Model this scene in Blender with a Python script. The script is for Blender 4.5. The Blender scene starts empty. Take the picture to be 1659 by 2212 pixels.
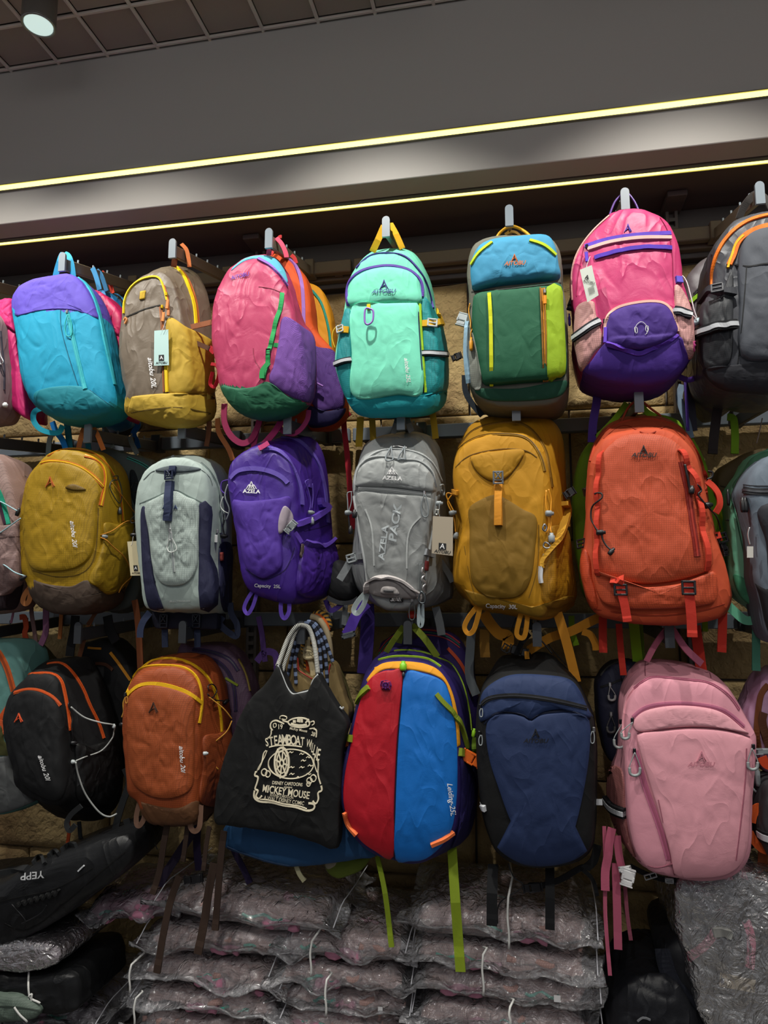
import bpy, math, random
from mathutils import Vector, Matrix, noise
from mathutils.bvhtree import BVHTree
PI = math.pi
random.seed(7)
SC = bpy.context.scene
COL = SC.collection

# ------------------------------------------------------------------ camera
F, CX, CY = 1533.0, 829.5, 1106.0            # focal length in px of the 1659 x 2212 frame
CAM = Vector((0, -2.35, 1.5))
PITCH, YAW = math.radians(7.2), math.radians(10.9)
cam = bpy.data.objects.new('camera', bpy.data.cameras.new('camera'))
COL.objects.link(cam)
cam.location = CAM
cam.rotation_euler = (PI/2 + PITCH, 0, YAW)
cam.data.sensor_fit = 'HORIZONTAL'; cam.data.sensor_width = 36.0
cam.data.lens = 36.0*F/1659.0
cam.data.clip_start = 0.05
SC.camera = cam

# ------------------------------------------------------------------ world, lights, exposure
w = bpy.data.worlds.new('shop'); SC.world = w; w.use_nodes = True
w.node_tree.nodes['Background'].inputs[0].default_value = (0.95, 0.95, 1.0, 1)
w.node_tree.nodes['Background'].inputs[1].default_value = 0.22
SC.view_settings.view_transform = 'Standard'; SC.view_settings.look = 'None'
SC.view_settings.gamma = 1.0; SC.view_settings.use_curve_mapping = False
SC.view_settings.exposure = 0.0
LIGHTS = [(-1.85, -1.0, 3.22, 62), (-1.30, -1.05, 3.22, 68), (-0.44, -1.05, 3.22, 78), (0.50, -1.05, 3.22, 74), (1.35, -1.0, 3.22, 62)]
def spot_lamp(x, y, z, e, tx, ty, tz, sp=93):
    d = bpy.data.lights.new('spot', 'SPOT'); d.energy = e; d.spot_size = math.radians(sp); d.spot_blend = 0.9
    d.shadow_soft_size = 0.022; d.color = (1.0, 0.97, 0.90)
    o = bpy.data.objects.new('spot', d); COL.objects.link(o); o.location = (x, y, z)
    o.rotation_euler = (Vector((tx, ty, tz)) - Vector((x, y, z))).to_track_quat('-Z', 'Y').to_euler()
for (x, y, z, e) in LIGHTS:
    spot_lamp(x, y, z, e, x*0.9, -0.42, 1.75)
FILL_SPOTS = [(-1.25, -2.75, 3.22, 52), (-0.25, -2.8, 3.22, 60), (0.85, -2.75, 3.22, 56)]
for (x, y, z, e) in FILL_SPOTS:                 # added fill spots, out of view, brightening the floor stock and its film glints
    spot_lamp(x, y, z, e, x*.8, -.4, .45, 44)
# one large soft area light stands in for the unseen shop behind the photographer
ad = bpy.data.lights.new('shop_light', 'AREA'); ad.shape = 'RECTANGLE'; ad.size = 3.0; ad.size_y = 1.2; ad.energy = 18; ad.color = (0.97, 0.97, 1.0)
ao = bpy.data.objects.new('shop_light', ad); COL.objects.link(ao); ao.location = (0.3, -3.6, 3.2)
ao.rotation_euler = (Vector((0, -0.4, 1.7)) - Vector((0.3, -3.6, 3.2))).to_track_quat('-Z', 'Y').to_euler()

# ------------------------------------------------------------------ pixel helpers (design time)
RM = Matrix.Rotation(YAW, 3, 'Z') @ Matrix.Rotation(PITCH, 3, 'X')
def ray(px, py):
    return (RM @ Vector(((px-CX)/F, 1.0, -(py-CY)/F))).normalized()
def at(p, Y):
    d = ray(*p); return CAM + d*((Y-CAM.y)/d.y)
def crop(ox, oy, s):
    return lambda *a: [(a[i]/s+ox, a[i+1]/s+oy) for i in range(0, len(a), 2)]
A = crop(0, 500, 3.318); B = crop(430, 460, 2.911); C = crop(950, 400, 2.340)
D = crop(0, 880, 3.318); E = crop(470, 880, 3.130); Fc = crop(950, 860, 2.340)
G = crop(0, 1330, 3.190); H = crop(450, 1310, 2.765); I = crop(980, 1330, 2.443)
J = crop(0, 1750, 2.0); K = crop(830, 1750, 2.0); L = crop(1460, 460, 4.42)
M = crop(0, 560, 5.53); N = crop(0, 960, 5.03); P = crop(1440, 860, 3.685)
Q = crop(1560, 1440, 4.253); R = crop(560, 1320, 7.54); S = crop(200, 540, 5.27); T = crop(1240, 1340, 8.5)

# ------------------------------------------------------------------ materials
def lin(h):
    v = [int(h[i:i+2], 16)/255 for i in (0, 2, 4)]
    return tuple(c/12.92 if c <= .04045 else ((c+.055)/1.055)**2.4 for c in v) + (1,)
MC = {}
def newmat(name):
    m = bpy.data.materials.new(name); m.use_nodes = True; nt = m.node_tree
    return m, nt, nt.nodes, nt.links, nt.nodes['Principled BSDF']
def math_node(N_, L_, op, a, b=None):
    n = N_.new('ShaderNodeMath'); n.operation = op
    for i, v in enumerate((a, b)):
        if v is None: continue
        if isinstance(v, (int, float)): n.inputs[i].default_value = v
        else: L_.new(v, n.inputs[i])
    return n.outputs[0]
def fab(h, kind='plain', rough=None):
    k = (h, kind, rough)
    if k in MC: return MC[k]
    m, nt, N_, L_, bs = newmat('fabric_'+kind+'_'+h)
    tc = N_.new('ShaderNodeTexCoord').outputs['Object']
    col = lin(h)
    r = {'plain': .72, 'ripstop': .6, 'mesh': .8, 'shiny': .46, 'web': .8, 'metal': .35, 'plastic': .4}.get(kind, .6) if rough is None else rough
    bs.inputs['Roughness'].default_value = r
    if kind == 'metal': bs.inputs['Metallic'].default_value = .85
    n1 = N_.new('ShaderNodeTexNoise'); L_.new(tc, n1.inputs['Vector'])
    n1.inputs['Scale'].default_value = 6; n1.inputs['Detail'].default_value = 4
    mix = N_.new('ShaderNodeMix'); mix.data_type = 'RGBA'
    mix.inputs['A'].default_value = tuple(c*.86 for c in col[:3])+(1,); mix.inputs['B'].default_value = tuple(min(1, c*1.12) for c in col[:3])+(1,)
    L_.new(n1.outputs['Fac'], mix.inputs['Factor']); out = mix.outputs['Result']
    hgt = None
    if kind in ('ripstop', 'mesh', 'web'):
        sp = N_.new('ShaderNodeSeparateXYZ'); L_.new(tc, sp.inputs[0])
        u = math_node(N_, L_, 'SUBTRACT', sp.outputs['X'], sp.outputs['Y'])
        f = {'ripstop': 190, 'mesh': 240, 'web': 600}[kind]
        def line(v, freq, th):
            return math_node(N_, L_, 'LESS_THAN', math_node(N_, L_, 'FRACT', math_node(N_, L_, 'MULTIPLY', v, freq)), th)
        if kind == 'ripstop':
            g = math_node(N_, L_, 'MAXIMUM', line(u, f, .26), line(sp.outputs['Z'], f, .26)); dk = .74
        elif kind == 'mesh':
            g = math_node(N_, L_, 'MULTIPLY', line(math_node(N_, L_, 'ADD', u, sp.outputs['Z']), f, .55), line(math_node(N_, L_, 'SUBTRACT', u, sp.outputs['Z']), f, .55)); dk = .45
        else:
            g = line(sp.outputs['Z'], f, .35); dk = .88
        mx = N_.new('ShaderNodeMix'); mx.data_type = 'RGBA'; mx.blend_type = 'MULTIPLY'
        L_.new(g, mx.inputs['Factor']); L_.new(out, mx.inputs['A']); mx.inputs['B'].default_value = (dk, dk, dk, 1)
        out = mx.outputs['Result']; hgt = g
    L_.new(out, bs.inputs['Base Color'])
    if kind not in ('metal', 'plastic'):
        bs.inputs['Specular IOR Level'].default_value = .35
        n2 = N_.new('ShaderNodeTexNoise'); L_.new(tc, n2.inputs['Vector']); n2.inputs['Scale'].default_value = 620; n2.inputs['Detail'].default_value = 2
        n3 = N_.new('ShaderNodeTexNoise'); L_.new(tc, n3.inputs['Vector']); n3.inputs['Scale'].default_value = 15; n3.inputs['Detail'].default_value = 3
        n3.inputs['Distortion'].default_value = 1.2
        b1 = N_.new('ShaderNodeBump'); b1.inputs['Strength'].default_value = .35; b1.inputs['Distance'].default_value = .0006; L_.new(n2.outputs['Fac'], b1.inputs['Height'])
        mp = N_.new('ShaderNodeMapping'); mp.inputs['Rotation'].default_value = (.3, .6, .2); mp.inputs['Scale'].default_value = (1.0, 1.0, .5); L_.new(tc, mp.inputs['Vector'])
        n4 = N_.new('ShaderNodeTexNoise'); L_.new(mp.outputs[0], n4.inputs['Vector']); n4.inputs['Scale'].default_value = 13; n4.inputs['Detail'].default_value = 1.5; n4.inputs['Distortion'].default_value = .8
        rd = math_node(N_, L_, 'POWER', math_node(N_, L_, 'SUBTRACT', 1.0, math_node(N_, L_, 'ABSOLUTE', math_node(N_, L_, 'MULTIPLY', math_node(N_, L_, 'SUBTRACT', n4.outputs['Fac'], .5), 3.2))), 5.0)
        b4 = N_.new('ShaderNodeBump'); b4.inputs['Strength'].default_value = {'shiny': .5, 'web': .05}.get(kind, .28); b4.inputs['Distance'].default_value = .004; L_.new(rd, b4.inputs['Height']); L_.new(b1.outputs[0], b4.inputs['Normal'])
        b2 = N_.new('ShaderNodeBump'); b2.inputs['Strength'].default_value = {'shiny': .30}.get(kind, .22); b2.inputs['Distance'].default_value = .006
        L_.new(n3.outputs['Fac'], b2.inputs['Height']); L_.new(b4.outputs[0], b2.inputs['Normal'])
        L_.new(b2.outputs[0], bs.inputs['Normal'])
    MC[k] = m; return m
def plain(name, h, rough=.5, metal=0, emit=None, bump=None):
    if name in MC: return MC[name]
    m, nt, N_, L_, bs = newmat(name)
    bs.inputs['Base Color'].default_value = lin(h); bs.inputs['Roughness'].default_value = rough; bs.inputs['Metallic'].default_value = metal
    if emit: bs.inputs['Emission Color'].default_value = lin(emit[0]); bs.inputs['Emission Strength'].default_value = emit[1]
    if bump:
        tc = N_.new('ShaderNodeTexCoord').outputs['Object']
        n = N_.new('ShaderNodeTexNoise'); L_.new(tc, n.inputs['Vector']); n.inputs['Scale'].default_value = bump[0]; n.inputs['Detail'].default_value = 6
        b = N_.new('ShaderNodeBump'); b.inputs['Strength'].default_value = bump[1]; b.inputs['Distance'].default_value = bump[2]
        L_.new(n.outputs['Fac'], b.inputs['Height']); L_.new(b.outputs[0], bs.inputs['Normal'])
    MC[name] = m; return m
def rope_mat(name, ca, cb, k1, k2):
    if name in MC: return MC[name]
    m, nt, N_, L_, bs = newmat(name)
    uv = N_.new('ShaderNodeTexCoord').outputs['UV']; sp = N_.new('ShaderNodeSeparateXYZ'); L_.new(uv, sp.inputs[0])
    a = math_node(N_, L_, 'ADD', math_node(N_, L_, 'MULTIPLY', sp.outputs['X'], k1), math_node(N_, L_, 'MULTIPLY', sp.outputs['Y'], k2))
    g = math_node(N_, L_, 'LESS_THAN', math_node(N_, L_, 'FRACT', a), .5)
    mx = N_.new('ShaderNodeMix'); mx.data_type = 'RGBA'; L_.new(g, mx.inputs['Factor'])
    mx.inputs['A'].default_value = lin(ca); mx.inputs['B'].default_value = lin(cb)
    L_.new(mx.outputs['Result'], bs.inputs['Base Color']); bs.inputs['Roughness'].default_value = .8
    MC[name] = m; return m

# ------------------------------------------------------------------ mesh helpers
def mesh_obj(name, V, Fs, mat, parent=None, org=Vector((0, 0, 0)), smooth=True, uv=None):
    me = bpy.data.meshes.new(name)
    me.from_pydata([tuple(Vector(v)-org) for v in V], [], Fs)
    if smooth: me.polygons.foreach_set('use_smooth', [True]*len(me.polygons))
    if uv:
        l = me.uv_layers.new(name='uv')
        for lp in me.loops: l.data[lp.index].uv = uv[lp.vertex_index]
    me.materials.append(mat); me.update()
    o = bpy.data.objects.new(name, me); COL.objects.link(o)
    if parent: o.parent = parent
    return o
def tag(o, label=None, cat=None, group=None, kind=None):
    if label: o['label'] = label
    if cat: o['category'] = cat
    if group: o['group'] = group
    if kind: o['kind'] = kind
    return o
def empty(name, loc, label, cat, group=None):
    o = bpy.data.objects.new(name, None); COL.objects.link(o); o.location = loc; o.empty_display_size = .05
    return tag(o, label, cat, group)
def box(V, Fs, c, s, rot=None, bev=0.0):
    """box with chamfered edges appended to V, Fs"""
    b = len(V); hx, hy, hz = s[0]/2, s[1]/2, s[2]/2; k = min(bev, hx*.49, hy*.49, hz*.49)
    if k <= 0:
        pts = [Vector((x*hx, y*hy, z*hz)) for x in (-1, 1) for y in (-1, 1) for z in (-1, 1)]
        fs = [(0, 1, 3, 2), (4, 6, 7, 5), (0, 4, 5, 1), (2, 3, 7, 6), (0, 2, 6, 4), (1, 5, 7, 3)]
    else:
        pts = []; idx = {}
        for sx in (-1, 1):
            for sy in (-1, 1):
                for sz in (-1, 1):
                    for ax in range(3):
                        v = [sx*hx, sy*hy, sz*hz]
                        for j in range(3):
                            if j != ax: v[j] -= (sx, sy, sz)[j]*k
                        idx[(sx, sy, sz, ax)] = len(pts); pts.append(Vector(v))
        fs = []
        def q(*ks): fs.append(tuple(idx[k_] for k_ in ks))
        for ax in range(3):
            for s_ in (-1, 1):
                o1, o2 = [j for j in range(3) if j != ax]
                r = []
                for (a_, b_) in ((-1, -1), (1, -1), (1, 1), (-1, 1)):
                    t = [0, 0, 0]; t[ax] = s_; t[o1] = a_; t[o2] = b_; r.append((t[0], t[1], t[2], ax))
                q(*r)
        for ax in range(3):          # edges along ax
            o1, o2 = [j for j in range(3) if j != ax]
            for a_ in (-1, 1):
                for b_ in (-1, 1):
                    t0 = [0, 0, 0]; t0[o1] = a_; t0[o2] = b_; t1 = t0[:]; t0[ax] = -1; t1[ax] = 1
                    q((*t0, o1), (*t1, o1), (*t1, o2), (*t0, o2))
        for sx in (-1, 1):
            for sy in (-1, 1):
                for sz in (-1, 1): q((sx, sy, sz, 0), (sx, sy, sz, 1), (sx, sy, sz, 2))
    for p in pts:
        if rot: p = rot @ p
        V.append(p + Vector(c))
    for f in fs: Fs.append(tuple(i+b for i in f))
def cr(pts, n=6, closed=False):
    """Catmull-Rom through points (tuples of any length)"""
    m = len(pts); out = []
    if m < 3 and not closed:
        a, b = pts; return [tuple(a[k]+(b[k]-a[k])*i/n for k in range(len(a))) for i in range(n+1)]
    for i in range(m if closed else m-1):
        if closed: p = [pts[(i+j-1) % m] for j in range(4)]
        else: p = [pts[max(0, min(m-1, i+j-1))] for j in range(4)]
        for s in range(n):
            t = s/n; t2 = t*t; t3 = t2*t
            out.append(tuple(.5*(2*p[1][k]+(p[2][k]-p[0][k])*t+(2*p[0][k]-5*p[1][k]+4*p[2][k]-p[3][k])*t2+(3*p[1][k]-p[0][k]-3*p[2][k]+p[3][k])*t3) for k in range(len(p[0]))))
    if not closed: out.append(tuple(pts[-1]))
    return out
def centroid(poly):
    a = cx = cy = 0
    for i in range(len(poly)):
        x0, y0 = poly[i]; x1, y1 = poly[(i+1) % len(poly)]; c = x0*y1-x1*y0; a += c; cx += (x0+x1)*c; cy += (y0+y1)*c
    if abs(a) < 1e-9: return poly[0]
    return (cx/(3*a), cy/(3*a))
def polar(poly, n, c=None):
    """resample a star-shaped closed polygon at n even angles about its centroid"""
    c = c or centroid(poly); xs = [p[0] for p in poly]; ys = [p[1] for p in poly]
    ax = (max(xs)-min(xs))/2; ay = (max(ys)-min(ys))/2; out = []; m = len(poly)
    for k in range(n):
        t = 2*PI*k/n; dx, dy = ax*math.sin(t), ay*math.cos(t); best = None
        for i in range(m):
            x0, y0 = poly[i][0]-c[0], poly[i][1]-c[1]; x1, y1 = poly[(i+1) % m][0]-c[0], poly[(i+1) % m][1]-c[1]
            ex, ey = x1-x0, y1-y0; den = dx*ey-dy*ex
            if abs(den) < 1e-12: continue
            s = (x0*ey-y0*ex)/den; u = (x0*dy-y0*dx)/den
            if s > 0 and -1e-6 <= u <= 1+1e-6 and (best is None or s > best): best = s
        best = best or 0
        out.append((c[0]+dx*best, c[1]+dy*best))
    return out, c
def wrinkle(p, f=9.0):
    q = Vector((p.x*f+p.z*2, p.y*f, p.z*f*.8))
    a = 1-abs(noise.noise(q*1.6+Vector((7, 3, 1)))*2.2); b = 1-abs(noise.noise(Vector((q.x*2.6-q.z*1.2, q.y*2, q.z*1.3+q.x*.8))+Vector((1, 9, 4)))*2.4)
    return noise.noise(q)*.9 - max(0, a)**4*.5 + max(0, b)**5*.35 + noise.noise(q*4.3)*.14
def tube_mesh(pts, r, nseg=8, closed=False):
    V = []; Fs = []; uv = []; n = len(pts); prev = None; L_ = 0
    for i, p in enumerate(pts):
        a = pts[(i-1) % n] if closed else pts[max(0, i-1)]; b = pts[(i+1) % n] if closed else pts[min(n-1, i+1)]
        t = (b-a); t = t.normalized() if t.length > 1e-9 else Vector((0, 0, 1))
        if prev is None:
            u = t.cross(Vector((0, 1, 0)));
            if u.length < .1: u = t.cross(Vector((1, 0, 0)))
            u.normalize()
        else:
            u = prev - t*prev.dot(t)
            if u.length < 1e-6: u = t.orthogonal()
            u.normalize()
        prev = u; v = t.cross(u)
        if i: L_ += (p-pts[i-1]).length
        for k in range(nseg):
            c = 2*PI*k/nseg; V.append(p + u*math.cos(c)*r + v*math.sin(c)*r); uv.append((L_, k/nseg))
    for i in range(n if closed else n-1):
        j = (i+1) % n
        for k in range(nseg):
            k2 = (k+1) % nseg; Fs.append((i*nseg+k, i*nseg+k2, j*nseg+k2, j*nseg+k))
    if not closed:
        Fs.append(tuple(range(nseg))[::-1]); Fs.append(tuple((n-1)*nseg+k for k in range(nseg)))
    return V, Fs, uv
FONT = {}
def text_mesh(s, bold=0.0, shear=0.0):
    k = (s, bold, shear)
    if k not in FONT:
        cu = bpy.data.curves.new('lettering', 'FONT'); cu.body = s; cu.align_x = 'CENTER'; cu.align_y = 'CENTER'; cu.offset = bold; cu.shear = shear; cu.resolution_u = 3
        ob = bpy.data.objects.new('lettering', cu); COL.objects.link(ob)
        bpy.context.view_layer.update()
        dg = bpy.context.evaluated_depsgraph_get(); me = bpy.data.meshes.new_from_object(ob.evaluated_get(dg))
        FONT[k] = ([(v.co.x, v.co.y) for v in me.vertices], [tuple(p.vertices) for p in me.polygons])
        bpy.data.objects.remove(ob); bpy.data.curves.remove(cu); bpy.data.meshes.remove(me)
    return FONT[k]

# ------------------------------------------------------------------ the bag builder
class Bag:
    def __init__(s, name, org, label, cat, group=None):
        s.org = Vector(org); s.root = empty(name, s.org, label, cat, group)
        s.V = []; s.F = []; s.bvh = None; s.ymid = -.45; s.last = None
    def part(s, name, V, Fs, mat, parent=None, smooth=True, uv=None, hit=False, label=None):
        if hit:
            b = len(s.V); s.V += [Vector(v) for v in V]; s.F += [tuple(i+b for i in f) for f in Fs]; s.bvh = None
        o = mesh_obj(name, V, Fs, mat, parent or s.root, s.org, smooth, uv)
        if label: o['label'] = label
        s.last = o; return o
    def hit(s, p):
        if s.bvh is None: s.bvh = BVHTree.FromPolygons(s.V, s.F)
        d = ray(*p); co, n, i, t = s.bvh.ray_cast(CAM, d)
        if co is None:
            q = CAM + d*((s.ymid-CAM.y)/d.y); co, n, i, t = s.bvh.find_nearest(q)
        if n.dot(d) > 0: n = -n
        return co, n
    def body(s, name, secs, mat, bulge=.05, n=3.0, amp=.005, low=.0, nang=112, f=9.0, label=None, parent=None):
        """loft of closed outlines from front (first) to back, with a domed front"""
        R_ = []
        for pts, y in secs:
            w3 = [at(p, y) for p in cr(pts, 5, True)]
            pol, c = polar([(v.x, v.z) for v in w3], nang); R_.append((pol, c, y))
        s.ymid = (secs[0][1]+secs[-1][1])/2
        V = []; Fs = []; rings = []
        pol, c, yf = R_[0]; hz = max(p[1] for p in pol)-min(p[1] for p in pol)
        def ring(pts): rings.append(len(V)); V.extend(pts)
        nb = 30
        c3 = Vector((c[0], yf-bulge, c[1]))
        for i in range(nb):
            sc = 1-((nb-i)/(nb+.6))**1.6; h = (1-sc**n)**(1/n)
            pts = []
            for (x, z) in pol:
                X = c[0]+(x-c[0])*sc; Z = c[1]+(z-c[1])*sc
                pts.append(Vector((X, yf-(bulge+low*max(-.5, (c[1]-Z)/hz*1.6))*h, Z)))
            ring(pts)
        ring([Vector((x, yf, z)) for x, z in pol])
        for j in range(1, len(R_)):
            p0, c0, y0 = R_[j-1]; p1, c1, y1 = R_[j]; m = max(3, int(abs(y1-y0)/.018))
            for i in range(1, m+1):
                t = i/m; pf = 1+.02*math.sin(PI*t)
                pts = []
                for a, b in zip(p0, p1):
                    x = a[0]+(b[0]-a[0])*t; z = a[1]+(b[1]-a[1])*t; cx = c0[0]+(c1[0]-c0[0])*t; cz = c0[1]+(c1[1]-c0[1])*t
                    pts.append(Vector((cx+(x-cx)*pf, y0+(y1-y0)*t, cz+(z-cz)*pf)))
                ring(pts)
        p1, c1, y1 = R_[-1]
        for sc, dy in ((.96, .012), (.85, .018), (.4, .02)):
            ring([Vector((c1[0]+(x-c1[0])*sc, y1+dy, c1[1]+(z-c1[1])*sc)) for x, z in p1])
        nr = len(rings)
        if amp:
            for k in range(nr-3):
                rc = Vector((c[0], yf+.02, c[1]))
                hf = min(1, k/nb)
                for i in range(nang):
                    v = V[rings[k]+i]; d = Vector((v.x-c[0], 0, v.z-c[1]));
                    if d.length > 1e-6: d.normalize()
                    dr = (d*hf + Vector((0, -1, 0))*(1-hf**2)).normalized() if k <= nb else d
                    V[rings[k]+i] = v + dr*amp*.75*wrinkle(v+Vector((0, s.org.x, 0)), f)*(1 if k > 6 else (k+1)/8)
        for k in range(nr-1):
            for i in range(nang):
                j = (i+1) % nang; Fs.append((rings[k]+i, rings[k+1]+i, rings[k+1]+j, rings[k]+j))
        cv = Vector((0, 0, 0))
        for i in range(nang): cv += V[rings[0]+i]
        V.append(cv/nang); ci = len(V)-1
        for i in range(nang): Fs.append((ci, rings[0]+i, rings[0]+(i+1) % nang))
        Fs.append(tuple(rings[-1]+i for i in range(nang))[::-1])
        o = s.part(name, V, Fs, mat, parent, hit=True, label=label)
        if name == 'body': s.main = o
        return o
    def zone(s, mat, pa, pb, above=False):
        """the part of the body below (or above) a straight seam is cut from another cloth"""
        o = s.main; me = o.data; me.materials.append(mat); k = len(me.materials)-1; a = at(pa, -.49); b = at(pb, -.49)
        for p in me.polygons:
            c = p.center+s.org; t = (c.x-a.x)/(b.x-a.x); z = a.z+(b.z-a.z)*t
            if (c.z > z) == above: p.material_index = k
    def patch(s, name, poly, mat, puff=0.0, off=.0022, nr=24, na=88, amp=0.0, label=None, parent=None, pn=2.6, f=14, sub=5):
        """a panel sewn on the bag: outline in px, dropped on the surface, optionally padded"""
        pol, c = polar(cr(poly, sub, True), na)
        rings = [1.0, .985] + [1-(i/nr)**1.15 for i in range(1, nr)]
        hits = []; N_ = Vector((0, 0, 0))
        for r in rings:
            row = [s.hit((c[0]+(x-c[0])*r, c[1]+(y-c[1])*r)) for x, y in pol]; hits.append(row)
            for co, n in row: N_ += n
        N_.normalize()
        if N_.y > -.3: N_ = (N_+Vector((0, -.5, 0))).normalized()
        V = []; Fs = []
        for k, r in enumerate(rings):
            h = (1-r**pn)**(1/pn)*puff if puff else 0
            for co, n in hits[k]:
                d = (N_+n*1.5).normalized(); o_ = -.004 if k == 0 else off+h
                v = co + (d if not puff else N_)*o_
                if amp and k > 1: v = v + N_*amp*.75*wrinkle(v*1.0+Vector((3, 1, 2)), f)*min(1, (1-r)*5)*min(1, .25+r*3)
                V.append(v)
        for k in range(len(rings)-1):
            for i in range(na):
                j = (i+1) % na; Fs.append((k*na+i, k*na+j, (k+1)*na+j, (k+1)*na+i))
        co, n = s.hit(c); V.append(co+N_*(off+puff)); ci = len(V)-1; b = (len(rings)-1)*na
        for i in range(na): Fs.append((ci, b+i, b+(i+1) % na))
        return s.part(name, V, Fs, mat, parent, hit=True, label=label)
    def band(s, name, pa, pb, mat, off=.0022, n=40, m=8, label=None, parent=None):
        a = samp(cr(pa, 6), n); b = samp(cr(pb, 6), n); V = []; Fs = []
        for i in range(n):
            for j in range(m+1):
                t = j/m; co, nn = s.hit((a[i][0]+(b[i][0]-a[i][0])*t, a[i][1]+(b[i][1]-a[i][1])*t))
                V.append(co+nn*(off if 0 < j < m and 0 < i < n-1 else -.003))
        for i in range(n-1):
            for j in range(m): Fs.append((i*(m+1)+j, i*(m+1)+j+1, (i+1)*(m+1)+j+1, (i+1)*(m+1)+j))
        return s.part(name, V, Fs, mat, parent, hit=True, label=label)
    def strip(s, name, pts, w_, mat, off=.002, th=.0015, closed=False, lift=0, nl=0, parent=None, n=6, label=None, smooth=2):
        p2 = cr(pts, n, closed); hs = [s.hit(p) for p in p2]; m = len(hs)
        co = [h[0] for h in hs]; nn = [h[1] for h in hs]
        for _ in range(smooth):
            nn = [(nn[max(0, i-1)]+nn[i]+nn[min(m-1, i+1)]).normalized() for i in range(m)]
            if m > 4: co = [co[i] if i in (0, m-1) else co[i-1]*.25+co[i]*.5+co[i+1]*.25 for i in range(m)]
        V = []; Fs = []
        for i in range(m):
            a = co[(i-1) % m] if closed else co[max(0, i-1)]; b = co[(i+1) % m] if closed else co[min(m-1, i+1)]
            t = (b-a); t = t.normalized() if t.length > 1e-9 else Vector((0, 0, 1))
            sd = t.cross(nn[i]); sd = sd.normalized() if sd.length > 1e-6 else Vector((1, 0, 0))
            o_ = off + (lift*abs(math.sin(PI*nl*i/(m-1))) if lift else 0)
            h0 = co[i]+nn[i]*(o_-th*1.5 if lift else -.002); h1 = co[i]+nn[i]*(o_+th)
            V += [h0-sd*w_/2, h1-sd*w_*.46, h1+sd*w_*.46, h0+sd*w_/2]
        for i in range(m if closed else m-1):
            j = (i+1) % m
            for k in range(4):
                k2 = (k+1) % 4; Fs.append((i*4+k, i*4+k2, j*4+k2, j*4+k))
        if not closed: Fs.append((0, 1, 2, 3)); Fs.append(tuple((m-1)*4+k for k in (3, 2, 1, 0)))
        return s.part(name, V, Fs, mat, parent, smooth=False, label=label)
    def seam(s, pts, col='101010', w_=.0022, name='seam'):
        return s.strip(name, pts, w_, fab(col, 'plain'), off=.0006, th=.0008)
    def zipper(s, pts, w_, col, teeth=None, name='zipper'):
        z = s.strip(name, pts, w_, fab(col, 'plain'), off=.0015, th=.001)
        s.strip('zipper_teeth', pts, w_*.3, fab(teeth or '3a3a3a', 'plastic'), off=.003, th=.001, parent=z)
        return z
    def cord(s, pts, r, mat, name='cord', off=None, y=None, closed=False, parent=None, label=None, ns=6):
        p2 = cr(pts, 6, closed)
        if y is None:
            P3 = []
            for p in p2:
                co, n = s.hit(p); P3.append(co+n*((off if off is not None else r)+.001))
            for _ in range(2): P3 = [P3[i] if (not closed and i in (0, len(P3)-1)) else P3[i-1]*.25+P3[i]*.5+P3[(i+1) % len(P3)]*.25 for i in range(len(P3))]
        else: P3 = [at(p[:2], yy) for p, yy in zip(p2, yint(y, len(p2)))]
        V, Fs, uv = tube_mesh(P3, r, ns, closed)
        return s.part(name, V, Fs, mat, parent, uv=uv, label=label)
    def ribbon(s, pts, w_, mat, y=-.42, name='strap', twist=0, hem=True, parent=None, label=None, th=.0016, ang=0.0):
        """free webbing strap facing the room; ang turns its face sideways, twist turns it along its length"""
        p2 = cr(pts, 7); ys = yint(y, len(p2)); P3 = [at(p, yy) for p, yy in zip(p2, ys)]; m = len(P3); V = []; Fs = []
        for i in range(m):
            t = (P3[min(m-1, i+1)]-P3[max(0, i-1)]).normalized()
            aa = ang + twist*i/(m-1); fc = Vector((math.sin(aa), -math.cos(aa), 0))
            sd = t.cross(fc); sd = sd.normalized() if sd.length > .05 else Vector((1, 0, 0)); nn = sd.cross(t).normalized()
            k = 2.2 if hem and i >= m-3 else 1
            V += [P3[i]-sd*w_/2-nn*th*k, P3[i]-sd*w_/2+nn*th*k, P3[i]+sd*w_/2+nn*th*k, P3[i]+sd*w_/2-nn*th*k]
        for i in range(m-1):
            for k in range(4):
                k2 = (k+1) % 4; Fs.append((i*4+k, i*4+k2, (i+1)*4+k2, (i+1)*4+k))
        Fs.append((3, 2, 1, 0)); Fs.append(tuple((m-1)*4+k for k in range(4)))
        return s.part(name, V, Fs, mat, parent, smooth=False, label=label)
    def text(s, t, p, h, mat, rot=0, shear=0, bold=0.0, sx=1.0, off=.003, name='lettering', parent=None, y=None, bend=0.0):
        vs, fs = text_mesh(t, bold, shear); k = h/.72; c, sn = math.cos(math.radians(rot)), math.sin(math.radians(rot)); V = []
        for (u, v) in vs:
            u *= sx; v = v + bend*u*u*-1
            q = (p[0]+k*(c*u-sn*v), p[1]-k*(sn*u+c*v))
            if y is None: co, n = s.hit(q); V.append(co+n*off)
            else: V.append(at(q, y))
        return s.part(name, V, fs, mat, parent, smooth=False)
    def loop(s, pts, w_, mat, y=-.5, name='webbing_loop'): return s.ribbon(pts, w_, mat, y, name, hem=False, ang=.35)
    def place(s, p, off=.006, rot=0, y=None):
        if y is None: co, n = s.hit(p); co = co+n*off
        else: co = at(p, y); n = Vector((0, -1, 0))
        n = (n+Vector((0, -1.2, 0))).normalized()
        z = Vector((0, 0, 1)); z = (z-n*z.dot(n)).normalized(); x = z.cross(-n).normalized()
        M_ = Matrix((x, -n, z)).transposed() @ Matrix.Rotation(math.radians(-rot), 3, 'Y')
        return co, M_
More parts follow.
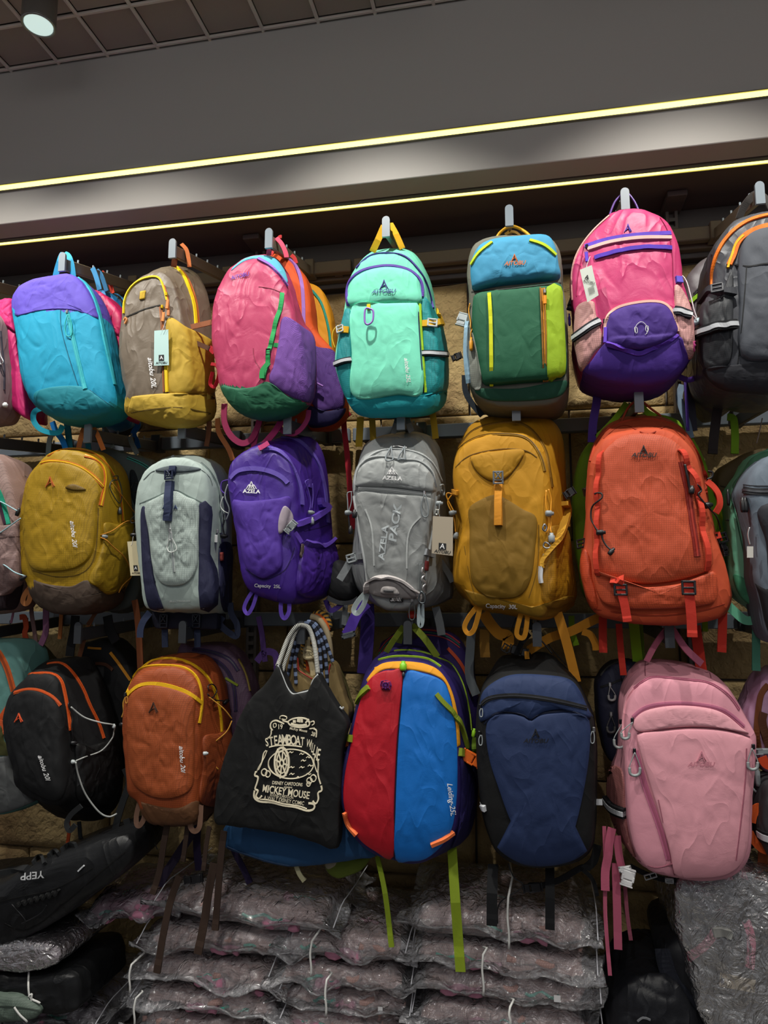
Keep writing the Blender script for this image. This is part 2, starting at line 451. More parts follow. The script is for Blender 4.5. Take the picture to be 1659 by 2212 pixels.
    def buckle(s, p, w_, h, mat, rot=0, y=None, kind='slide', name='buckle', off=.007, parent=None):
        co, M_ = s.place(p, off, rot, y); V = []; Fs = []
        def b(x, z, sx, sz, sy=.006, dy=0, bev=.0015):
            box(V, Fs, co+M_@Vector((x, dy, z)), (sx, sy, sz), M_, bev)
        if kind == 'slide':
            t = w_*.16
            b(-w_/2+t/2, 0, t, h); b(w_/2-t/2, 0, t, h); b(0, h/2-t/2, w_, t); b(0, -h/2+t/2, w_, t); b(0, 0, w_, t*.8, .005)
        elif kind == 'x':
            t = w_*.18
            b(-w_/2+t/2, 0, t, h); b(w_/2-t/2, 0, t, h); b(0, h/2-t/2, w_, t*.9); b(0, -h/2+t/2, w_, t*.9); b(0, -h*.18, w_, t*.8)
            for sg in (-1, 1):
                r2 = M_ @ Matrix.Rotation(sg*.62, 3, 'Y'); box(V, Fs, co+M_@Vector((0, -.002, h*.17)), (t*.8, .006, h*.6), r2, .001)
        else:                                   # side-release
            b(0, h*.18, w_, h*.55, .009, 0, .003); b(0, -h*.3, w_*.86, h*.32, .008, 0, .002)
            b(-w_*.42, -h*.02, w_*.16, h*.34, .011, 0, .002); b(w_*.42, -h*.02, w_*.16, h*.34, .011, 0, .002)
            b(0, -h*.49, w_, h*.09, .008); b(0, h*.52, w_, h*.1, .008)
        return s.part(name, V, Fs, mat, parent, smooth=False)
    def lock(s, p, mat, r=.006, l=.016, rot=0, y=None, name='cord_lock', off=.008):
        co, M_ = s.place(p, off, rot, y); d = M_@Vector((0, 0, 1))
        V, Fs, uv = tube_mesh([co-d*l/2, co-d*l*.35, co+d*l*.2, co+d*l*.3, co+d*l/2], r, 10)
        for i, v in enumerate(V):
            k = i//10; sc = (.75, 1, 1, .6, .6)[k]; c = co+d*((-.5, -.35, .2, .3, .5)[k]*l); V[i] = c+(v-c)*sc
        return s.part(name, V, Fs, mat)
    def puller(s, p, mat_c, l=40, metal='b0b0b0', dx=0, name='zipper_pull', kind='cord', y=None):
        """slider body + hanging pull, l in px"""
        if y is not None: p = p
        co, M_ = s.place(p, .004, 0, y); V = []; Fs = []
        box(V, Fs, co, (.007, .006, .012), M_, .0015)
        o = s.part(name, V, Fs, fab(metal, 'metal'), smooth=False)
        yy = co.y-.004
        x, q = p
        if kind == 'cord':
            s.cord([(x, q+4), (x-l*.14+dx*.4, q+l*.5), (x-l*.1+dx, q+l*.95), (x+l*.1+dx, q+l*.95), (x+l*.14+dx*.4, q+l*.5), (x+2, q+4)], .0014, mat_c, 'pull_cord', y=yy-.003, parent=o)
        elif kind == 'tab':
            co2 = at((x+dx*.6, q+l*.6), yy-.004); V = []; Fs = []; wl = l/F*1.85
            R2 = M_@Matrix.Rotation(math.atan2(-dx, l), 3, 'Y'); box(V, Fs, co2, (.0085, .0045, wl*.7), R2, .0018)
            s.part('pull_tab', V, Fs, mat_c, o, smooth=False)
        elif kind == 'u':
            s.cord([(x, q+4), (x-l*.2+dx, q+l*.6), (x-l*.2+dx, q+l*.8)], .0012, mat_c, 'pull_cord', y=yy-.003, parent=o)
            s.cord([(x, q+4), (x+l*.2+dx, q+l*.6), (x+l*.2+dx, q+l*.8)], .0012, mat_c, 'pull_cord', y=yy-.003, parent=o)
            s.cord([(x-l*.21+dx, q+l*.68), (x-l*.18+dx, q+l*.92), (x+dx, q+l), (x+l*.18+dx, q+l*.92), (x+l*.21+dx, q+l*.68)], .0034, mat_c, 'pull_grip', y=yy-.004, parent=o)
        return o
    def handle(s, pts, w_, mat, y=(-.43, -.44, -.43), name='carry_handle'):
        return s.ribbon(pts, w_, mat, y, name, hem=False, ang=.5)
    def alogo(s, p, h, mat, tri=True):
        """peak-shaped emblem: a left leg that flares, two right legs and a cross stroke"""
        x, y = p; w_ = h/F*1.9
        o = s.strip('emblem', [(x+.02*h, y-.5*h), (x-.12*h, y-.05*h), (x-.42*h, y+.5*h)], w_*.09, mat, off=.002, th=.0012, n=3)
        s.strip('emblem_stroke', [(x+.02*h, y-.5*h), (x+.14*h, y), (x+.3*h, y+.5*h)], w_*.07, mat, off=.002, th=.0012, n=3, parent=o)
        s.strip('emblem_stroke', [(x+.04*h, y-.45*h), (x+.24*h, y+.05*h), (x+.46*h, y+.42*h)], w_*.05, mat, off=.002, th=.0012, n=3, parent=o)
        s.strip('emblem_stroke', [(x-.22*h, y+.3*h), (x-.02*h, y+.1*h), (x+.12*h, y+.12*h)], w_*.05, mat, off=.002, th=.0012, n=3, parent=o)
        return o
    def mlogo(s, p, h, mat):
        x, y = p; o = None
        for (a, b, c) in (((-.75, .5), (-.3, -.15), (-.3, .5)), ((.75, .5), (.3, -.15), (.3, .5)), ((-.3, .25), (0, -.6), (.3, .25)), ((-.5, .5), (0, -.05), (.5, .5)), ((-.12, .5), (0, .1), (.12, .5))):
            o2 = s.strip('emblem' if o is None else 'emblem_stroke', [(x+k[0]*h, y+k[1]*h) for k in (a, ((a[0]+b[0])/2, (a[1]+b[1])/2), b, ((c[0]+b[0])/2, (c[1]+b[1])/2), c)], .0016, mat, off=.002, th=.001, n=2, parent=o, smooth=0)
            o = o or o2
        return o
    def card(s, poly, y, mat, name='hang_tag', brand=True, txtc='111111'):
        """printed hang tag: four corners (tl, tr, br, bl) in px"""
        q = [at(p, y) for p in poly]; d = Vector((0, .0012, 0)); V = q+[v+d for v in q]
        o = s.part(name, V, [(0, 3, 2, 1), (4, 5, 6, 7), (0, 1, 5, 4), (1, 2, 6, 5), (2, 3, 7, 6), (3, 0, 4, 7)], mat, smooth=False)
        def uvp(u, v):
            a = [poly[0][k]+(poly[1][k]-poly[0][k])*u for k in (0, 1)]; b = [poly[3][k]+(poly[2][k]-poly[3][k])*u for k in (0, 1)]
            return (a[0]+(b[0]-a[0])*v, a[1]+(b[1]-a[1])*v)
        wpx = math.dist(poly[3], poly[2]); rot = -math.degrees(math.atan2(poly[2][1]-poly[3][1], poly[2][0]-poly[3][0]))
        if brand:
            k = plain('print_black', '101012', .6); bx = [uvp(.32, .70), uvp(.68, .70), uvp(.68, .87), uvp(.32, .87)]
            s.part('printed_emblem', [at(p, y-.0006) for p in bx], [(0, 3, 2, 1)], k, o, smooth=False)
            s.text('A', uvp(.5, .785), wpx*.24, plain('print_white', 'f0f0f0', .6), rot, y=y-.0012, bold=.01, parent=o)
            s.text('AITOBU', uvp(.5, .93), wpx*.15, k, rot, shear=.2, y=y-.0006, bold=.02, parent=o)
        return o, uvp
def yint(y, m):
    if isinstance(y, (int, float)): return [y]*m
    out = []
    for i in range(m):
        t = i/(m-1)*(len(y)-1); a = min(len(y)-2, int(t)); out.append(y[a]+(y[a+1]-y[a])*(t-a))
    return out
def samp(p, n):
    d = [0]
    for i in range(1, len(p)): d.append(d[-1]+math.dist(p[i], p[i-1]))
    out = []; j = 0
    for i in range(n):
        t = d[-1]*i/(n-1)
        while j < len(p)-2 and d[j+1] < t: j += 1
        k = (t-d[j])/max(1e-9, d[j+1]-d[j]); out.append(tuple(p[j][q]+(p[j+1][q]-p[j][q])*k for q in range(len(p[j]))))
    return out
def rel(pts, y0, y1, sx=1.0, dx=0.0, dz=0.0, sz=1.0):
    """the outline pts at depth y0 carried straight back to depth y1 (same real shape), as px there"""
    w3 = [at(p, y0) for p in pts]; c = sum(w3, Vector())/len(w3); out = []
    for v in w3:
        q = Vector((c.x+(v.x-c.x)*sx+dx, y1, c.z+(v.z-c.z)*sz+dz)); d = q-CAM; l = RM.transposed()@d
        out.append((CX+l.x/l.y*F, CY-l.z/l.y*F))
    return out

# ------------------------------------------------------------------ the setting
def mbox(name, c, s_, mat, parent=None, bev=.003, kind=None, label=None, cat=None, group=None, org=None):
    V = []; Fs = []; org = Vector(org) if org is not None else (Vector(c) if parent is None else parent.location.copy())
    box(V, Fs, c, s_, None, bev); o = mesh_obj(name, V, Fs, mat, parent, org, False)
    if parent is None: o.location = org
    return tag(o, label, cat, group, kind)
GREY = plain('painted_panel', 'b6b1aa', .6, bump=(60, .12, .002))
WALLP = plain('painted_wall', '5c5650', .6, bump=(40, .15, .002))
DARK = plain('soffit_paint', '5a4c48', .6, bump=(30, .1, .002))
STEEL = plain('powder_coat_dark', '3c4045', .42)
TABM = plain('powder_coat_grey', '7c868e', .4)
FL = plain('floor_tile', '4a4644', .45)
mbox('floor', (0, -2.4, .245), (9, 6, .05), FL, kind='structure')
# stone wall of rough blocks
def stone_mat():
    m, nt, N_, L_, bs = newmat('rough_sandstone'); tc = N_.new('ShaderNodeTexCoord').outputs['Object']
    n1 = N_.new('ShaderNodeTexNoise'); L_.new(tc, n1.inputs['Vector']); n1.inputs['Scale'].default_value = 5; n1.inputs['Detail'].default_value = 8
    cr_ = N_.new('ShaderNodeValToRGB'); L_.new(n1.outputs['Fac'], cr_.inputs[0])
    cr_.color_ramp.elements[0].color = lin('7e6542'); cr_.color_ramp.elements[1].color = lin('bba371'); cr_.color_ramp.elements[0].position = .3; cr_.color_ramp.elements[1].position = .7
    L_.new(cr_.outputs[0], bs.inputs['Base Color']); bs.inputs['Roughness'].default_value = .9
    n2 = N_.new('ShaderNodeTexNoise'); L_.new(tc, n2.inputs['Vector']); n2.inputs['Scale'].default_value = 55; n2.inputs['Detail'].default_value = 8; n2.inputs['Distortion'].default_value = .6
    b = N_.new('ShaderNodeBump'); b.inputs['Strength'].default_value = .9; b.inputs['Distance'].default_value = .012; L_.new(n2.outputs['Fac'], b.inputs['Height']); L_.new(b.outputs[0], bs.inputs['Normal'])
    return m
STONE = stone_mat()
wall = mbox('wall_back', (0, .10, 1.75), (8, .1, 3.3), WALLP, kind='structure', bev=0)
rows = [(.27, .63), (.63, .945), (.945, 1.262), (1.262, 1.70), (1.70, 2.135), (2.135, 2.61)]
for ri, (z0, z1) in enumerate(rows):
    x = -3.2 + (.31 if ri % 2 else 0) + (.0 if ri != 5 else .0)
    offs = -.16 if ri % 2 else .17
    xs = [offs+.64*k for k in range(-7, 8)]
    for x0, x1 in zip(xs[:-1], xs[1:]):
        nn = 64 if -2.7 < x0 < 1.6 else 14
        V = []; Fs = []; nx, nz = nn, int(nn*(z1-z0)/.64)+1
        for j in range(nz+1):
            for i in range(nx+1):
                u = i/nx; v = j/nz; X = x0+.004+(x1-x0-.008)*u; Z = z0+.004+(z1-z0-.008)*v
                if ri == 5 and v > .9: Z += .02*noise.noise(Vector((X*5, 0, 3)))
                e = min(1, min(u, 1-u)*(x1-x0)/.02)*min(1, min(v, 1-v)*(z1-z0)/.02)
                q = Vector((X*6, ri*1.3, Z*6))
                d = .012*e**.5 + e*(.010*noise.noise(q)+.008*abs(noise.noise(q*3.1))+.004*noise.noise(q*9))
                V.append((X, .03-d, Z))
        for j in range(nz):
            for i in range(nx): a = j*(nx+1)+i; Fs.append((a, a+1, a+nx+2, a+nx+1))
        b = len(V); V += [(x0+.004, .07, z0+.004), (x1-.004, .07, z0+.004), (x1-.004, .07, z1-.004), (x0+.004, .07, z1-.004)]
        Fs += [(0, b, b+1, nx), (nx, b+1, b+2, len(V)-5), (nz*(nx+1), len(V)-5, b+2, b+3), (0, nz*(nx+1), b+3, b)]
        o = mesh_obj('stone_block', V, Fs, STONE, wall, Vector((0, .10, 1.75)))
# panel above the stone, soffit box with its two light strips
mbox('trim_1', (0, .035, 2.705), (7, .05, .17), plain('upper_panel', '57514c', .5), kind='structure', bev=.002)
mbox('trim_2', (0, -.004, 2.655), (7, .03, .035), plain('upper_ledge', '6a5d50', .5), kind='structure', bev=.003)
fas = mbox('wall_upper', (0, -.295, 3.105), (8, .09, .63), GREY, kind='structure', bev=.002)
mbox('soffit_board', (0, -.10, 2.815), (8, .30, .05), DARK, fas, bev=0)
LEDM = plain('led_diffuser', 'fff6a0', .4, emit=('fff07a', 3.0))
LEDM2 = plain('led_diffuser_low', 'fff6a0', .4, emit=('fff27e', 3.0))
ALU = plain('led_channel', '8f8a70', .4, .6)
def led(name, y, z, dims, label):
    root = empty(name, (0, y, z), label, 'light strip', 'recessed LED light strips')
    V = []; Fs = []; box(V, Fs, (0, y, z), (7.6, dims[0], dims[1]), None, .002); mesh_obj('diffuser', V, Fs, LEDM if dims[1] > dims[0] else LEDM2, root, Vector((0, y, z)), False)
    V = []; Fs = []
    if dims[1] > dims[0]:
        for k in (-1, 1): box(V, Fs, (0, y, z+k*(dims[1]/2+.002)), (7.6, dims[0]*1.3, .003), None, 0)
    else:
        for k in (-1, 1): box(V, Fs, (0, y+k*(dims[0]/2+.002), z), (7.6, .003, dims[1]*1.3), None, 0)
    mesh_obj('channel', V, Fs, ALU, root, Vector((0, y, z)), False)
led('led_strip', -.343, 2.920, (.008, .019), 'upper yellow glowing LED strip across the grey fascia board')
led('led_strip', -.234, 2.787, (.017, .010), 'lower yellow glowing LED strip under the ledge above the hooks')
# ceiling of dark square tiles in a light grid
CM = plain('ceiling_tile', 'a09286', .75, bump=(90, .3, .002)); CG = plain('ceiling_grid', 'd2c6ba', .5)
ceil = mbox('ceiling', (0, -2.2, 3.42), (8, 5.2, .06), plain('ceiling_slab', '2a2624', .8), kind='structure', bev=0)
tm = None
for ix in range(-21, 21):
    for iy in range(0, 24):
        x0 = .0 + ix*.188 - .04; y0 = -.352-iy*.165
        if tm is None:
            V = []; Fs = []; box(V, Fs, (0, 0, 0), (.178, .155, .014), None, .003); tm = mesh_obj('ceiling_tile', V, Fs, CM, ceil, Vector((0, 0, 0)), False); o = tm
        else: o = tm.copy(); COL.objects.link(o)
        o.location = Vector((x0+.094, y0-.0825, 3.378))-ceil.location
for ix in range(-21, 22):
    V = []; Fs = []; box(V, Fs, (-.04+ix*.188, -2.35, 3.366), (.011, 4.2, .010), None, .002); mesh_obj('ceiling_bar', V, Fs, CG, ceil, ceil.location, False)
for iy in range(0, 25):
    V = []; Fs = []; box(V, Fs, (0, -.352-iy*.165, 3.3655), (8, .011, .009), None, .002); mesh_obj('ceiling_bar', V, Fs, CG, ceil, ceil.location, False)
# cylinder downlights
def downlight(x, y, z0, label, on=3.0):
    root = empty('downlight', (x, y, z0), label, 'downlight', 'cylinder downlights on the ceiling'); org = Vector((x, y, z0))
    ps = [Vector((x, y, z0+k)) for k in (0, .004, .118)]; V, Fs, uv = tube_mesh(ps, .049, 32); mesh_obj('housing', V, Fs, plain('downlight_body', '6a655f', .4), root, org)
    V, Fs, uv = tube_mesh([Vector((x, y, z0-.003)), Vector((x, y, z0-.0005))], .041, 32); mesh_obj('lens', V, Fs, plain('lamp_lens', 'cfe4e0', .3, emit=('d6f0ea', .75*on/3)), root, org, False)
    V, Fs, uv = tube_mesh([Vector((x+.046*math.cos(2*PI*k/24), y+.046*math.sin(2*PI*k/24), z0-.002)) for k in range(24)], .004, 6, True); mesh_obj('rim', V, Fs, plain('downlight_rim', '8a8a85', .3, .5), root, org)
    return root
downlight(-1.40, -.63, 3.24, 'grey cylinder downlight hanging from the tiled ceiling at top left')
for (x, y, z, e) in LIGHTS: downlight(x, y-.0, z+.02, 'cylinder spotlight above the backpack wall, %s of the five' % ('leftmost', 'second from left', 'middle', 'fourth from left', 'rightmost')[[l[0] for l in LIGHTS].index(x)], 3)
for k_, (x, y, z, e) in enumerate(FILL_SPOTS): downlight(x, y, z+.02, 'added cylinder fill spotlight, unseen, further back on the ceiling, %s of three' % ('left', 'middle', 'right')[k_], 3)  # housings for the added fill spots, out of view
# uprights, rails, hooks
RZ = [2.67, 2.062, 1.442]
def upright(x, label):
    root = empty('slotted_upright', (x, 0, .27), label, 'upright', 'slotted steel uprights on the wall'); org = root.location.copy()
    V = []; Fs = []
    for k in (-1, 1): box(V, Fs, (x+k*.014, -.012, 1.53), (.010, .028, 2.52), None, .001)
    box(V, Fs, (x, -.004, 1.53), (.03, .006, 2.52), None, 0)
    mesh_obj('channel', V, Fs, plain('upright_paint', '5e564f', .45), root, org, False)
    V = []; Fs = []
    z = .4
    while z < 2.75: box(V, Fs, (x, -.0275+.0006, z), (.019, .001, .012), None, 0); z += .03
    f = mesh_obj('bridge', V, Fs, plain('upright_paint', '5e564f', .45), root, org, False); f['kind'] = 'stuff'
    V = []; Fs = []; box(V, Fs, (x, -.06, 2.779), (.06, .12, .018), None, .002); mesh_obj('top_bracket', V, Fs, DARK, root, org, False)
upright(at((1451, 480), -.02).x, 'slotted steel upright behind the pink and purple backpack')
upright(at((563, 545), -.02).x, 'slotted steel upright behind the pink and green backpack')
upright(-2.2, 'slotted steel upright at the far left'); upright(1.35, 'slotted steel upright beyond the right edge')
RAILM = [plain('rail_warm', '6d6055', .4), plain('rail_steel', '6e7780', .38), plain('rail_steel', '6e7780', .38)]
for k, z in enumerate(RZ):
    for (x0, x1, lb) in ((-2.3, -.56, 'left'), (-.55, 2.0, 'right')):
        o = mbox('hanging_rail', ((x0+x1)/2, -.045, z), (x1-x0, .028, .046), RAILM[k], bev=.003, cat='rail', group='horizontal hook rails',
                 label='%s grey metal hook rail, %s length' % (('topmost', 'middle', 'lowest')[k], lb))
        V = []; Fs = []
        for x in ((x0+.05), (x1-.05)): box(V, Fs, (x, -.02, z), (.03, .03, .05), None, .002)
        mesh_obj('bracket', V, Fs, DARK, o, o.location, False)
def hook(p, ztab, rail, label, dz=.05, Y=-.47, light=True):
    t = at(p, Y); x = t.x; z = t.z; zr = RZ[rail]-.012
    root = empty('display_hook', (x, -.05, zr), label, 'hook', 'grey display hooks on the rails'); org = root.location.copy()
    V = []; Fs = []; a = Vector((x, -.06, zr)); b = Vector((x, Y+.004, z-.006)); d = (b-a); l = d.length; d.normalize()
    xx = Vector((1, 0, 0)); zz = d.cross(xx)*-1; R_ = Matrix((xx, d, zz)).transposed()
    box(V, Fs, (a+b)/2, (.014, l, .036), R_, .002); mesh_obj('arm', V, Fs, RAILM[0] if rail == 0 else STEEL, root, org, False)
    V = []; Fs = []; h = .062; w_ = .0225
    ring = []
    for i in range(8): an = PI*i/7; ring.append((w_/2*math.cos(an), h/2-w_/2+w_/2*math.sin(an)))
    ring += [(-w_/2, -h/2), (w_/2, -h/2)]; n = len(ring)
    for yy in (Y-.004, Y+.004): V += [Vector((x+u, yy, z+v)) for u, v in ring]
    Fs = [tuple(range(n)), tuple(range(2*n-1, n-1, -1))]+[(i, i+n, (i+1) % n+n, (i+1) % n) for i in range(n)]
    mesh_obj('end_tab', V, Fs, TABM if rail < 2 else STEEL, root, org, False)
    for k in (.22, .42, .62, .82):
        q = a+(b-a)*k; V, Fs, uv = tube_mesh([q, q+Vector((0, 0, .022)), q+Vector((0, 0, .030))], .003, 8); mesh_obj('peg', V, Fs, TABM, root, org)
    V = []; Fs = []; box(V, Fs, (x, -.05, RZ[rail]), (.034, .05, .058), None, .002); mesh_obj('clip', V, Fs, RAILM[0] if rail == 0 else STEEL, root, org, False)
HOOKS = [((135, 566), 0, 'holding the blue backpack with purple top'), ((373, 537), 0, 'holding the brown-grey and yellow backpack'), ((581, 515), 0, 'holding the rose pink backpack with green base'),
 ((834, 490), 0, 'holding the mint green backpack'), ((1100, 466), 0, 'holding the green backpack with sky blue lid'), ((1350, 430), 0, 'holding the bright pink and purple backpack'), ((1641, 417), 0, 'holding the charcoal backpack with orange piping'),
 ((-110, 590), 0, 'holding the magenta bag at the left edge'),
 ((190, 935), 1, 'holding the mustard ripstop backpack'), ((393, 925), 1, 'holding the pale grey and navy backpack'), ((621, 915), 1, 'holding the purple backpack'), ((866, 905), 1, 'holding the silver grey backpack'),
 ((1115, 885), 1, 'holding the golden yellow backpack'), ((1380, 866), 1, 'holding the orange red backpack'), ((1700, 840), 1, 'holding the denim grey backpack'), ((-30, 950), 1, 'holding the mauve backpack'),
 ((169, 1367), 2, 'holding the black backpack with orange zips'), ((395, 1365), 2, 'holding the rust brown backpack'), ((650, 1366), 2, 'holding the black tote'), ((881, 1366), 2, 'holding the red and blue backpack'),
 ((1160, 1370), 2, 'holding the navy blue backpack'), ((1446, 1372), 2, 'holding the pale pink backpack'), ((1720, 1370), 2, 'holding the lilac backpack at the right edge'), ((-60, 1370), 2, 'holding the sea green bag at the left edge')]
for p, r_, lb in HOOKS: hook(p, 0, r_, 'grey display hook with rounded end tab '+lb)

# ------------------------------------------------------------------ top row of bags
BLK = fab('17171a', 'plastic'); GRP = fab('8d9496', 'plastic'); LGP = fab('c3cbcc', 'plastic'); WHT = plain('thread_white', 'e6e6e6', .7); SIL = fab('c8c8c8', 'metal')
REF = plain('reflective_tape', 'c9ccd0', .35)
CREAM = plain('thread_cream', 'e6dcc0', .7)
def hk(p, Y=-.44): return at(p, Y)

# blue bag with purple top
b = Bag('backpack', hk((135, 560)), 'sky blue backpack with purple top panel and a slanting zip, top row left', 'backpack')
f_ = A(105,480, 155,400, 250,350, 380,326, 500,312, 570,340, 650,440, 705,570, 745,720, 795,960, 835,1130, 845,1240, 790,1310, 690,1352, 560,1372, 420,1352, 320,1300, 240,1210, 190,1080, 155,900, 122,700, 104,580)
b.body('body', [(f_, -.49), (rel(f_, -.49, -.41, .96), -.41)], fab('1899bd'), .045, 3.2, .006, low=.02)
b.patch('top_panel', A(108,485, 160,402, 255,354, 380,330, 500,318, 565,345, 640,450, 698,580, 700,632, 570,575, 440,556, 270,570, 122,610, 106,570), fab('5a49b4'), amp=.003)
b.patch('base_panel', A(255,1150, 380,1112, 560,1106, 640,1135, 740,1205, 820,1255, 780,1308, 690,1348, 560,1366, 420,1346, 325,1296, 255,1215), fab('16808f'), .008, amp=.002)
b.zone(fab('16808f'), A(230,1250)[0], A(840,1250)[0]); b.zone(fab('5a49b4'), A(104,585)[0], A(705,615)[0], True); b.seam(A(435,560, 440,700, 500,920, 560,1100), '0f5f78'); b.seam(A(640,1135, 740,1210, 815,1262), '0f5f78')
b.zipper(A(482,575, 540,830, 610,1130), .013, '2fa6b2', '3cb3bb')
b.strip('edge_trim', A(545,320, 620,385, 680,500, 720,640, 765,860, 820,1100), .014, fab('2fa9b8', 'web'), off=.003)
b.puller(A(487,580)[0], fab('35c0b8', 'plastic'), 52, dx=2)
b.handle(A(395,335, 415,255, 440,180, 455,158), .017, fab('3aa5d0', 'web')); b.handle(A(460,158, 490,175, 512,235, 525,325), .017, fab('3aa5d0', 'web'))
b.ribbon(A(310,1265, 250,1290, 240,1350, 280,1410, 350,1440, 420,1440, 450,1390), .016, fab('1fb3cf', 'web'), -.44, hem=False, ang=.6)
b.ribbon(A(375,1365, 400,1430, 450,1500, 480,1590), .018, fab('0d7fd0', 'web'), -.40, hem=False)
b.ribbon(A(480,1370, 490,1450, 505,1590), .021, fab('136f7e', 'web'), -.39, hem=False); b.ribbon(A(600,1350, 620,1450, 640,1590), .017, fab('136f7e', 'web'), -.39, hem=False)

# brown-grey and yellow bag
b = Bag('backpack', hk((373, 537)), 'brown-grey backpack with yellow piping, mustard side pocket and drooping yellow base', 'backpack')
f_ = A(892,500, 930,415, 1000,345, 1100,300, 1180,300, 1240,350, 1290,470, 1330,640, 1360,900, 1380,1180, 1370,1360, 1280,1412, 1100,1372, 925,1322, 930,1200, 890,1050, 872,850, 882,650)
k_ = A(950,480, 1060,330, 1150,270, 1250,248, 1330,258, 1420,310, 1480,420, 1510,560, 1525,800, 1530,1000, 1545,1180, 1555,1290, 1500,1368, 1290,1412, 1050,1360, 960,1250, 930,1000, 920,700)
b.body('body', [(f_, -.49), (k_, -.36)], fab('6f6355', 'shiny'), .04, 3.2, .007, low=.02)
b.seam(A(892,618, 960,590, 1040,556, 1150,528), '1c1812', .004)
b.strip('piping', A(890,590, 895,500, 935,410, 1010,348, 1100,326, 1150,345, 1180,420, 1195,495), .006, fab('e0c10c'), off=.003)
b.strip('piping', A(1175,390, 1200,480, 1210,600), .007, fab('c2682a'), off=.002)
b.strip('piping', A(1256,254, 1310,310, 1350,400, 1388,520, 1402,668), .011, fab('e6c90a'), off=.003); b.strip('piping', A(1278,262, 1330,318, 1370,400, 1406,520, 1420,660), .006, fab('b4642e'), off=.003)
b.patch('side_pocket', A(1195,625, 1330,690, 1450,745, 1528,815, 1530,990, 1534,1160, 1380,1165, 1215,1155, 1205,900), fab('b0912c'), .018, amp=.006)
b.zipper(A(1152,540, 1166,700, 1172,900, 1180,1152), .009, 'b06428', '6a3a1a'); b.strip('piping', A(1188,900, 1200,1152), .009, fab('e0c10c'), off=.004)
b.patch('base_panel', A(925,1320, 938,1205, 975,1178, 1230,1158, 1400,1165, 1545,1172, 1553,1290, 1500,1366, 1290,1410, 1100,1368), fab('b99a34'), .014, amp=.006)
b.zone(fab('b99a34'), A(925,1225)[0], A(1550,1185)[0]); b.seam(A(940,1300, 1120,1270, 1300,1262, 1420,1285, 1545,1310), '6f5a1c', .003)
b.ribbon(A(1225,722, 1350,690, 1520,650), .016, fab('8a5232', 'web'), -.47, hem=False); b.ribbon(A(1235,745, 1380,790, 1500,840), .014, fab('55321f', 'web'), -.475, hem=False)
b.buckle(A(1228,728)[0], .012, .020, LGP, y=-.49)
for x, y in ((1195, 455), (1165, 545)): b.puller(A(x, y)[0], fab('d98a4a', 'plastic'), 34, 'e0c020', kind='tab', dx=2)
b.puller(A(1206, 545)[0], fab('c07a4a', 'plastic'), 20, 'c07a4a', kind='tab')
b.patch('badge', A(1008,432, 1045,425, 1038,485, 1002,492), fab('c9a52a'), off=.003, na=24, nr=3, sub=1)
b.text('aitobu 20L', A(1092,1012)[0], 11, WHT, -82, .35, .012, 1.0)
b.card(A(1106,712, 1206,702, 1210,958, 1103,962), -.545, plain('tag_sky', 'b8d8d4', .5))
b.cord(A(1190,640, 1175,680, 1160,712), .0008, WHT, 'tag_string', y=-.55)
b.strip('side_loop', A(895,640, 905,620, 912,640, 900,665), .004, fab('c8824a'), off=.004)
b.handle(A(1245,255, 1255,190, 1270,150), .017, fab('8a4f30', 'web')); b.handle(A(1300,90, 1335,130, 1350,190, 1358,255), .012, fab('c9713a', 'web'), y=-.41)
b.ribbon(A(1500,1360, 1495,1450, 1480,1540), .015, fab('6a4026', 'web'), -.40, hem=False); b.ribbon(A(1560,1340, 1570,1440, 1640,1560, 1670,1640), .015, fab('b8703e', 'web'), -.40, hem=False)

# rose pink bag, purple mesh pocket, green base
b = Bag('backpack', hk((581, 515)), 'rose pink backpack with green base, purple mesh side pocket and green webbing loops', 'backpack')
f_ = B(92,750, 96,600, 118,500, 180,375, 270,305, 370,284, 440,320, 520,420, 580,560, 630,720, 660,870, 680,1010, 680,1180, 600,1262, 500,1300, 400,1305, 280,1272, 195,1200, 140,1095, 115,960, 95,850)
k_ = B(160,600, 200,400, 290,290, 380,266, 470,275, 540,350, 600,470, 660,680, 725,790, 738,950, 730,1100, 716,1195, 640,1250, 530,1290, 400,1290, 280,1240, 200,1100, 160,850)
b.body('body', [(f_, -.49), (k_, -.38)], fab('b03a60', 'shiny'), .045, 3.0, .007, low=.02)
b.band('top_band', B(205,352, 285,290, 380,268, 470,278, 535,350, 560,440), B(195,372, 285,305, 375,292, 455,340, 500,390, 552,460), fab('5fb2cc'))
b.strip('zipper_trim', B(372,290, 440,330, 500,390, 552,460), .010, fab('8a5fb5'), off=.004)
b.patch('mesh_pocket', B(528,655, 655,722, 722,790, 735,950, 728,1080, 712,1190, 640,1180, 560,1148, 440,1060, 470,950, 500,800), fab('73489c', 'mesh'), .014, amp=.006)
b.patch('base_panel', B(138,1085, 240,1102, 350,1092, 435,1060, 560,1150, 640,1182, 712,1197, 630,1252, 530,1294, 400,1302, 280,1270, 195,1200), fab('1f6144'), .006, amp=.004)
b.zone(fab('1f6144'), B(140,1095)[0], B(715,1200)[0]); b.strip('webbing_ladder', B(522,505, 512,600, 480,700, 462,800, 442,870, 432,960, 405,1045), .013, fab('2a9a54', 'web'), off=.002, lift=.006, nl=5)
b.ribbon(B(470,830, 500,835, 525,860, 540,885), .012, fab('2a9a54', 'web'), -.535, hem=False); b.ribbon(B(395,1040, 400,990, 440,940), .014, fab('2a9a54', 'web'), -.55, hem=False)
b.buckle(B(440,880)[0], .014, .018, BLK)
b.text('AITOBU', B(258,400)[0], 8, plain('thread_violet', '5a3ca8', .7), 14, .3, .01)
b.seam(B(375,465, 450,475, 515,500), '8a2a48', .002); b.seam(B(340,850, 350,920, 400,1000), '9a3452', .002)
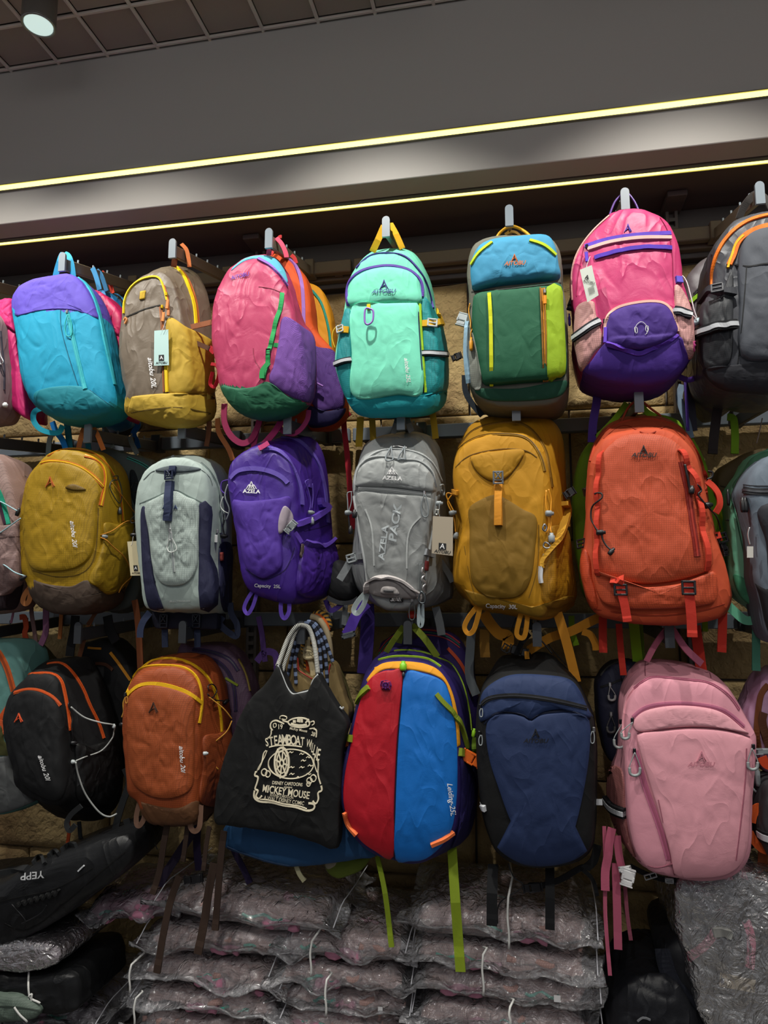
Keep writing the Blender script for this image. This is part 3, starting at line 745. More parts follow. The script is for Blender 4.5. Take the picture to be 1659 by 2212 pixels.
b.ribbon(B(95,880, 75,860, 85,840), .012, fab('d02a3a', 'web'), -.45, hem=False); b.ribbon(B(75,950, 110,960, 125,1010, 100,1090, 70,1075, 85,1000), .010, fab('c82232', 'web'), -.46, hem=False, ang=.7)
b.handle(B(438,265, 442,235, 452,222), .014, fab('e05072', 'web')); b.handle(B(485,158, 515,190, 540,240, 550,280), .014, fab('e04a66', 'web'), y=-.43)
b.ribbon(B(160,1200, 160,1310, 200,1400, 270,1448, 330,1420, 370,1340, 380,1300), .018, fab('b53a66', 'web'), -.43, hem=False)
b.ribbon(B(520,1305, 480,1370, 430,1430, 370,1500, 360,1540), .019, fab('c83a76', 'web'), -.44, hem=False); b.ribbon(B(385,1290, 360,1380, 345,1460, 335,1540), .016, fab('c03a70', 'web'), -.42, hem=False)
b.ribbon(B(690,1240, 680,1300, 640,1360, 590,1390, 530,1375, 505,1340), .014, fab('c04078', 'web'), -.42, hem=False)

# orange bag behind, amber bag behind that
b = Bag('backpack', at((605, 540), -.30), 'orange backpack with lilac zip trim and purple mesh pocket, hanging behind the rose pink one', 'backpack')
f_ = B(430,300, 480,262, 560,290, 620,340, 680,430, 710,560, 735,740, 850,870, 895,1000, 930,1220, 880,1310, 790,1350, 600,1330, 450,1200, 420,900, 400,500)
b.body('body', [(f_, -.29), (rel(f_, -.29, -.24, .96), -.24)], fab('cf4e1c'), .035, 3.4, .005)
b.patch('mesh_pocket', B(690,760, 735,838, 850,868, 895,1000, 918,1205, 830,1240, 740,1235, 680,1100), fab('5d3a86', 'mesh'), .01, amp=.006)
b.patch('base_panel', B(690,1215, 800,1245, 925,1225, 880,1308, 790,1346, 690,1340), fab('2a2350'), .004)
b.strip('zipper_trim', B(545,282, 600,325, 640,420, 655,540, 658,705), .012, fab('9a6ab8'), off=.003)
b.ribbon(B(455,265, 500,160, 520,150), .010, fab('c83a3a', 'web'), -.34, hem=False, name='carry_handle'); b.ribbon(B(580,265, 600,285, 612,318), .012, fab('d03a3a', 'web'), -.30, hem=False, name='carry_handle')
b.ribbon(B(950,1255, 915,1290, 912,1350, 925,1460, 935,1560, 945,1680, 950,1760, 968,1990), .017, fab('c22838', 'web'), -.22)
b.cord(B(740,1070, 760,1080, 780,1090), .003, fab('9a6ab8'), 'pull_cord', y=-.35)
b = Bag('backpack', at((660, 560), -.17), 'amber yellow backpack with teal piping, hindmost on the hook of the rose pink one', 'backpack')
f_ = B(560,480, 640,440, 700,448, 770,485, 815,580, 840,700, 852,860, 840,1000, 700,1050, 560,1000, 540,700)
b.body('body', [(f_, -.16), (rel(f_, -.16, -.10, .96), -.10)], fab('d48e10'), .03, 3.4, .005)
b.strip('piping', B(712,490, 765,560, 798,660, 818,760, 826,850), .008, fab('1f8a78'), off=.003)
b.strip('piping', B(705,620, 720,660, 728,720), .006, fab('1f8a78'), off=.003)

# mint bag
b = Bag('backpack', hk((834, 500)), 'mint green backpack with teal side pockets, purple zips and yellow webbing', 'backpack')
f_ = B(912,640, 928,560, 945,450, 985,365, 1060,300, 1180,270, 1290,275, 1360,320, 1410,400, 1440,520, 1455,650, 1475,760, 1495,900, 1500,1100, 1480,1220, 1400,1272, 1280,1282, 1100,1290, 990,1265, 930,1180, 880,1040, 864,950, 872,850, 892,740)
k_ = B(950,560, 965,430, 1010,320, 1080,245, 1180,222, 1290,224, 1370,270, 1430,370, 1470,480, 1492,610, 1534,700, 1552,820, 1562,940, 1560,1110, 1545,1200, 1480,1250, 1300,1275, 1100,1275, 1000,1240, 930,1120, 900,940, 920,720)
b.body('body', [(f_, -.49), (k_, -.36)], fab('72cfb0'), .045, 3.6, .004, low=.01)
b.patch('left_pocket', B(930,600, 958,640, 962,900, 958,1160, 925,1165, 882,1040, 866,940, 890,740, 908,655), fab('1a8f92', 'ripstop'), .008, amp=.004)
b.patch('right_pocket', B(1398,535, 1440,560, 1486,640, 1530,740, 1558,900, 1558,1108, 1490,1132, 1430,1142, 1412,1000, 1396,700), fab('1a8f92', 'ripstop'), .012, amp=.007)
b.patch('base_panel', B(915,1160, 1000,1168, 1200,1158, 1420,1142, 1558,1112, 1543,1200, 1480,1250, 1300,1274, 1100,1288, 990,1262, 940,1200), fab('1497a0'), .006)
b.zone(fab('1497a0'), B(915,1165)[0], B(1558,1118)[0]); b.patch('upper_pocket', B(948,585, 946,500, 970,425, 1060,370, 1180,348, 1300,364, 1370,410, 1394,470, 1390,568, 1200,572), fab('78dcbc'), .016, pn=3.2, amp=.002)
b.patch('lower_pocket', B(965,592, 1180,574, 1370,571, 1388,585, 1398,800, 1408,1130, 1250,1146, 972,1160, 962,900), fab('7adfbf'), .016, pn=4, amp=.002)
b.strip('zipper', B(940,585, 930,500, 955,420, 1035,360, 1180,333, 1300,352, 1372,400, 1402,460, 1402,530), .007, fab('5c3f9c'), off=.003)
b.strip('zipper', B(990,350, 1070,275, 1180,256, 1290,275, 1370,350, 1430,450, 1470,600), .005, fab('443a86'), off=.003)
b.strip('piping', B(1384,575, 1396,800, 1422,1130), .007, fab('9cc41c'), off=.004); b.seam(B(1376,575, 1388,800, 1412,1135), '1a2a44', .003)
for q in (B(862,950, 905,935, 952,925), B(1408,885, 1480,886, 1555,890)):
    o = b.strip('reflective_tape', q, .017, fab('1b2226'), off=.006); b.strip('reflective_stripe', q, .009, REF, off=.008, parent=o)
b.strip('side_strap', B(1395,700, 1450,697, 1500,690, 1532,690), .019, fab('d8a618', 'web'), off=.006); b.strip('side_strap', B(1490,612, 1510,650, 1533,705), .012, fab('e0b020', 'web'), off=.005)
b.strip('side_strap', B(868,735, 900,735, 942,738), .019, fab('d8a618', 'web'), off=.005)
b.buckle(B(1460,698)[0], .028, .024, LGP, 5); b.buckle(B(897,735)[0], .022, .022, LGP, -8)
b.strip('tab_loop', B(1068,582, 1068,612), .010, fab('e6c018', 'web'), off=.005)
b.cord(B(1046,605, 1082,605, 1096,625, 1090,680, 1060,702, 1042,680), .0026, fab('a070d0', 'plastic'), 'carabiner', y=-.575, closed=True)
b.cord(B(875,705, 845,740, 838,790, 855,850), .0015, fab('d8b020', 'plastic'), 'pull_cord', y=-.46); b.lock(B(893,645)[0], fab('6cc81e', 'plastic'), .005, .022, off=.004, name='zipper_pull')
vt = plain('thread_navy', '3a3a8c', .7)
b.alogo(B(1163,452)[0], 20, vt); b.text('AITOBU', B(1160,496)[0], 8, vt, 2, .3, .01, 1.25)
b.text('aitobu 25L', B(1310,990)[0], 9, WHT, -84, .35, .012)
b.handle(B(1090,245, 1125,170, 1162,85), .019, fab('dba41a', 'web')); b.handle(B(1200,65, 1238,135, 1278,225), .019, fab('dba41a', 'web'))
b.ribbon(B(1015,1285, 1010,1380, 1005,1470), .020, fab('b5921e', 'web'), -.40, hem=False); b.ribbon(B(1088,1285, 1092,1360, 1095,1430), .018, fab('a8861e', 'web'), -.39, hem=False); b.ribbon(B(1468,1255, 1478,1330, 1488,1420), .018, fab('b5921e', 'web'), -.38, hem=False)

# green bag with sky lid
b = Bag('backpack', hk((1100, 480)), 'boxy dark green backpack with sky blue lid, lime panel and orange zip', 'backpack')
f_ = C(150,560, 140,430, 175,312, 270,272, 400,264, 540,268, 596,320, 616,400, 612,490, 634,600, 645,800, 648,965, 630,1055, 570,1110, 400,1130, 270,1120, 180,1070, 145,1000, 128,900, 128,740, 148,640)
b.body('body', [(f_, -.49), (rel(f_, -.49, -.33, 1.0, dx=.012), -.33)], fab('66665a'), .03, 5, .004)
b.patch('lower_pocket', C(165,600, 185,560, 260,545, 520,512, 612,512, 624,600, 638,800, 638,955, 560,990, 400,1005, 270,1015, 215,1000, 195,900, 165,750), fab('17573b'), .028, pn=5, amp=.002)
b.patch('lime_panel', C(538,515, 612,514, 622,600, 634,800, 634,955, 590,975, 545,990, 540,750), fab('8fae16'), .004, pn=5, sub=2)
b.patch('lid', C(154,430, 162,388, 200,322, 275,288, 400,274, 535,268, 582,320, 602,420, 604,475, 500,492, 300,512, 178,535, 160,500), fab('3c8fb4'), .034, pn=4, amp=.004)
b.seam(C(160,540, 300,530, 500,508, 612,494), '2a2c28', .004)
b.strip('webbing_ladder', C(250,548, 258,700, 262,1012), .010, fab('cfd51a', 'web'), off=.003, lift=.002, nl=5)
b.zipper(C(522,522, 532,700, 540,990), .010, 'd08a1a', '8a5a10'); b.strip('piping', C(508,520, 516,700, 525,990), .004, fab('8a5a14'), off=.003)
b.strip('lid_strap', C(160,402, 200,340, 265,290), .008, fab('b9cf20', 'web'), off=.003); b.strip('lid_strap', C(455,280, 530,305, 585,355), .008, fab('b9cf20', 'web'), off=.003)
om = plain('thread_orange', 'c4682c', .7)
b.alogo(C(377,368)[0], 15, om); b.text('AITOBU', C(378,397)[0], 9, om, 3, .35, .02, 1.0)
b.patch('base_panel', C(180,1030, 400,1028, 640,985, 630,1050, 560,1080, 400,1092, 240,1085), fab('1a4f3a'), .004)
b.patch('left_gusset', C(132,700, 165,740, 200,900, 215,1005, 190,1040, 150,1000, 130,900), fab('82867c', 'ripstop'), .006, amp=.005)
b.strip('side_strap', C(135,560, 140,700, 135,850, 150,1000), .012, fab('8fb0c4', 'web'), off=.006)
b.buckle(C(112,680)[0], .028, .034, LGP, 20, y=-.47, kind='side'); b.buckle(C(85,868)[0], .020, .028, BLK, 70, y=-.42, kind='side')
b.ribbon(C(125,960, 130,1040, 160,1100, 215,1165), .016, fab('1c2630', 'web'), -.40, hem=False)
b.puller(C(530,540)[0], fab('e08a18', 'plastic'), 28, kind='tab', dx=1); b.lock(C(130,420)[0], fab('e29a1a', 'plastic'), .005, .032, name='zipper_pull'); b.lock(C(160,810)[0], fab('e29a1a', 'plastic'), .005, .036, name='zipper_pull')
b.cord(C(160,790, 158,740, 165,720, 152,650, 158,600), .0018, fab('d8941a', 'plastic'), off=.004)
b.cord(C(282,285, 300,245, 340,214, 380,210, 430,235, 462,265), .0045, fab('e0a818', 'plastic'), 'carry_handle', y=(-.45, -.44, -.44, -.45))
b.handle(C(330,250, 355,236, 385,240, 410,262), .008, fab('8a6a20'), y=-.42)

# bright pink bag
b = Bag('backpack', hk((1350, 440)), 'bright pink backpack with purple base pocket showing a headphones print', 'backpack')
f_ = C(676,600, 669,440, 700,332, 770,232, 860,152, 930,132, 1020,130, 1110,162, 1160,205, 1200,300, 1218,400, 1226,500, 1258,600, 1280,700, 1284,850, 1255,895, 1200,968, 1120,1010, 1000,1024, 880,1014, 780,988, 720,950, 692,860, 678,770, 684,680)
b.body('body', [(f_, -.50), (rel(f_, -.50, -.36, .97), -.36)], fab('c43a70', 'shiny'), .05, 3.0, .005, low=.02)
b.strip('piping', C(673,580, 670,440, 702,335, 772,236, 858,156), .005, fab('e6b0a8'), off=.002); b.strip('piping', C(740,250, 725,330, 700,450, 690,560), .002, fab('a02a58'), off=.001)
b.strip('piping', C(1112,165, 1150,230, 1172,330, 1178,460, 1185,560), .002, fab('a02a58'), off=.001)
b.patch('left_pocket', C(694,618, 775,586, 790,650, 826,790, 780,850, 718,945, 692,870, 678,770), fab('cf9a96', 'ripstop'), .010, amp=.005)
b.patch('right_pocket', C(1184,512, 1215,522, 1256,600, 1278,700, 1282,845, 1256,882, 1212,790, 1190,640), fab('cf9a96', 'ripstop'), .010, amp=.006)
b.patch('base_panel', C(718,950, 770,880, 830,800, 900,780, 1030,780, 1205,760, 1240,820, 1256,892, 1200,966, 1120,1008, 1000,1022, 880,1012, 780,988), fab('4c2c92'), .004)
b.zone(fab('4c2c92'), C(715,955)[0], C(1258,888)[0]); b.patch('base_pocket', C(838,800, 838,700, 865,650, 950,614, 1080,600, 1150,622, 1188,690, 1200,748, 1130,800, 1050,830, 1000,838, 900,824), fab('43277f'), .020, amp=.005)
b.strip('zipper', C(836,765, 843,690, 878,632, 965,602, 1080,590, 1152,614, 1196,690, 1206,740), .007, fab('e0b2a2'), off=.004)
b.strip('pocket_fold', C(845,800, 920,822, 1005,855, 1080,822, 1200,762), .012, fab('6036b4'), off=.004)
b.strip('zipper_trim', C(735,312, 850,276, 1000,254, 1165,245), .012, fab('5a3cb8'), off=.003); b.strip('zipper', C(748,326, 860,290, 1010,268, 1168,268), .010, fab('deb0a8'), off=.004)
b.strip('webbing_ladder', C(782,370, 900,336, 1030,316, 1172,320), .012, fab('5336b0', 'web'), off=.003, lift=.002, nl=5)
vm = plain('thread_purple', '4a2fa4', .7); b.alogo(C(950,218)[0], 17, vm)
for q in (C(680,775, 740,728, 800,690), C(1194,632, 1230,645, 1268,662)):
    o = b.strip('reflective_tape', q, .022, fab('20222a'), off=.006); b.strip('reflective_stripe', q, .010, REF, off=.008, parent=o)
b.puller(C(745,315)[0], fab('5a3cc0', 'plastic'), 34, '303038', kind='tab', dx=-2); b.puller(C(832,690)[0], fab('6a44d0', 'plastic'), 48, '303038', kind='tab', dx=3)
hp = b.cord(C(988,745, 990,715, 1018,692, 1046,715, 1050,745), .0008, WHT, 'headphone_print', off=.0015)
for q in (C(984,722, 996,722, 998,748, 986,746), C(1040,714, 1053,716, 1051,738, 1040,738)): b.cord(q, .0008, WHT, 'print_line', off=.0015, closed=True, parent=hp)
b.cord(C(1048,738, 1045,752, 1036,756), .0008, WHT, 'print_line', off=.0015, parent=hp)
o, uvp = b.card(C(708,428, 768,404, 803,556, 746,592), -.575, plain('tag_grey', 'c9cfc4', .5), brand=False)
kb = plain('print_black', '101012', .6)
b.text('A', uvp(.42, .30), 9, kb, -14, 0, .03, y=-.577, parent=o); b.text('AITOBU', uvp(.48, .46), 5, kb, -14, .2, .02, y=-.577, parent=o)
for i in range(9): q = [uvp(.3+.055*i, .62), uvp(.3+.055*i+.025, .62), uvp(.3+.055*i+.025, .84), uvp(.3+.055*i, .84)]; b.part('barcode_line', [at(p, -.5765) for p in q], [(0, 3, 2, 1)], kb, o, smooth=False)
b.cord(C(760,360, 745,400, 740,425), .0008, WHT, 'tag_string', y=-.57)
b.cord(C(1200,495, 1205,462, 1225,458, 1248,490, 1268,560, 1285,630, 1300,672), .0017, WHT, y=-.50); b.cord(C(1190,560, 1195,500, 1192,580, 1230,625, 1275,655, 1298,678), .0015, WHT, y=-.51)
b.lock(C(1302,690)[0], fab('bcd2d8', 'plastic'), .009, .03, 70, y=-.50); b.strip('side_tab', C(1190,480, 1218,482), .018, fab('6a5ad0', 'web'), off=.006)
b.cord(C(858,152, 885,85, 922,45, 938,36, 955,45, 985,85, 1006,132), .0030, fab('5a3a8a', 'plastic'), 'carry_handle', y=(-.46, -.455, -.455, -.46))
b.ribbon(C(800,1005, 792,1100, 775,1200, 768,1300), .022, fab('4a2f86', 'web'), -.38, hem=False)
b.ribbon(C(1205,965, 1260,985, 1310,955, 1335,890, 1345,830, 1300,800), .014, fab('5a389a', 'web'), -.42, hem=False); b.ribbon(C(905,1020, 910,1065, 945,1078, 985,1050), .009, fab('43286e', 'web'), -.40, hem=False)
b.lock(C(655,680)[0], fab('5a3cc0', 'plastic'), .0035, .034, y=-.46, name='zipper_pull'); b.buckle(C(665,605)[0], .02, .03, BLK, 20, y=-.42, kind='side')
b.patch('side_wing', C(1283,790, 1300,795, 1310,815, 1285,845), fab('d04a90'), off=.004, na=20, nr=3)

# charcoal bag at the right edge, grey one behind
b = Bag('backpack', at((1641, 430), -.44), 'charcoal backpack with orange piping cut off by the right edge of the picture', 'backpack')
f_ = L(330,620, 338,450, 372,310, 440,205, 540,105, 650,52, 800,12, 1000,-5, 1200,30, 1330,120, 1400,300, 1420,600, 1420,1100, 1400,1400, 1300,1620, 1000,1740, 700,1730, 450,1700, 300,1600, 238,1450, 225,1250, 228,1000, 262,850, 325,740)
b.body('body', [(f_, -.50), (rel(f_, -.50, -.34, .97), -.34)], fab('44464c', 'shiny'), .05, 3.0, .006, low=.02)
b.patch('front_pocket', L(585,480, 640,270, 740,185, 880,150, 1100,150, 1250,300, 1280,700, 1280,1300, 1000,1400, 620,1380, 600,900), fab('4c5058'), .02, pn=4, amp=.004)
b.seam(L(560,490, 700,512, 880,482, 1250,480), '101216', .004); b.seam(L(675,520, 655,800, 610,1300, 590,1440), '1a1c20', .003)
b.strip('zipper', L(345,700, 350,560, 392,400, 462,270, 562,160, 700,72, 880,22, 1050,15), .009, fab('e07418'), off=.003)
b.strip('zipper', L(510,500, 556,390, 600,275, 720,180, 900,125, 1100,130), .014, fab('e2701c'), off=.005); b.strip('piping', L(497,530, 530,420, 572,300, 640,225), .006, fab('e8b414'), off=.006)
b.patch('side_pocket', L(545,560, 548,1000, 530,1400, 400,1490, 262,1465, 228,1150, 242,900, 385,820, 470,700), fab('34363a', 'ripstop'), .016, amp=.009)
o = b.strip('reflective_tape', L(205,1165, 330,1115, 440,1090, 535,1078), .024, fab('17191d'), off=.016); b.strip('reflective_stripe', L(205,1165, 330,1115, 440,1090, 535,1078), .012, REF, off=.018, parent=o)
b.strip('side_strap', L(245,840, 330,740, 400,755, 545,765), .020, fab('303238', 'web'), off=.010); b.buckle(L(432,768)[0], .030, .026, fab('3c3e44', 'plastic'), 0, kind='slide', off=.02)
b.patch('base_panel', L(260,1490, 560,1450, 1300,1400, 1280,1620, 1000,1735, 700,1725, 450,1695, 310,1600), fab('2c2d33'), .004, amp=.003)
b.handle(L(600,60, 650,-60, 730,-160, 780,-185), .020, fab('3a3634', 'web')); b.handle(L(810,-185, 860,-140, 900,-40, 940,20), .020, fab('3a3634', 'web'))
b.ribbon(L(420,1720, 400,1850, 380,2000, 360,2170, 350,2300), .024, fab('2a2322', 'web'), -.36); b.ribbon(L(490,1950, 545,1960, 560,2040, 565,2140, 560,2300), .019, fab('6f9a14', 'web'), -.33)
b.cord(L(825,1960, 800,2080, 770,2200), .0015, fab('8a7a70'), 'pull_cord', y=-.36)
b = Bag('backpack', at((1560, 470), -.28), 'dull grey backpack with lime strap hanging behind the charcoal one', 'backpack')
f_ = L(80,680, 120,590, 190,500, 270,445, 400,420, 700,450, 900,700, 900,1500, 600,1800, 370,1930, 260,1880, 150,1760, 95,1500, 120,1200, 90,900)
b.body('body', [(f_, -.30), (rel(f_, -.30, -.22, .96), -.22)], fab('5b5458', 'shiny'), .04, 3, .006)
for dy in (0, 22, 44): b.strip('zipper', L(170,770+dy, 240,700+dy*.9, 335,655+dy*.8), .003, fab('2e2a2e'), off=.002)
b.strip('lime_strap', L(145,855, 215,790, 300,755), .012, fab('82b81c', 'web'), off=.004)
b.patch('side_panel', L(130,1330, 200,1300, 260,1480, 200,1560, 120,1540), fab('7a88a0'), .004, na=40, nr=6)
b.ribbon(L(30,1380, 120,1420, 160,1560, 260,1680, 350,1790), .020, fab('93a6bc', 'web'), -.34, hem=False); b.ribbon(L(60,1640, 30,1760, 70,1900, 110,2010, 140,2150), .018, fab('8297ac', 'web'), -.32, hem=False)
b.ribbon(L(110,1560, 130,1750, 150,1900, 165,2080), .022, fab('4c4a58', 'mesh'), -.30, hem=False); b.ribbon(L(90,1600, 100,1800, 115,2080), .008, fab('4a2f86', 'web'), -.35, hem=False)

# magenta bag at the left edge and the one behind the blue bag
b = Bag('backpack', at((-60, 640), -.44), 'magenta floppy backpack cut off at the left edge, top row', 'backpack')
f_ = M(-250,560, -150,490, 0,500, 165,495, 195,700, 230,950, 270,1200, 322,1400, 340,1600, 366,1880, 345,1925, 230,1838, 50,1680, -100,1600, -260,1300, -280,900)
b.body('body', [(f_, -.44), (rel(f_, -.44, -.36, .97), -.36)], fab('c02468', 'shiny'), .03, 4, .010)
b.seam(M(0,790, 120,840, 200,890), '6a1038', .003); b.patch('front_fold', M(-100,480, 0,505, 150,500, 185,700, 195,880, 120,830, 20,780, -100,760), fab('c8286c'), .008, amp=.01)
b = Bag('backpack', at((-150, 640), -.50), 'grey and pink backpack at the far left edge beside the magenta one', 'backpack')
f_ = M(-600,700, -500,560, -300,540, -120,600, -20,720, 5,900, 20,1100, 45,1300, 50,1500, 40,1700, 0,1850, -100,1920, -500,1900, -640,1500)
b.body('body', [(f_, -.50), (rel(f_, -.50, -.42, .97), -.42)], fab('8a7476'), .03, 3.4, .006)
b.strip('piping', M(2,860, 22,1080, 45,1300, 46,1560), .005, fab('44404c'), off=.002); b.lock(M(62,1740)[0], fab('e0e0e0', 'plastic'), .008, .014, y=-.5)
b.cord(M(-5,1090, 10,1160, 40,1220, 25,1250, 5,1250, -5,1180), .002, SIL, 'carabiner', y=-.52)
b = Bag('backpack', at((205, 590), -.30), 'magenta backpack with folded flap hanging behind the blue one', 'backpack')
f_ = S(-60,600, -20,470, 60,462, 140,510, 220,600, 300,690, 345,790, 350,1000, 352,1400, 390,1620, 415,1700, 395,1900, 380,1915, 300,1760, 180,1500, 100,1300, 0,1200, -80,900)
b.body('body', [(f_, -.36), (rel(f_, -.36, -.28, .97), -.28)], fab('b81f56', 'shiny'), .02, 4, .008)
b.patch('flap', S(90,720, 110,700, 210,735, 215,860, 280,900, 335,905, 340,1000, 260,950, 215,870, 165,870, 120,860), fab('a81a4c'), .006, amp=.003, na=60, nr=8)
b.patch('side_fold', S(215,870, 330,955, 338,1200, 350,1450, 372,1600, 310,1700, 260,1500, 190,1200, 180,1050), fab('c4245e'), .008, amp=.005)
b.seam(S(210,740, 215,865, 330,940), '5c0f2c', .003)
b.ribbon(S(0,205, 25,260, 55,350, 80,455), .016, fab('3a82b0', 'web'), -.36, hem=False, name='carry_handle'); b.buckle(S(155,995)[0], .008, .016, SIL, y=-.39)
b = Bag('backpack', at((215, 590), -.24), 'blue backpack squeezed between magenta and black ones, left of top row', 'backpack')
f_ = S(60,600, 60,470, 130,462, 210,500, 280,590, 330,690, 352,790, 380,1000, 400,1800, 385,1960, 340,1990, 200,2030, 60,1900, 40,1200)
b.body('body', [(f_, -.25), (rel(f_, -.25, -.20, .97), -.20)], fab('2672a8', 'shiny'), .02, 4, .006)
b.ribbon(S(50,230, 95,280, 130,370, 160,470), .014, fab('3a78a4', 'web'), -.28, hem=False, name='carry_handle'); b.ribbon(S(495,1930, 515,2000, 465,2090, 500,2180, 520,2260), .020, fab('1c6fc0', 'web'), -.22, hem=False)
b = Bag('backpack', at((232, 600), -.14), 'black backpack with blue edge, hindmost behind the blue one', 'backpack')
f_ = S(120,700, 150,520, 210,492, 280,510, 340,560, 372,640, 400,900, 420,1500, 520,1900, 420,2050, 150,2040, 100,1200)
b.body('body', [(f_, -.14), (rel(f_, -.14, -.10, .97), -.10)], fab('24262e', 'shiny'), .02, 4, .005)
b.strip('piping', S(175,498, 230,492, 300,520, 350,572, 372,640), .008, fab('2f7ab0'), off=.002)
b.ribbon(S(105,250, 150,300, 195,370, 215,440, 232,495), .014, fab('d8402c', 'web'), -.20, hem=False, name='carry_handle')

# ------------------------------------------------------------------ middle row of bags
# mustard ripstop
b = Bag('backpack', hk((190, 930)), 'mustard yellow ripstop backpack with brown base and orange loops, middle row', 'backpack')
f_ = D(168,760, 180,660, 210,520, 262,430, 340,352, 440,312, 560,310, 650,342, 715,400, 750,500, 765,700, 755,900, 745,1100, 735,1250, 705,1400, 620,1472, 450,1478, 345,1450, 270,1385, 228,1270, 190,1200, 174,1050, 166,900)
k_ = D(260,640, 300,450, 400,330, 560,296, 680,308, 790,350, 880,420, 925,520, 945,700, 958,900, 958,1100, 945,1210, 905,1300, 880,1390, 800,1450, 600,1476, 400,1450, 300,1300, 260,1000)
b.body('body', [(f_, -.49), (k_, -.34)], fab('a5820c', 'ripstop'), .045, 3.2, .006, low=.02, f=11)
b.patch('base_panel', D(238,1232, 320,1262, 420,1278, 520,1280, 620,1236, 700,1290, 770,1342, 880,1295, 925,1270, 900,1330, 865,1405, 780,1455, 600,1478, 430,1476, 345,1448, 275,1385), fab('4a3c32'), .004, amp=.003)
b.zone(fab('4a3c32'), D(225,1290)[0], D(930,1300)[0]); b.patch('side_pocket', D(745,828, 850,838, 955,828, 956,1000, 950,1110, 925,1225, 880,1295, 775,1345, 700,1292, 628,1236, 690,1090, 735,950), fab('98790e', 'ripstop'), .016, amp=.007)
b.patch('front_pocket', D(178,740, 190,640, 230,500, 290,420, 380,392, 500,405, 600,445, 690,520, 725,600, 700,720, 695,900, 660,1060, 560,1150, 400,1180, 250,1165, 192,1060, 172,900), fab('a2800e', 'ripstop'), .012, pn=4, amp=.006)
b.zipper(D(300,372, 430,308, 560,300, 680,332, 780,425, 840,540, 868,650, 884,815), .010, 'c2641c', 'd8b014')
b.zipper(D(270,410, 350,386, 480,396, 600,440, 690,510, 738,570), .011, 'c07018', 'e0b814'); b.zipper(D(610,346, 680,372, 740,430, 755,520, 735,640, 722,705), .013, 'c4641c', 'e0b814')
b.patch('pocket_mouth', D(470,572, 530,550, 620,590, 560,600, 500,592), fab('6a5008', 'ripstop'), .003, na=30, nr=4)
b.seam(D(235,1170, 400,1215, 560,1200, 650,1130, 690,1000, 705,720), '5a4406')
b.alogo(D(360,535)[0], 22, plain('thread_rust', 'b45a1c', .7)); b.text('aitobu 20l', D(530,905)[0], 10, WHT, -84, .35, .012)
oc = fab('c8862a', 'web')
b.cord(D(780,540, 860,640, 950,765), .0016, oc, off=.008); b.cord(D(950,820, 850,850, 742,915), .0018, oc, off=.008); b.cord(D(742,935, 800,1005, 880,1080, 930,1200, 945,1380), .0018, oc, off=.008)
b.lock(D(736,927)[0], GRP, .006, .016, 90); b.cord(D(795,500, 830,495, 828,525, 795,525, 770,560, 790,620, 840,690, 860,640, 850,560, 830,510), .0016, fab('2c3434', 'plastic'), off=.006); b.lock(D(842,745)[0], fab('20262a', 'plastic'), .006, .022)
b.loop(D(640,1285, 585,1370, 572,1420, 600,1445, 640,1410, 700,1290), .014, fab('b0703c', 'web')); b.loop(D(235,1268, 185,1330, 165,1385, 185,1408, 212,1380, 222,1300), .014, fab('a86a3a', 'web'), y=-.49)
b.cord(D(205,520, 190,560, 185,640, 170,700, 165,760, 130,810), .0024, fab('c49a30', 'web'), 'pull_cord', y=-.45); b.cord(D(205,505, 170,488, 138,510, 150,545, 185,555, 205,530), .001, BLK, 'cord_loop', y=-.44)
b.handle(D(562,300, 580,220, 605,140), .014, fab('c8763a', 'web')); b.handle(D(652,118, 690,180, 720,250, 742,305), .014, fab('cf7838', 'web'))
b.card(D(912,962, 984,957, 1022,1205, 936,1206), -.50, plain('tag_sand', 'c8bc98', .5))
b.cord(D(955,925, 948,970, 940,990), .0008, WHT, 'tag_string', y=-.50)
for q, wv in ((D(440,1480, 435,1560, 428,1660), .012), (D(680,1470, 640,1560, 600,1640), .010)): b.ribbon(q, wv, fab('a0602c', 'web'), -.38, hem=False)
b.ribbon(D(965,1380, 985,1500, 1000,1700, 1010,1990, 1000,2160), .020, fab('7a4424', 'web'), -.34, hem=False)
# grey-green bag behind
b = Bag('backpack', at((290, 960), -.24), 'dark grey-green backpack with mint zip tucked behind the mustard ripstop one', 'backpack')
f_ = D(700,330, 800,300, 900,330, 980,345, 1060,380, 1110,430, 1070,560, 1010,700, 1000,900, 1010,1300, 900,1450, 700,1400, 650,900)
b.body('body', [(f_, -.28), (rel(f_, -.28, -.20, .97), -.20)], fab('56605e'), .03, 3.2, .006)
b.zipper(D(915,362, 990,392, 1050,425, 1085,452), .010, '4aa898', '1a2020'); b.patch('mesh_panel', D(930,470, 960,450, 990,520, 1000,620, 985,720, 945,640), fab('20262a', 'mesh'), .003, na=40, nr=5)
b.ribbon(D(735,130, 780,200, 810,290), .012, fab('6a7472', 'web'), -.34, hem=False, name='carry_handle'); b.ribbon(D(930,210, 950,270, 985,335), .016, fab('7a8482', 'web'), -.28, hem=False)
b.ribbon(D(375,180, 355,240, 345,340, 330,420), .018, fab('8fa4a2', 'web'), -.30, hem=False); b.cord(D(940,610, 985,600, 1000,560, 960,540, 940,580), .0015, BLK, 'cord_loop', y=-.36)
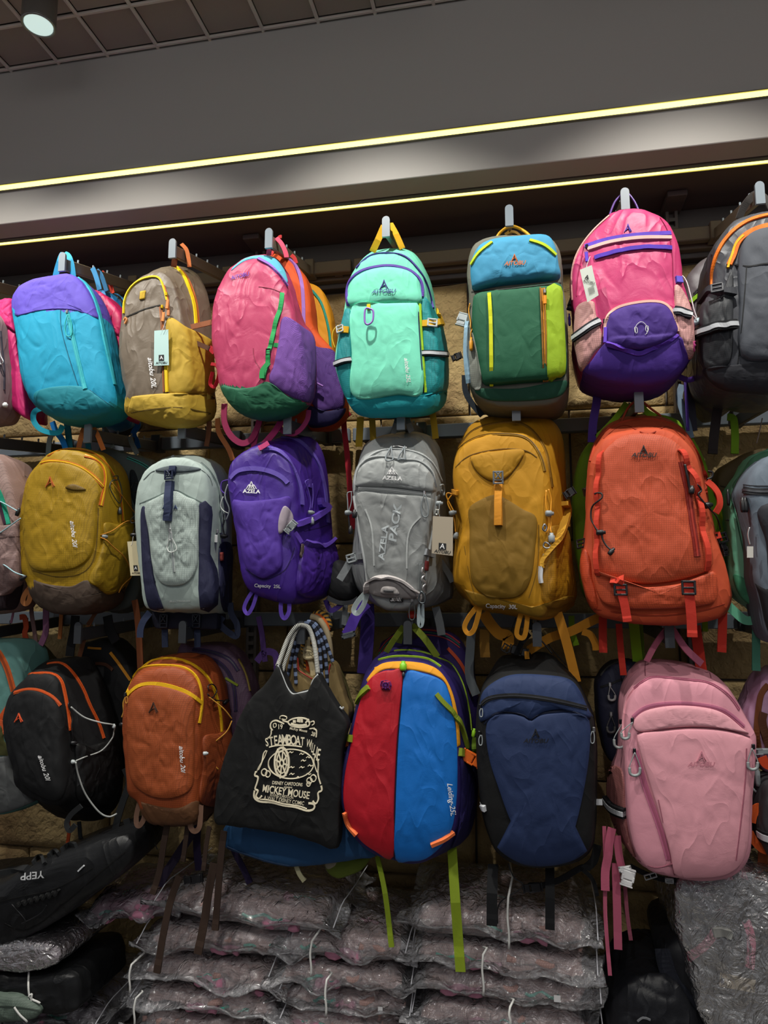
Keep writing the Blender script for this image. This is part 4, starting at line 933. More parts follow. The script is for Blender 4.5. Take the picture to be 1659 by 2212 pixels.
# pale grey and navy
b = Bag('backpack', hk((393, 920)), 'pale mint-grey backpack with navy side panels and a navy centre strap', 'backpack')
f_ = D(986,850, 990,700, 1002,600, 1032,510, 1085,440, 1150,395, 1250,365, 1360,372, 1440,412, 1492,480, 1518,600, 1525,750, 1530,900, 1525,1100, 1548,1200, 1560,1320, 1535,1420, 1400,1452, 1190,1452, 1110,1455, 1055,1420, 1025,1200, 1000,1000)
k_ = D(1030,700, 1050,520, 1130,400, 1240,350, 1370,338, 1480,360, 1570,400, 1630,480, 1660,640, 1665,900, 1660,1200, 1650,1450, 1580,1500, 1400,1480, 1200,1460, 1080,1380, 1040,1100)
b.body('body', [(f_, -.49), (k_, -.34)], fab('a3b2ac'), .04, 4, .005, f=12)
nv = fab('20223e')
b.patch('left_panel', D(1012,740, 1042,716, 1068,900, 1102,1200, 1150,1340, 1192,1450, 1115,1458, 1065,1425, 1032,1250, 1016,1000), nv, .003, sub=3)
b.patch('right_panel', D(1425,686, 1518,712, 1516,860, 1506,1050, 1560,1170, 1560,1420, 1432,1450, 1425,1100), nv, .003, sub=2, pn=4)
b.patch('centre_pocket', D(1045,715, 1120,650, 1250,598, 1340,640, 1422,690, 1424,900, 1420,1130, 1360,1248, 1260,1284, 1160,1258, 1102,1150, 1072,900), fab('a6b4ae', 'ripstop'), .012, pn=4, amp=.007, f=22)
b.patch('yoke', D(1112,452, 1240,418, 1400,430, 1442,448, 1330,466, 1200,468), fab('4c565a'), .003, na=50, nr=6)
b.seam(D(1000,690, 1120,640, 1250,590, 1360,640, 1518,712), '6c7a76'); b.seam(D(1030,520, 1080,470, 1110,455), '55605e'); b.seam(D(1445,450, 1500,500, 1520,560), '55605e')
b.zipper(D(1215,830, 1235,1000, 1250,1180), .008, 'b8c0bc', '80888a'); b.strip('centre_strap', D(1228,530, 1216,680, 1208,815), .021, fab('27304e', 'web'), off=.015)
b.buckle(D(1228,492)[0], .026, .028, fab('222a44', 'plastic'), -3, kind='x', off=.016); b.strip('centre_strap', D(1245,428, 1238,468), .020, fab('27304e', 'web'), off=.008)
b.puller(D(1222,880)[0], SIL, 22, kind='cord'); b.cord(D(1220,935, 1202,1000, 1215,1035, 1255,1035, 1270,1000, 1235,935), .0013, fab('d8dcd8', 'plastic'), 'cord_loop', off=.004)
b.alogo(D(1178,715)[0], 9, plain('thread_slate', '4a5a84', .7)); b.alogo(D(1258,715)[0], 9, plain('thread_slate', '4a5a84', .7))
b.text('ELECTRON30', D(1292,1388)[0], 3.4, plain('thread_pale', 'c8ccca', .6), 1, 0, .01, 1.55)
b.zipper(D(1440,400, 1510,470, 1560,580, 1572,720, 1578,900), .008, '8a9894', '6a7876'); b.puller(D(1548,890)[0], fab('dcdedc', 'plastic'), 26, kind='tab')
b.patch('side_pocket', D(1575,985, 1655,985, 1658,1200, 1650,1440, 1590,1440, 1565,1180), nv, .008, amp=.005)
b.patch('side_label', D(1574,1040, 1588,1038, 1590,1100, 1576,1102), fab('8a3a34'), off=.008, na=16, nr=2, sub=1)
b.ribbon(D(1075,1470, 1030,1530, 1008,1590, 1005,1650), .020, fab('2a3450', 'web'), -.46, hem=False)
g = [D(1110,1455, 1300,1450, 1500,1450, 1560,1470, 1560,1570, 1540,1592, 1300,1590, 1150,1590, 1105,1560)]
b.body('belt_pad', [(g[0], -.42), (rel(g[0], -.42, -.37), -.37)], fab('15182a', 'web'), .012, 4, .003, nang=64)
for x in (1182, 1415): b.buckle(D(x,1530)[0], .026, .040, fab('161c2c', 'plastic'), 0, kind='x'); b.ribbon(D(x,1580, x,1640, x+2,1720), .019, fab('1c2740', 'web'), -.42, hem=False)
b.cord(D(1600,640, 1580,700, 1600,740, 1640,760), .0016, fab('d0d4d0', 'plastic'), 'pull_cord', y=-.46); b.cord(D(1605,760, 1600,860, 1610,920), .0014, BLK, 'cord_loop', y=-.45); b.lock(D(1606,925)[0], BLK, .006, .02, 90, y=-.45)
b.cord(D(985,765, 940,800, 945,830, 985,820, 960,880, 950,910), .0014, BLK, 'cord_loop', y=-.48); b.lock(D(962,915)[0], BLK, .006, .022, 90, y=-.48); b.lock(D(1238,352)[0], GRP, .004, .012, 60, y=-.47, name='zipper_pull')
b.ribbon(D(1650,1400, 1660,1480, 1700,1560, 1690,1640, 1580,1560, 1600,1500), .018, fab('20283e', 'web'), -.40, hem=False)

# purple
b = Bag('backpack', hk((622, 915)), 'deep purple backpack with elastic side pocket and two lilac loops, middle row', 'backpack')
f_ = E(80,480, 95,400, 150,330, 240,272, 340,258, 430,290, 490,360, 525,450, 550,600, 565,800, 570,1000, 560,1200, 545,1290, 500,1325, 400,1308, 280,1275, 212,1220, 172,1100, 142,900, 112,700, 88,560)
k_ = E(180,500, 210,330, 300,235, 420,195, 560,188, 650,210, 715,310, 742,440, 758,600, 772,750, 780,900, 800,1050, 812,1200, 760,1270, 640,1312, 500,1325, 350,1270, 240,1100, 190,800)
b.body('body', [(f_, -.49), (k_, -.33)], fab('3d2080', 'shiny'), .045, 3.2, .006, low=.02)
b.patch('front_pocket', E(108,632, 180,634, 250,634, 350,625, 430,615, 485,602, 502,640, 478,760, 440,900, 440,1080, 350,1150, 300,1160, 230,1120, 190,1060, 152,900, 122,750), fab('45278a'), .018, amp=.006, pn=4)
b.seam(E(190,1090, 250,1130, 320,1165, 430,1120, 480,1060, 520,950), '24104e')
b.patch('side_pocket', E(575,925, 640,938, 700,945, 785,905, 808,1050, 822,1180, 780,1250, 650,1290, 540,1260, 540,1100, 560,1000), fab('3f1f80', 'shiny'), .020, amp=.008, f=20)
b.strip('elastic_rim', E(575,925, 640,938, 700,945, 785,908), .010, fab('5a3ca4', 'web'), off=.014)
for q in (E(430,205, 520,215, 600,270, 680,380, 718,520, 735,650, 745,780), E(310,282, 400,290, 480,360, 530,460, 560,560, 570,660), E(90,482, 140,432, 240,414, 350,432, 430,470, 475,515)): b.strip('zipper_flap', q, .014, fab('5e4aa4'), off=.003)
b.seam(E(585,835, 680,815, 770,785), '2a1258')
b.patch('accent_panel', E(455,665, 505,720, 507,790, 460,830, 415,855, 410,780, 425,710), fab('9a8e98'), .003, na=40, nr=6)
b.strip('side_strap', E(515,800, 560,780, 640,750, 710,705, 775,645, 778,600), .016, fab('5c3cab', 'web'), off=.012); b.buckle(E(487,805)[0], .020, .036, GRP, 40, kind='side', off=.014)
b.ribbon(E(525,845, 550,880, 572,915), .010, fab('4a2c8c', 'web'), -.54, hem=False)
b.cord(E(600,495, 575,510, 595,560, 610,640, 605,700), .0016, fab('5b46a0', 'web'), off=.008); b.cord(E(625,520, 628,600, 620,690), .0016, fab('5b46a0', 'web'), off=.008); b.lock(E(610,715)[0], GRP, .006, .018, 90, off=.012); b.lock(E(615,770)[0], GRP, .006, .02, 0, off=.012)
b.strip('side_tab', E(615,490, 615,545), .012, fab('4a2c8c', 'web'), off=.006)
b.patch('side_label', E(568,935, 580,940, 572,1020, 558,1015), fab('5a4a48'), off=.012, na=16, nr=2, sub=1)
b.mlogo(E(230,530)[0], 15, WHT); b.text('AZELA', E(232,570)[0], 8, WHT, -2, 0, .03, 1.1); b.text('Capacity  25L', E(340,1207)[0], 7, WHT, -3, 0, .012, 1.05)
lv = fab('6a4cc0', 'web'); b.loop(E(250,1225, 200,1300, 180,1360, 205,1395, 240,1340, 270,1240), .010, lv); b.loop(E(448,1240, 428,1330, 432,1400, 455,1425, 482,1380, 484,1300, 478,1240), .011, lv)
b.cord(E(75,490, 30,505, 25,560, 60,590), .002, fab('5a3aa0', 'web'), 'pull_cord', y=-.46); b.cord(E(70,520, 50,600, 80,690, 60,760), .0022, GRP, 'zipper_cord', y=-.47); b.lock(E(45,870)[0], BLK, .005, .022, 90, y=-.46); b.cord(E(50,760, 35,820, 45,865), .0014, BLK, 'cord_loop', y=-.46)
b.ribbon(E(640,195, 650,205, 665,215), .008, BLK, -.37, hem=False, name='carry_handle'); b.ribbon(E(345,240, 310,262, 280,278), .014, fab('d04a80', 'web'), -.52, hem=True, name='strap_tail')
b.ribbon(E(730,1300, 760,1370, 800,1360, 850,1320), .014, fab('35206a', 'web'), -.38, hem=False)
b = Bag('cap', at((742, 1240), -.30), 'black brimmed cap peeking out between the purple and the silver bag', 'cap')
f_ = E(730,1200, 780,1060, 830,1035, 900,1100, 950,1200, 950,1290, 860,1310, 760,1290)
b.body('crown', [(f_, -.36), (rel(f_, -.36, -.26), -.26)], fab('16171a'), .04, 2.6, .004); b.ribbon(E(740,1285, 820,1320, 900,1318, 950,1290), .012, fab('2e3034'), -.40, hem=False, name='brim')

# silver
b = Bag('backpack', hk((866, 905)), 'silver grey backpack with AZELA PACK printed upwards on its front', 'backpack')
f_ = E(915,560, 922,480, 950,400, 1010,328, 1100,294, 1250,290, 1370,325, 1440,392, 1470,480, 1476,600, 1465,750, 1440,950, 1420,1100, 1410,1230, 1375,1320, 1250,1372, 1130,1362, 1050,1292, 1010,1200, 985,1000, 958,850, 935,700)
k_ = E(950,560, 962,400, 982,270, 1060,202, 1200,172, 1340,167, 1450,200, 1515,300, 1538,450, 1545,700, 1558,950, 1598,1250, 1540,1312, 1400,1350, 1150,1350, 980,1270, 905,1150, 905,1000, 925,850)
b.body('body', [(f_, -.50), (k_, -.36)], fab('8c9090', 'shiny'), .035, 4, .005)
b.patch('lower_front', E(935,585, 1150,585, 1450,612, 1458,700, 1430,950, 1405,1150, 1350,1290, 1240,1200, 1120,1140, 1030,1170, 985,1000, 958,820), fab('868988', 'shiny'), .008, pn=4, amp=.004)
b.patch('upper_front', E(932,520, 950,430, 1010,372, 1120,345, 1240,372, 1360,374, 1440,440, 1468,520, 1466,575, 1200,545, 940,535), fab('969a99', 'shiny'), .012, amp=.004)
for q in (E(932,560, 945,430, 1010,350, 1120,330, 1240,350, 1360,360, 1445,430, 1475,540), E(958,400, 1060,312, 1200,288, 1350,312, 1450,380, 1512,500), E(925,600, 960,830, 1000,1050, 1020,1230), E(1474,600, 1460,780, 1420,1000, 1400,1200)): b.strip('piping', q, .005, fab('a8acac'), off=.003)
b.zipper(E(955,545, 1150,558, 1440,594), .012, 'a0a4a2', 'b8bcba'); b.strip('print_line', E(1000,690, 1045,820, 1060,1070), .004, fab('a8acab'), off=.002); b.strip('print_line', E(1372,740, 1290,850, 1280,1090), .004, fab('a8acab'), off=.002)
pt = plain('print_silver', 'a9b0b2', .4)
b.text('AZELA', E(1124,915)[0], 13.5, pt, 83, 0, .03, 1.35); b.text('PACK', E(1203,785)[0], 17, pt, 82, .1, .03, 1.35)
b.mlogo(E(1180,432)[0], 15, WHT); b.text('AZELA', E(1182,480)[0], 8.5, WHT, -3, 0, .02, 1.2)
b.patch('base_pocket', E(1025,1245, 1035,1172, 1110,1144, 1220,1164, 1310,1222, 1345,1290, 1200,1290, 1080,1275), fab('7c7776'), .014, amp=.003); b.strip('piping', E(1022,1250, 1033,1168, 1110,1138, 1220,1158, 1312,1218, 1352,1290), .006, fab('b0aaa8'), off=.014)
b.patch('pocket_badge', E(1108,1225, 1130,1210, 1200,1216, 1232,1262, 1190,1264, 1110,1258), fab('a09a98'), .002, na=36, nr=4, sub=3); b.strip('badge_slot', E(1130,1238, 1190,1242), .005, fab('4c4c4e'), off=.006)
b.patch('woven_label', E(1165,1290, 1256,1292, 1256,1316, 1166,1314), fab('2c2c2e'), off=.004, na=28, nr=3, sub=1); b.text('DAILY PACK', E(1210,1303)[0], 2.6, WHT, 0, 0, .01, 1.1, off=.007)
b.strip('side_strap', E(905,1018, 940,1012, 985,1005), .016, fab('8a8e8e', 'web'), off=.006); b.ribbon(E(905,1025, 870,1090, 825,1165), .020, fab('73787a', 'web'), -.50, hem=False); b.buckle(E(905,1020)[0], .028, .024, GRP, -15, y=-.505)
b.strip('side_strap', E(1400,975, 1450,995), .018, fab('8c9094', 'web'), off=.008); b.patch('side_label', E(1402,1035, 1416,1038, 1412,1105, 1398,1102), fab('8a3434'), off=.006, na=16, nr=2, sub=1)
b.ribbon(E(1500,1030, 1560,1120, 1590,1180), .016, fab('7c8284', 'web'), -.42, hem=False)
b.loop(E(1005,1250, 950,1310, 920,1370, 945,1392, 985,1340, 1012,1260), .013, fab('a8b4b4', 'web')); b.ribbon(E(1368,1330, 1362,1400, 1362,1460, 1375,1478, 1386,1440, 1384,1330), .010, fab('a8b8bc', 'web'), -.50, hem=False)
for x in (1162, 1248): b.cord(E(x+15,285, x-15,330, x-25,362, x,372, x+25,362, x+20,320, x+15,285), .0022, fab('7c8488', 'plastic'), 'zipper_pull', off=.008)
b.cord(E(1185,282, 1215,275, 1250,285, 1280,288), .0015, SIL, 'zipper_slider', off=.006)
b.puller(E(1398,578)[0], fab('7c8488', 'plastic'), 52, dx=2); b.puller(E(1315,1300)[0], fab('3c4042', 'plastic'), 44)
b.cord(E(1378,1085, 1370,1110, 1385,1130, 1372,1160, 1390,1185, 1375,1215, 1388,1250), .003, SIL, 'chain', off=.008); b.cord(E(1375,1250, 1360,1290, 1370,1320, 1398,1320, 1402,1280, 1385,1250), .0022, fab('5c6266', 'metal'), 'carabiner', y=-.55, closed=True); b.strip('zipper', E(1372,1040, 1366,1180, 1372,1290), .008, fab('777c7c'), off=.002)
b.card(E(1456,735, 1592,742, 1590,1004, 1448,986), -.55, plain('tag_bronze', 'a89c88', .45)); b.cord(E(1480,690, 1470,720, 1490,725, 1492,690), .004, fab('b0b0a8', 'metal'), 'tag_clip', y=-.54); b.cord(E(1500,640, 1498,690, 1500,745), .0012, GRP, 'tag_string', y=-.54)
b.cord(E(1478,530, 1500,525, 1508,570, 1500,600, 1490,560), .0022, GRP, 'cord_loop', off=.01); b.lock(E(1500,650)[0], GRP, .007, .018, 90, y=-.53); b.cord(E(910,570, 878,580, 880,640, 882,700), .0016, GRP, 'cord_loop', y=-.47); b.cord(E(905,570, 905,640, 888,700), .0016, GRP, 'cord_loop', y=-.47); b.lock(E(884,712)[0], GRP, .007, .018, 90, y=-.47); b.cord(E(885,730, 890,780, 895,830), .0025, BLK, 'cord_loop', y=-.47); b.lock(E(900,828)[0], BLK, .006, .022, y=-.47)
b.lock(E(940,718)[0], BLK, .007, .022, 0, off=.006, name='side_clip')
b.handle(E(1188,175, 1205,110, 1222,60), .014, fab('6c7070', 'web')); b.handle(E(1262,58, 1290,110, 1312,165), .018, fab('6c7070', 'web'))
b.ribbon(E(1475,1350, 1500,1450, 1515,1540), .022, fab('6a6e70', 'web'), -.38, hem=False); b.ribbon(E(865,1310, 860,1400, 855,1470), .015, fab('7c8284', 'web'), -.36, hem=False)
b.ribbon(E(1010,1320, 960,1370, 925,1430, 895,1500, 870,1540), .030, fab('4c2f96', 'web'), -.42, hem=False, name='shoulder_strap'); b.ribbon(E(1010,1330, 1015,1450, 1010,1560, 1000,1700, 990,1800), .040, fab('33206c', 'web'), -.36, hem=False, name='shoulder_strap'); b.buckle(E(885,1540)[0], .040, .016, fab('50565a', 'plastic'), -15, y=-.43)

# golden yellow
b = Bag('backpack', hk((1115, 885)), 'golden yellow backpack with olive stretch pocket and hanging yellow webbing', 'backpack')
f_ = Fc(68,380, 82,300, 130,232, 220,192, 330,180, 430,195, 500,255, 540,330, 562,450, 572,600, 570,750, 560,900, 550,1030, 525,1100, 470,1112, 330,1066, 190,1052, 145,1005, 105,955, 72,915, 84,780, 110,650, 78,480)
k_ = Fc(88,300, 140,155, 230,95, 380,72, 520,85, 600,150, 632,250, 640,400, 645,600, 655,800, 685,1000, 650,1068, 520,1112, 300,1090, 150,1030, 72,930, 75,700, 72,450)
b.body('body', [(f_, -.49), (k_, -.36)], fab('b27e08'), .045, 3.2, .006, low=.02)
b.patch('side_pocket', Fc(552,652, 638,662, 662,830, 684,1000, 630,1040, 560,1060, 512,1010, 515,880, 535,750), fab('a0700a', 'ripstop'), .014, amp=.006, f=20)
b.patch('base_panel', Fc(120,960, 200,1020, 340,1045, 480,1050, 600,1010, 682,1000, 650,1066, 520,1108, 330,1066, 190,1052), fab('8a6610'), .003)
b.patch('stretch_pocket', Fc(145,560, 200,515, 275,487, 330,505, 420,560, 490,606, 484,750, 465,900, 420,990, 340,1016, 230,1000, 162,930, 150,800, 150,660), fab('76570c'), .012, pn=3.5, amp=.005, f=10)
b.patch('top_flap', Fc(158,300, 300,268, 428,266, 390,345, 330,408, 260,420, 190,375), fab('aa7a0a'), .010, amp=.003)
b.zipper(Fc(92,255, 180,155, 350,122, 450,150, 528,250, 552,350, 568,450), .012, '8a6418', '6a4a10'); b.zipper(Fc(66,350, 92,262, 200,194, 340,184, 440,204, 505,284, 530,370), .009, '96701a', '6a4a10')
b.seam(Fc(80,350, 150,290, 300,258, 430,264, 490,300), '6a4a08'); b.seam(Fc(155,300, 190,375, 260,422, 330,412, 385,355, 428,268), '6a4a08', .002)
b.seam(Fc(110,650, 150,900, 180,1010), '7a5808'); b.seam(Fc(500,640, 495,850, 450,1010), '7a5808')
b.strip('centre_strap', Fc(293,420, 296,540, 298,645), .020, fab('cc861e', 'web'), off=.014); b.buckle(Fc(291,403)[0], .027, .034, fab('6c7278', 'plastic'), 0, kind='x', off=.016)
b.strip('side_strap', Fc(643,530, 612,650, 560,760, 515,860), .012, fab('bb8a20', 'web'), off=.016); b.strip('side_tab', Fc(640,515, 640,650), .008, fab('d09c20', 'web'), off=.008)
yc = fab('d8921c', 'plastic'); b.cord(Fc(530,470, 528,540, 540,600, 545,690), .0020, yc, off=.008); b.cord(Fc(540,465, 552,520, 548,600, 560,690), .0020, yc, off=.008); b.lock(Fc(542,586)[0], GRP, .008, .02, 90, off=.012); b.lock(Fc(560,708)[0], GRP, .008, .024, 0, off=.012)
b.cord(Fc(60,490, 40,530, 70,600, 80,680), .0020, yc, 'cord', y=-.47); b.cord(Fc(90,500, 45,480, 35,500, 75,580), .0020, yc, 'cord', y=-.47); b.lock(Fc(66,580)[0], GRP, .007, .02, 80, y=-.48); b.lock(Fc(82,695)[0], GRP, .007, .018, 20, y=-.48); b.strip('side_tab', Fc(60,470, 95,480), .012, fab('cc8a1c', 'web'), off=.006)
for x, y in ((522, 640), (545, 730), (520, 790)): b.cord(Fc(x,y, x-10,y+22, x+2,y+36, x+12,y+20, x,y), .0022, fab('8a8c90', 'metal'), 'zipper_pull', off=.012)
b.strip('reflective_tab', Fc(505,850, 503,900, 507,935), .007, REF, off=.014)
b.text('Capacity  30L', Fc(312,1050)[0], 8.5, WHT, -3, 0, .012, 1.05)
b.loop(Fc(195,1045, 145,1110, 125,1160, 145,1190, 175,1165, 206,1050), .012, fab('cc8a20', 'web')); b.loop(Fc(420,1060, 402,1120, 388,1190, 410,1212, 432,1190, 448,1060), .012, fab('cc8a20', 'web'))
wb = fab('b87a18', 'web')
b.ribbon(Fc(220,1085, 255,1140, 300,1190, 345,1205, 340,1270), .030, wb, -.40); b.ribbon(Fc(228,1170, 226,1240, 230,1310), .026, fab('7c5614', 'web'), -.39)
b.ribbon(Fc(595,1085, 625,1180, 655,1290, 690,1435), .024, wb, -.42); b.ribbon(Fc(825,1100, 760,1130, 660,1180, 560,1210, 450,1275), .024, wb, -.38); b.ribbon(Fc(720,1180, 760,1195, 785,1240, 790,1275), .018, wb, -.39)
b.buckle(Fc(400,1278)[0], .024, .045, BLK, -75, y=-.42, kind='side', name='chest_buckle'); b.buckle(Fc(335,1265)[0], .022, .022, BLK, -60, y=-.42); b.ribbon(Fc(440,1280, 440,1300, 442,1318), .012, wb, -.43)
b.cord(Fc(450,1125, 510,1180, 560,1260, 640,1350), .0014, BLK, 'cord', y=-.36); b.cord(Fc(385,1110, 360,1180, 355,1240), .0014, BLK, 'cord', y=-.38)
b.cord(Fc(345,72, 372,15, 400,18, 428,75), .0025, fab('9a7414', 'web'), 'carry_handle', y=-.45)
b.buckle(Fc(655,480)[0], .022, .03, BLK, 60, y=-.42, kind='side')
b.ribbon(Fc(165,1120, 155,1250, 150,1400, 185,1500), .024, fab('5c6266', 'web'), -.34, hem=False)

# orange red
b = Bag('backpack', hk((1380, 866)), 'large orange-red backpack with black emblem, wavy webbing loops and two buckled straps', 'backpack')
f_ = Fc(745,450, 757,330, 790,262, 835,205, 920,172, 1050,155, 1150,168, 1228,212, 1288,292, 1318,400, 1352,560, 1385,700, 1438,850, 1465,1000, 1440,1075, 1375,1120, 1180,1144, 950,1135, 790,1090, 728,950, 710,830, 732,720, 742,600)
k_ = Fc(758,300, 800,190, 880,112, 1000,82, 1130,92, 1218,142, 1288,232, 1340,400, 1372,600, 1440,850, 1472,1000, 1405,1100, 1100,1130, 800,1062, 728,900, 740,600)
b.body('body', [(f_, -.50), (k_, -.36)], fab('bd4c2a'), .04, 3.6, .005, low=.01)
b.patch('front_pocket', Fc(778,420, 785,330, 850,240, 930,186, 1060,180, 1150,200, 1230,262, 1295,380, 1335,560, 1368,720, 1378,850, 1330,888, 1200,925, 1050,944, 900,925, 800,890, 772,850, 768,600), fab('c2502e', 'ripstop'), .022, pn=4, amp=.004)
b.patch('bottom_pocket', Fc(774,865, 800,900, 900,936, 1050,952, 1220,932, 1370,872, 1400,910, 1400,1000, 1340,1045, 1050,1066, 850,1048, 788,970), fab('be4c2a', 'ripstop'), .018, pn=4, amp=.004)
b.strip('piping', Fc(762,320, 800,215, 880,140, 1000,108, 1130,118, 1220,165, 1290,260, 1330,360, 1345,480), .005, fab('a83a1c'), off=.003); b.seam(Fc(830,205, 930,135, 1050,185, 1150,142, 1235,210), '8a2c14', .003)
b.patch('left_pocket', Fc(712,835, 735,760, 762,820, 770,900, 790,980, 800,1060, 770,1060, 735,960), fab('c04622', 'ripstop'), .006, amp=.003, na=50, nr=8)
b.seam(Fc(775,1065, 1050,1100, 1300,1080, 1440,1040), '8a2c14', .003)
b.alogo(Fc(1029,260)[0], 17, plain('print_black', '101012', .6)); b.text('AITOBU', Fc(1030,290)[0], 9.5, plain('print_black', '101012', .6), 0, .3, .02, 1.1)
b.zipper(Fc(1222,322, 1255,480, 1280,650, 1302,800), .016, '7c1c14', 'a02c1c')
rw = fab('cc3c26', 'web')
b.strip('webbing_ladder', Fc(822,275, 808,360, 800,480, 802,620, 798,760, 800,895), .013, rw, off=.003, lift=.010, nl=4); b.strip('webbing_ladder', Fc(1212,262, 1240,330, 1288,430, 1308,560, 1328,700, 1350,870), .014, rw, off=.003, lift=.012, nl=4)
b.cord(Fc(795,490, 815,482, 822,510, 790,545, 782,610, 800,660, 822,690, 830,730, 868,780), .0022, BLK, off=.012); b.lock(Fc(822,684)[0], BLK, .007, .022, 90, off=.014); b.lock(Fc(864,780)[0], BLK, .006, .02, 40, off=.014, name='cord_end')
b.cord(Fc(1230,340, 1245,400, 1262,480), .0032, BLK, 'zipper_cord', off=.008); b.lock(Fc(1266,470)[0], BLK, .007, .02, 10, off=.012); b.cord(Fc(1285,440, 1305,470, 1290,490, 1320,540, 1360,590, 1425,665), .0022, BLK, off=.012); b.lock(Fc(1336,548)[0], BLK, .008, .02, 80, off=.014)
b.buckle(Fc(1425,708)[0], .034, .028, BLK, -15, off=.012); b.buckle(Fc(728,738)[0], .026, .024, BLK, -10); b.buckle(Fc(715,465)[0], .022, .034, BLK, 70, kind='side'); b.buckle(Fc(1452,760)[0], .018, .034, BLK, -10, kind='side', off=.008)
b.strip('side_strap', Fc(1395,695, 1440,712), .018, rw, off=.010); b.strip('side_tab', Fc(1340,375, 1342,410), .014, rw, off=.006)
b.ribbon(Fc(1350,420, 1385,450, 1410,490, 1415,540, 1395,580), .016, rw, -.46, hem=False, ang=.4); b.cord(Fc(1355,370, 1378,375, 1375,400, 1350,410), .003, BLK, 'cord_loop', y=-.45)
sd = fab('b02818', 'web')
b.strip('loop_fold', Fc(868,918, 895,920, 918,918), .018, rw, off=.012); b.ribbon(Fc(908,910, 915,970, 935,1050, 948,1130), .020, sd, -.575, name='compression_strap'); b.buckle(Fc(913,968)[0], .032, .028, BLK, 0, off=.016, kind='slide')
b.ribbon(Fc(1255,930, 1262,1000, 1272,1110, 1276,1208), .022, sd, -.575, name='compression_strap'); b.buckle(Fc(1258,960)[0], .032, .034, BLK, 0, off=.016)
for q, wv, yy in ((Fc(824,1105, 824,1200, 826,1286), .020, -.42), (Fc(905,1140, 912,1240, 928,1400), .016, -.40), (Fc(1430,1075, 1428,1180, 1424,1284), .021, -.42), (Fc(1290,1150, 1305,1250, 1325,1400), .026, -.38)): b.ribbon(q, wv, sd, yy)
b.cord(Fc(900,165, 945,60, 990,15, 1020,15, 1070,55, 1118,90), .003, fab('9a3a1e', 'web'), 'carry_handle', y=(-.42, -.43, -.43, -.42))
b = Bag('backpack', at((1250, 1040), -.22), 'lime green backpack almost hidden behind the orange-red one', 'backpack')
f_ = Fc(700,330, 760,220, 860,150, 1000,80, 1200,110, 1330,300, 1400,520, 1478,650, 1520,800, 1510,980, 1300,1080, 800,1050, 700,850, 672,520)
b.body('body', [(f_, -.30), (rel(f_, -.30, -.22, .97), -.22)], fab('739a1a'), .03, 3.2, .005)
b.strip('piping', Fc(1408,560, 1440,620, 1470,670), .012, fab('bcd62a'), off=.003)
gw = fab('7ea618', 'web'); b.ribbon(Fc(945,25, 890,100, 830,165, 790,200), .016, gw, -.38, hem=False, name='carry_handle'); b.ribbon(Fc(1010,25, 1045,70, 1090,95), .016, gw, -.38, hem=False, name='carry_handle')
b.ribbon(Fc(980,1130, 990,1230, 1005,1370), .026, gw, -.34, hem=False); b.ribbon(Fc(1012,1130, 1018,1230, 1024,1370), .014, fab('5c7a12', 'web'), -.33, hem=False); b.ribbon(Fc(665,1100, 670,1180, 690,1250), .016, gw, -.28); b.ribbon(Fc(1340,1120, 1340,1180), .014, gw, -.30)
b.cord(P(470,970, 520,980, 560,1030, 575,1080), .002, BLK, 'cord', y=-.40); b.lock(P(565,1090)[0], BLK, .007, .028, 80, y=-.40); b.cord(P(520,1130, 560,1150, 580,1190), .002, BLK, 'cord', y=-.40); b.lock(P(570,1185)[0], BLK, .005, .022, 80, y=-.40)
# mint, olive and denim bags at the right edge
b = Bag('backpack', at((1600, 1010), -.34), 'seafoam green sling backpack behind the denim grey bag at the right edge', 'backpack')
f_ = P(905,380, 800,415, 670,470, 590,590, 515,700, 497,770, 505,950, 520,1150, 530,1400, 545,1520, 620,1620, 770,1710, 900,1700, 1000,1400, 1000,600)
b.body('body', [(f_, -.40), (rel(f_, -.40, -.32, .97), -.32)], fab('78c8a4'), .025, 3.4, .009)
b.patch('top_panel', P(790,425, 675,478, 595,595, 520,700, 580,760, 640,700, 800,650, 820,450), fab('4b8262'), .002); b.seam(P(505,765, 560,980, 640,1330, 760,1560), '2e6a50', .003)
b.patch('side_panel', P(530,1400, 550,1515, 620,1615, 765,1705, 720,1560, 640,1450), fab('3f8a66'), .003, amp=.004); b.lock(P(490,790)[0], BLK, .004, .042, y=-.44, name='zipper_pull')
mg = fab('6cbf9a', 'web'); b.ribbon(P(478,1640, 540,1700, 620,1765, 690,1765, 740,1720), .022, mg, -.40, hem=False); b.ribbon(P(716,1690, 712,1850, 712,2000, 712,2170), .019, fab('4a8a72', 'web'), -.38)
b = Bag('backpack', at((1570, 1000), -.22), 'olive brown backpack far behind the seafoam one', 'backpack')
f_ = P(400,700, 430,565, 520,500, 640,430, 800,405, 900,500, 900,900, 600,1000, 430,950)
b.body('body', [(f_, -.24), (rel(f_, -.24, -.16, .97), -.16)], fab('59492c'), .02, 3.4, .004); b.seam(P(395,690, 480,712, 520,715), '2c2414', .003)
b = Bag('backpack', at((1700, 930), -.44), 'denim grey backpack with black zip and mottled faded front, right edge of middle row', 'backpack')
f_ = P(1150,430, 950,440, 807,468, 722,520, 655,600, 612,690, 600,760, 640,900, 680,1100, 690,1250, 700,1450, 730,1560, 820,1900, 1000,1950, 1300,1900, 1450,1200, 1400,600)
b.body('body', [(f_, -.50), (rel(f_, -.50, -.38, .97), -.38)], fab('64707c'), .04, 3.4, .005)
b.patch('lower_body', P(700,1450, 730,1560, 820,1890, 1000,1940, 1300,1890, 1350,1600, 1100,1540, 850,1540), fab('1b1c20'), .002); b.patch('front_pocket', P(745,860, 1250,850, 1300,1400, 1000,1500, 830,1450, 790,1150), fab('2a2c33'), .016, pn=4)
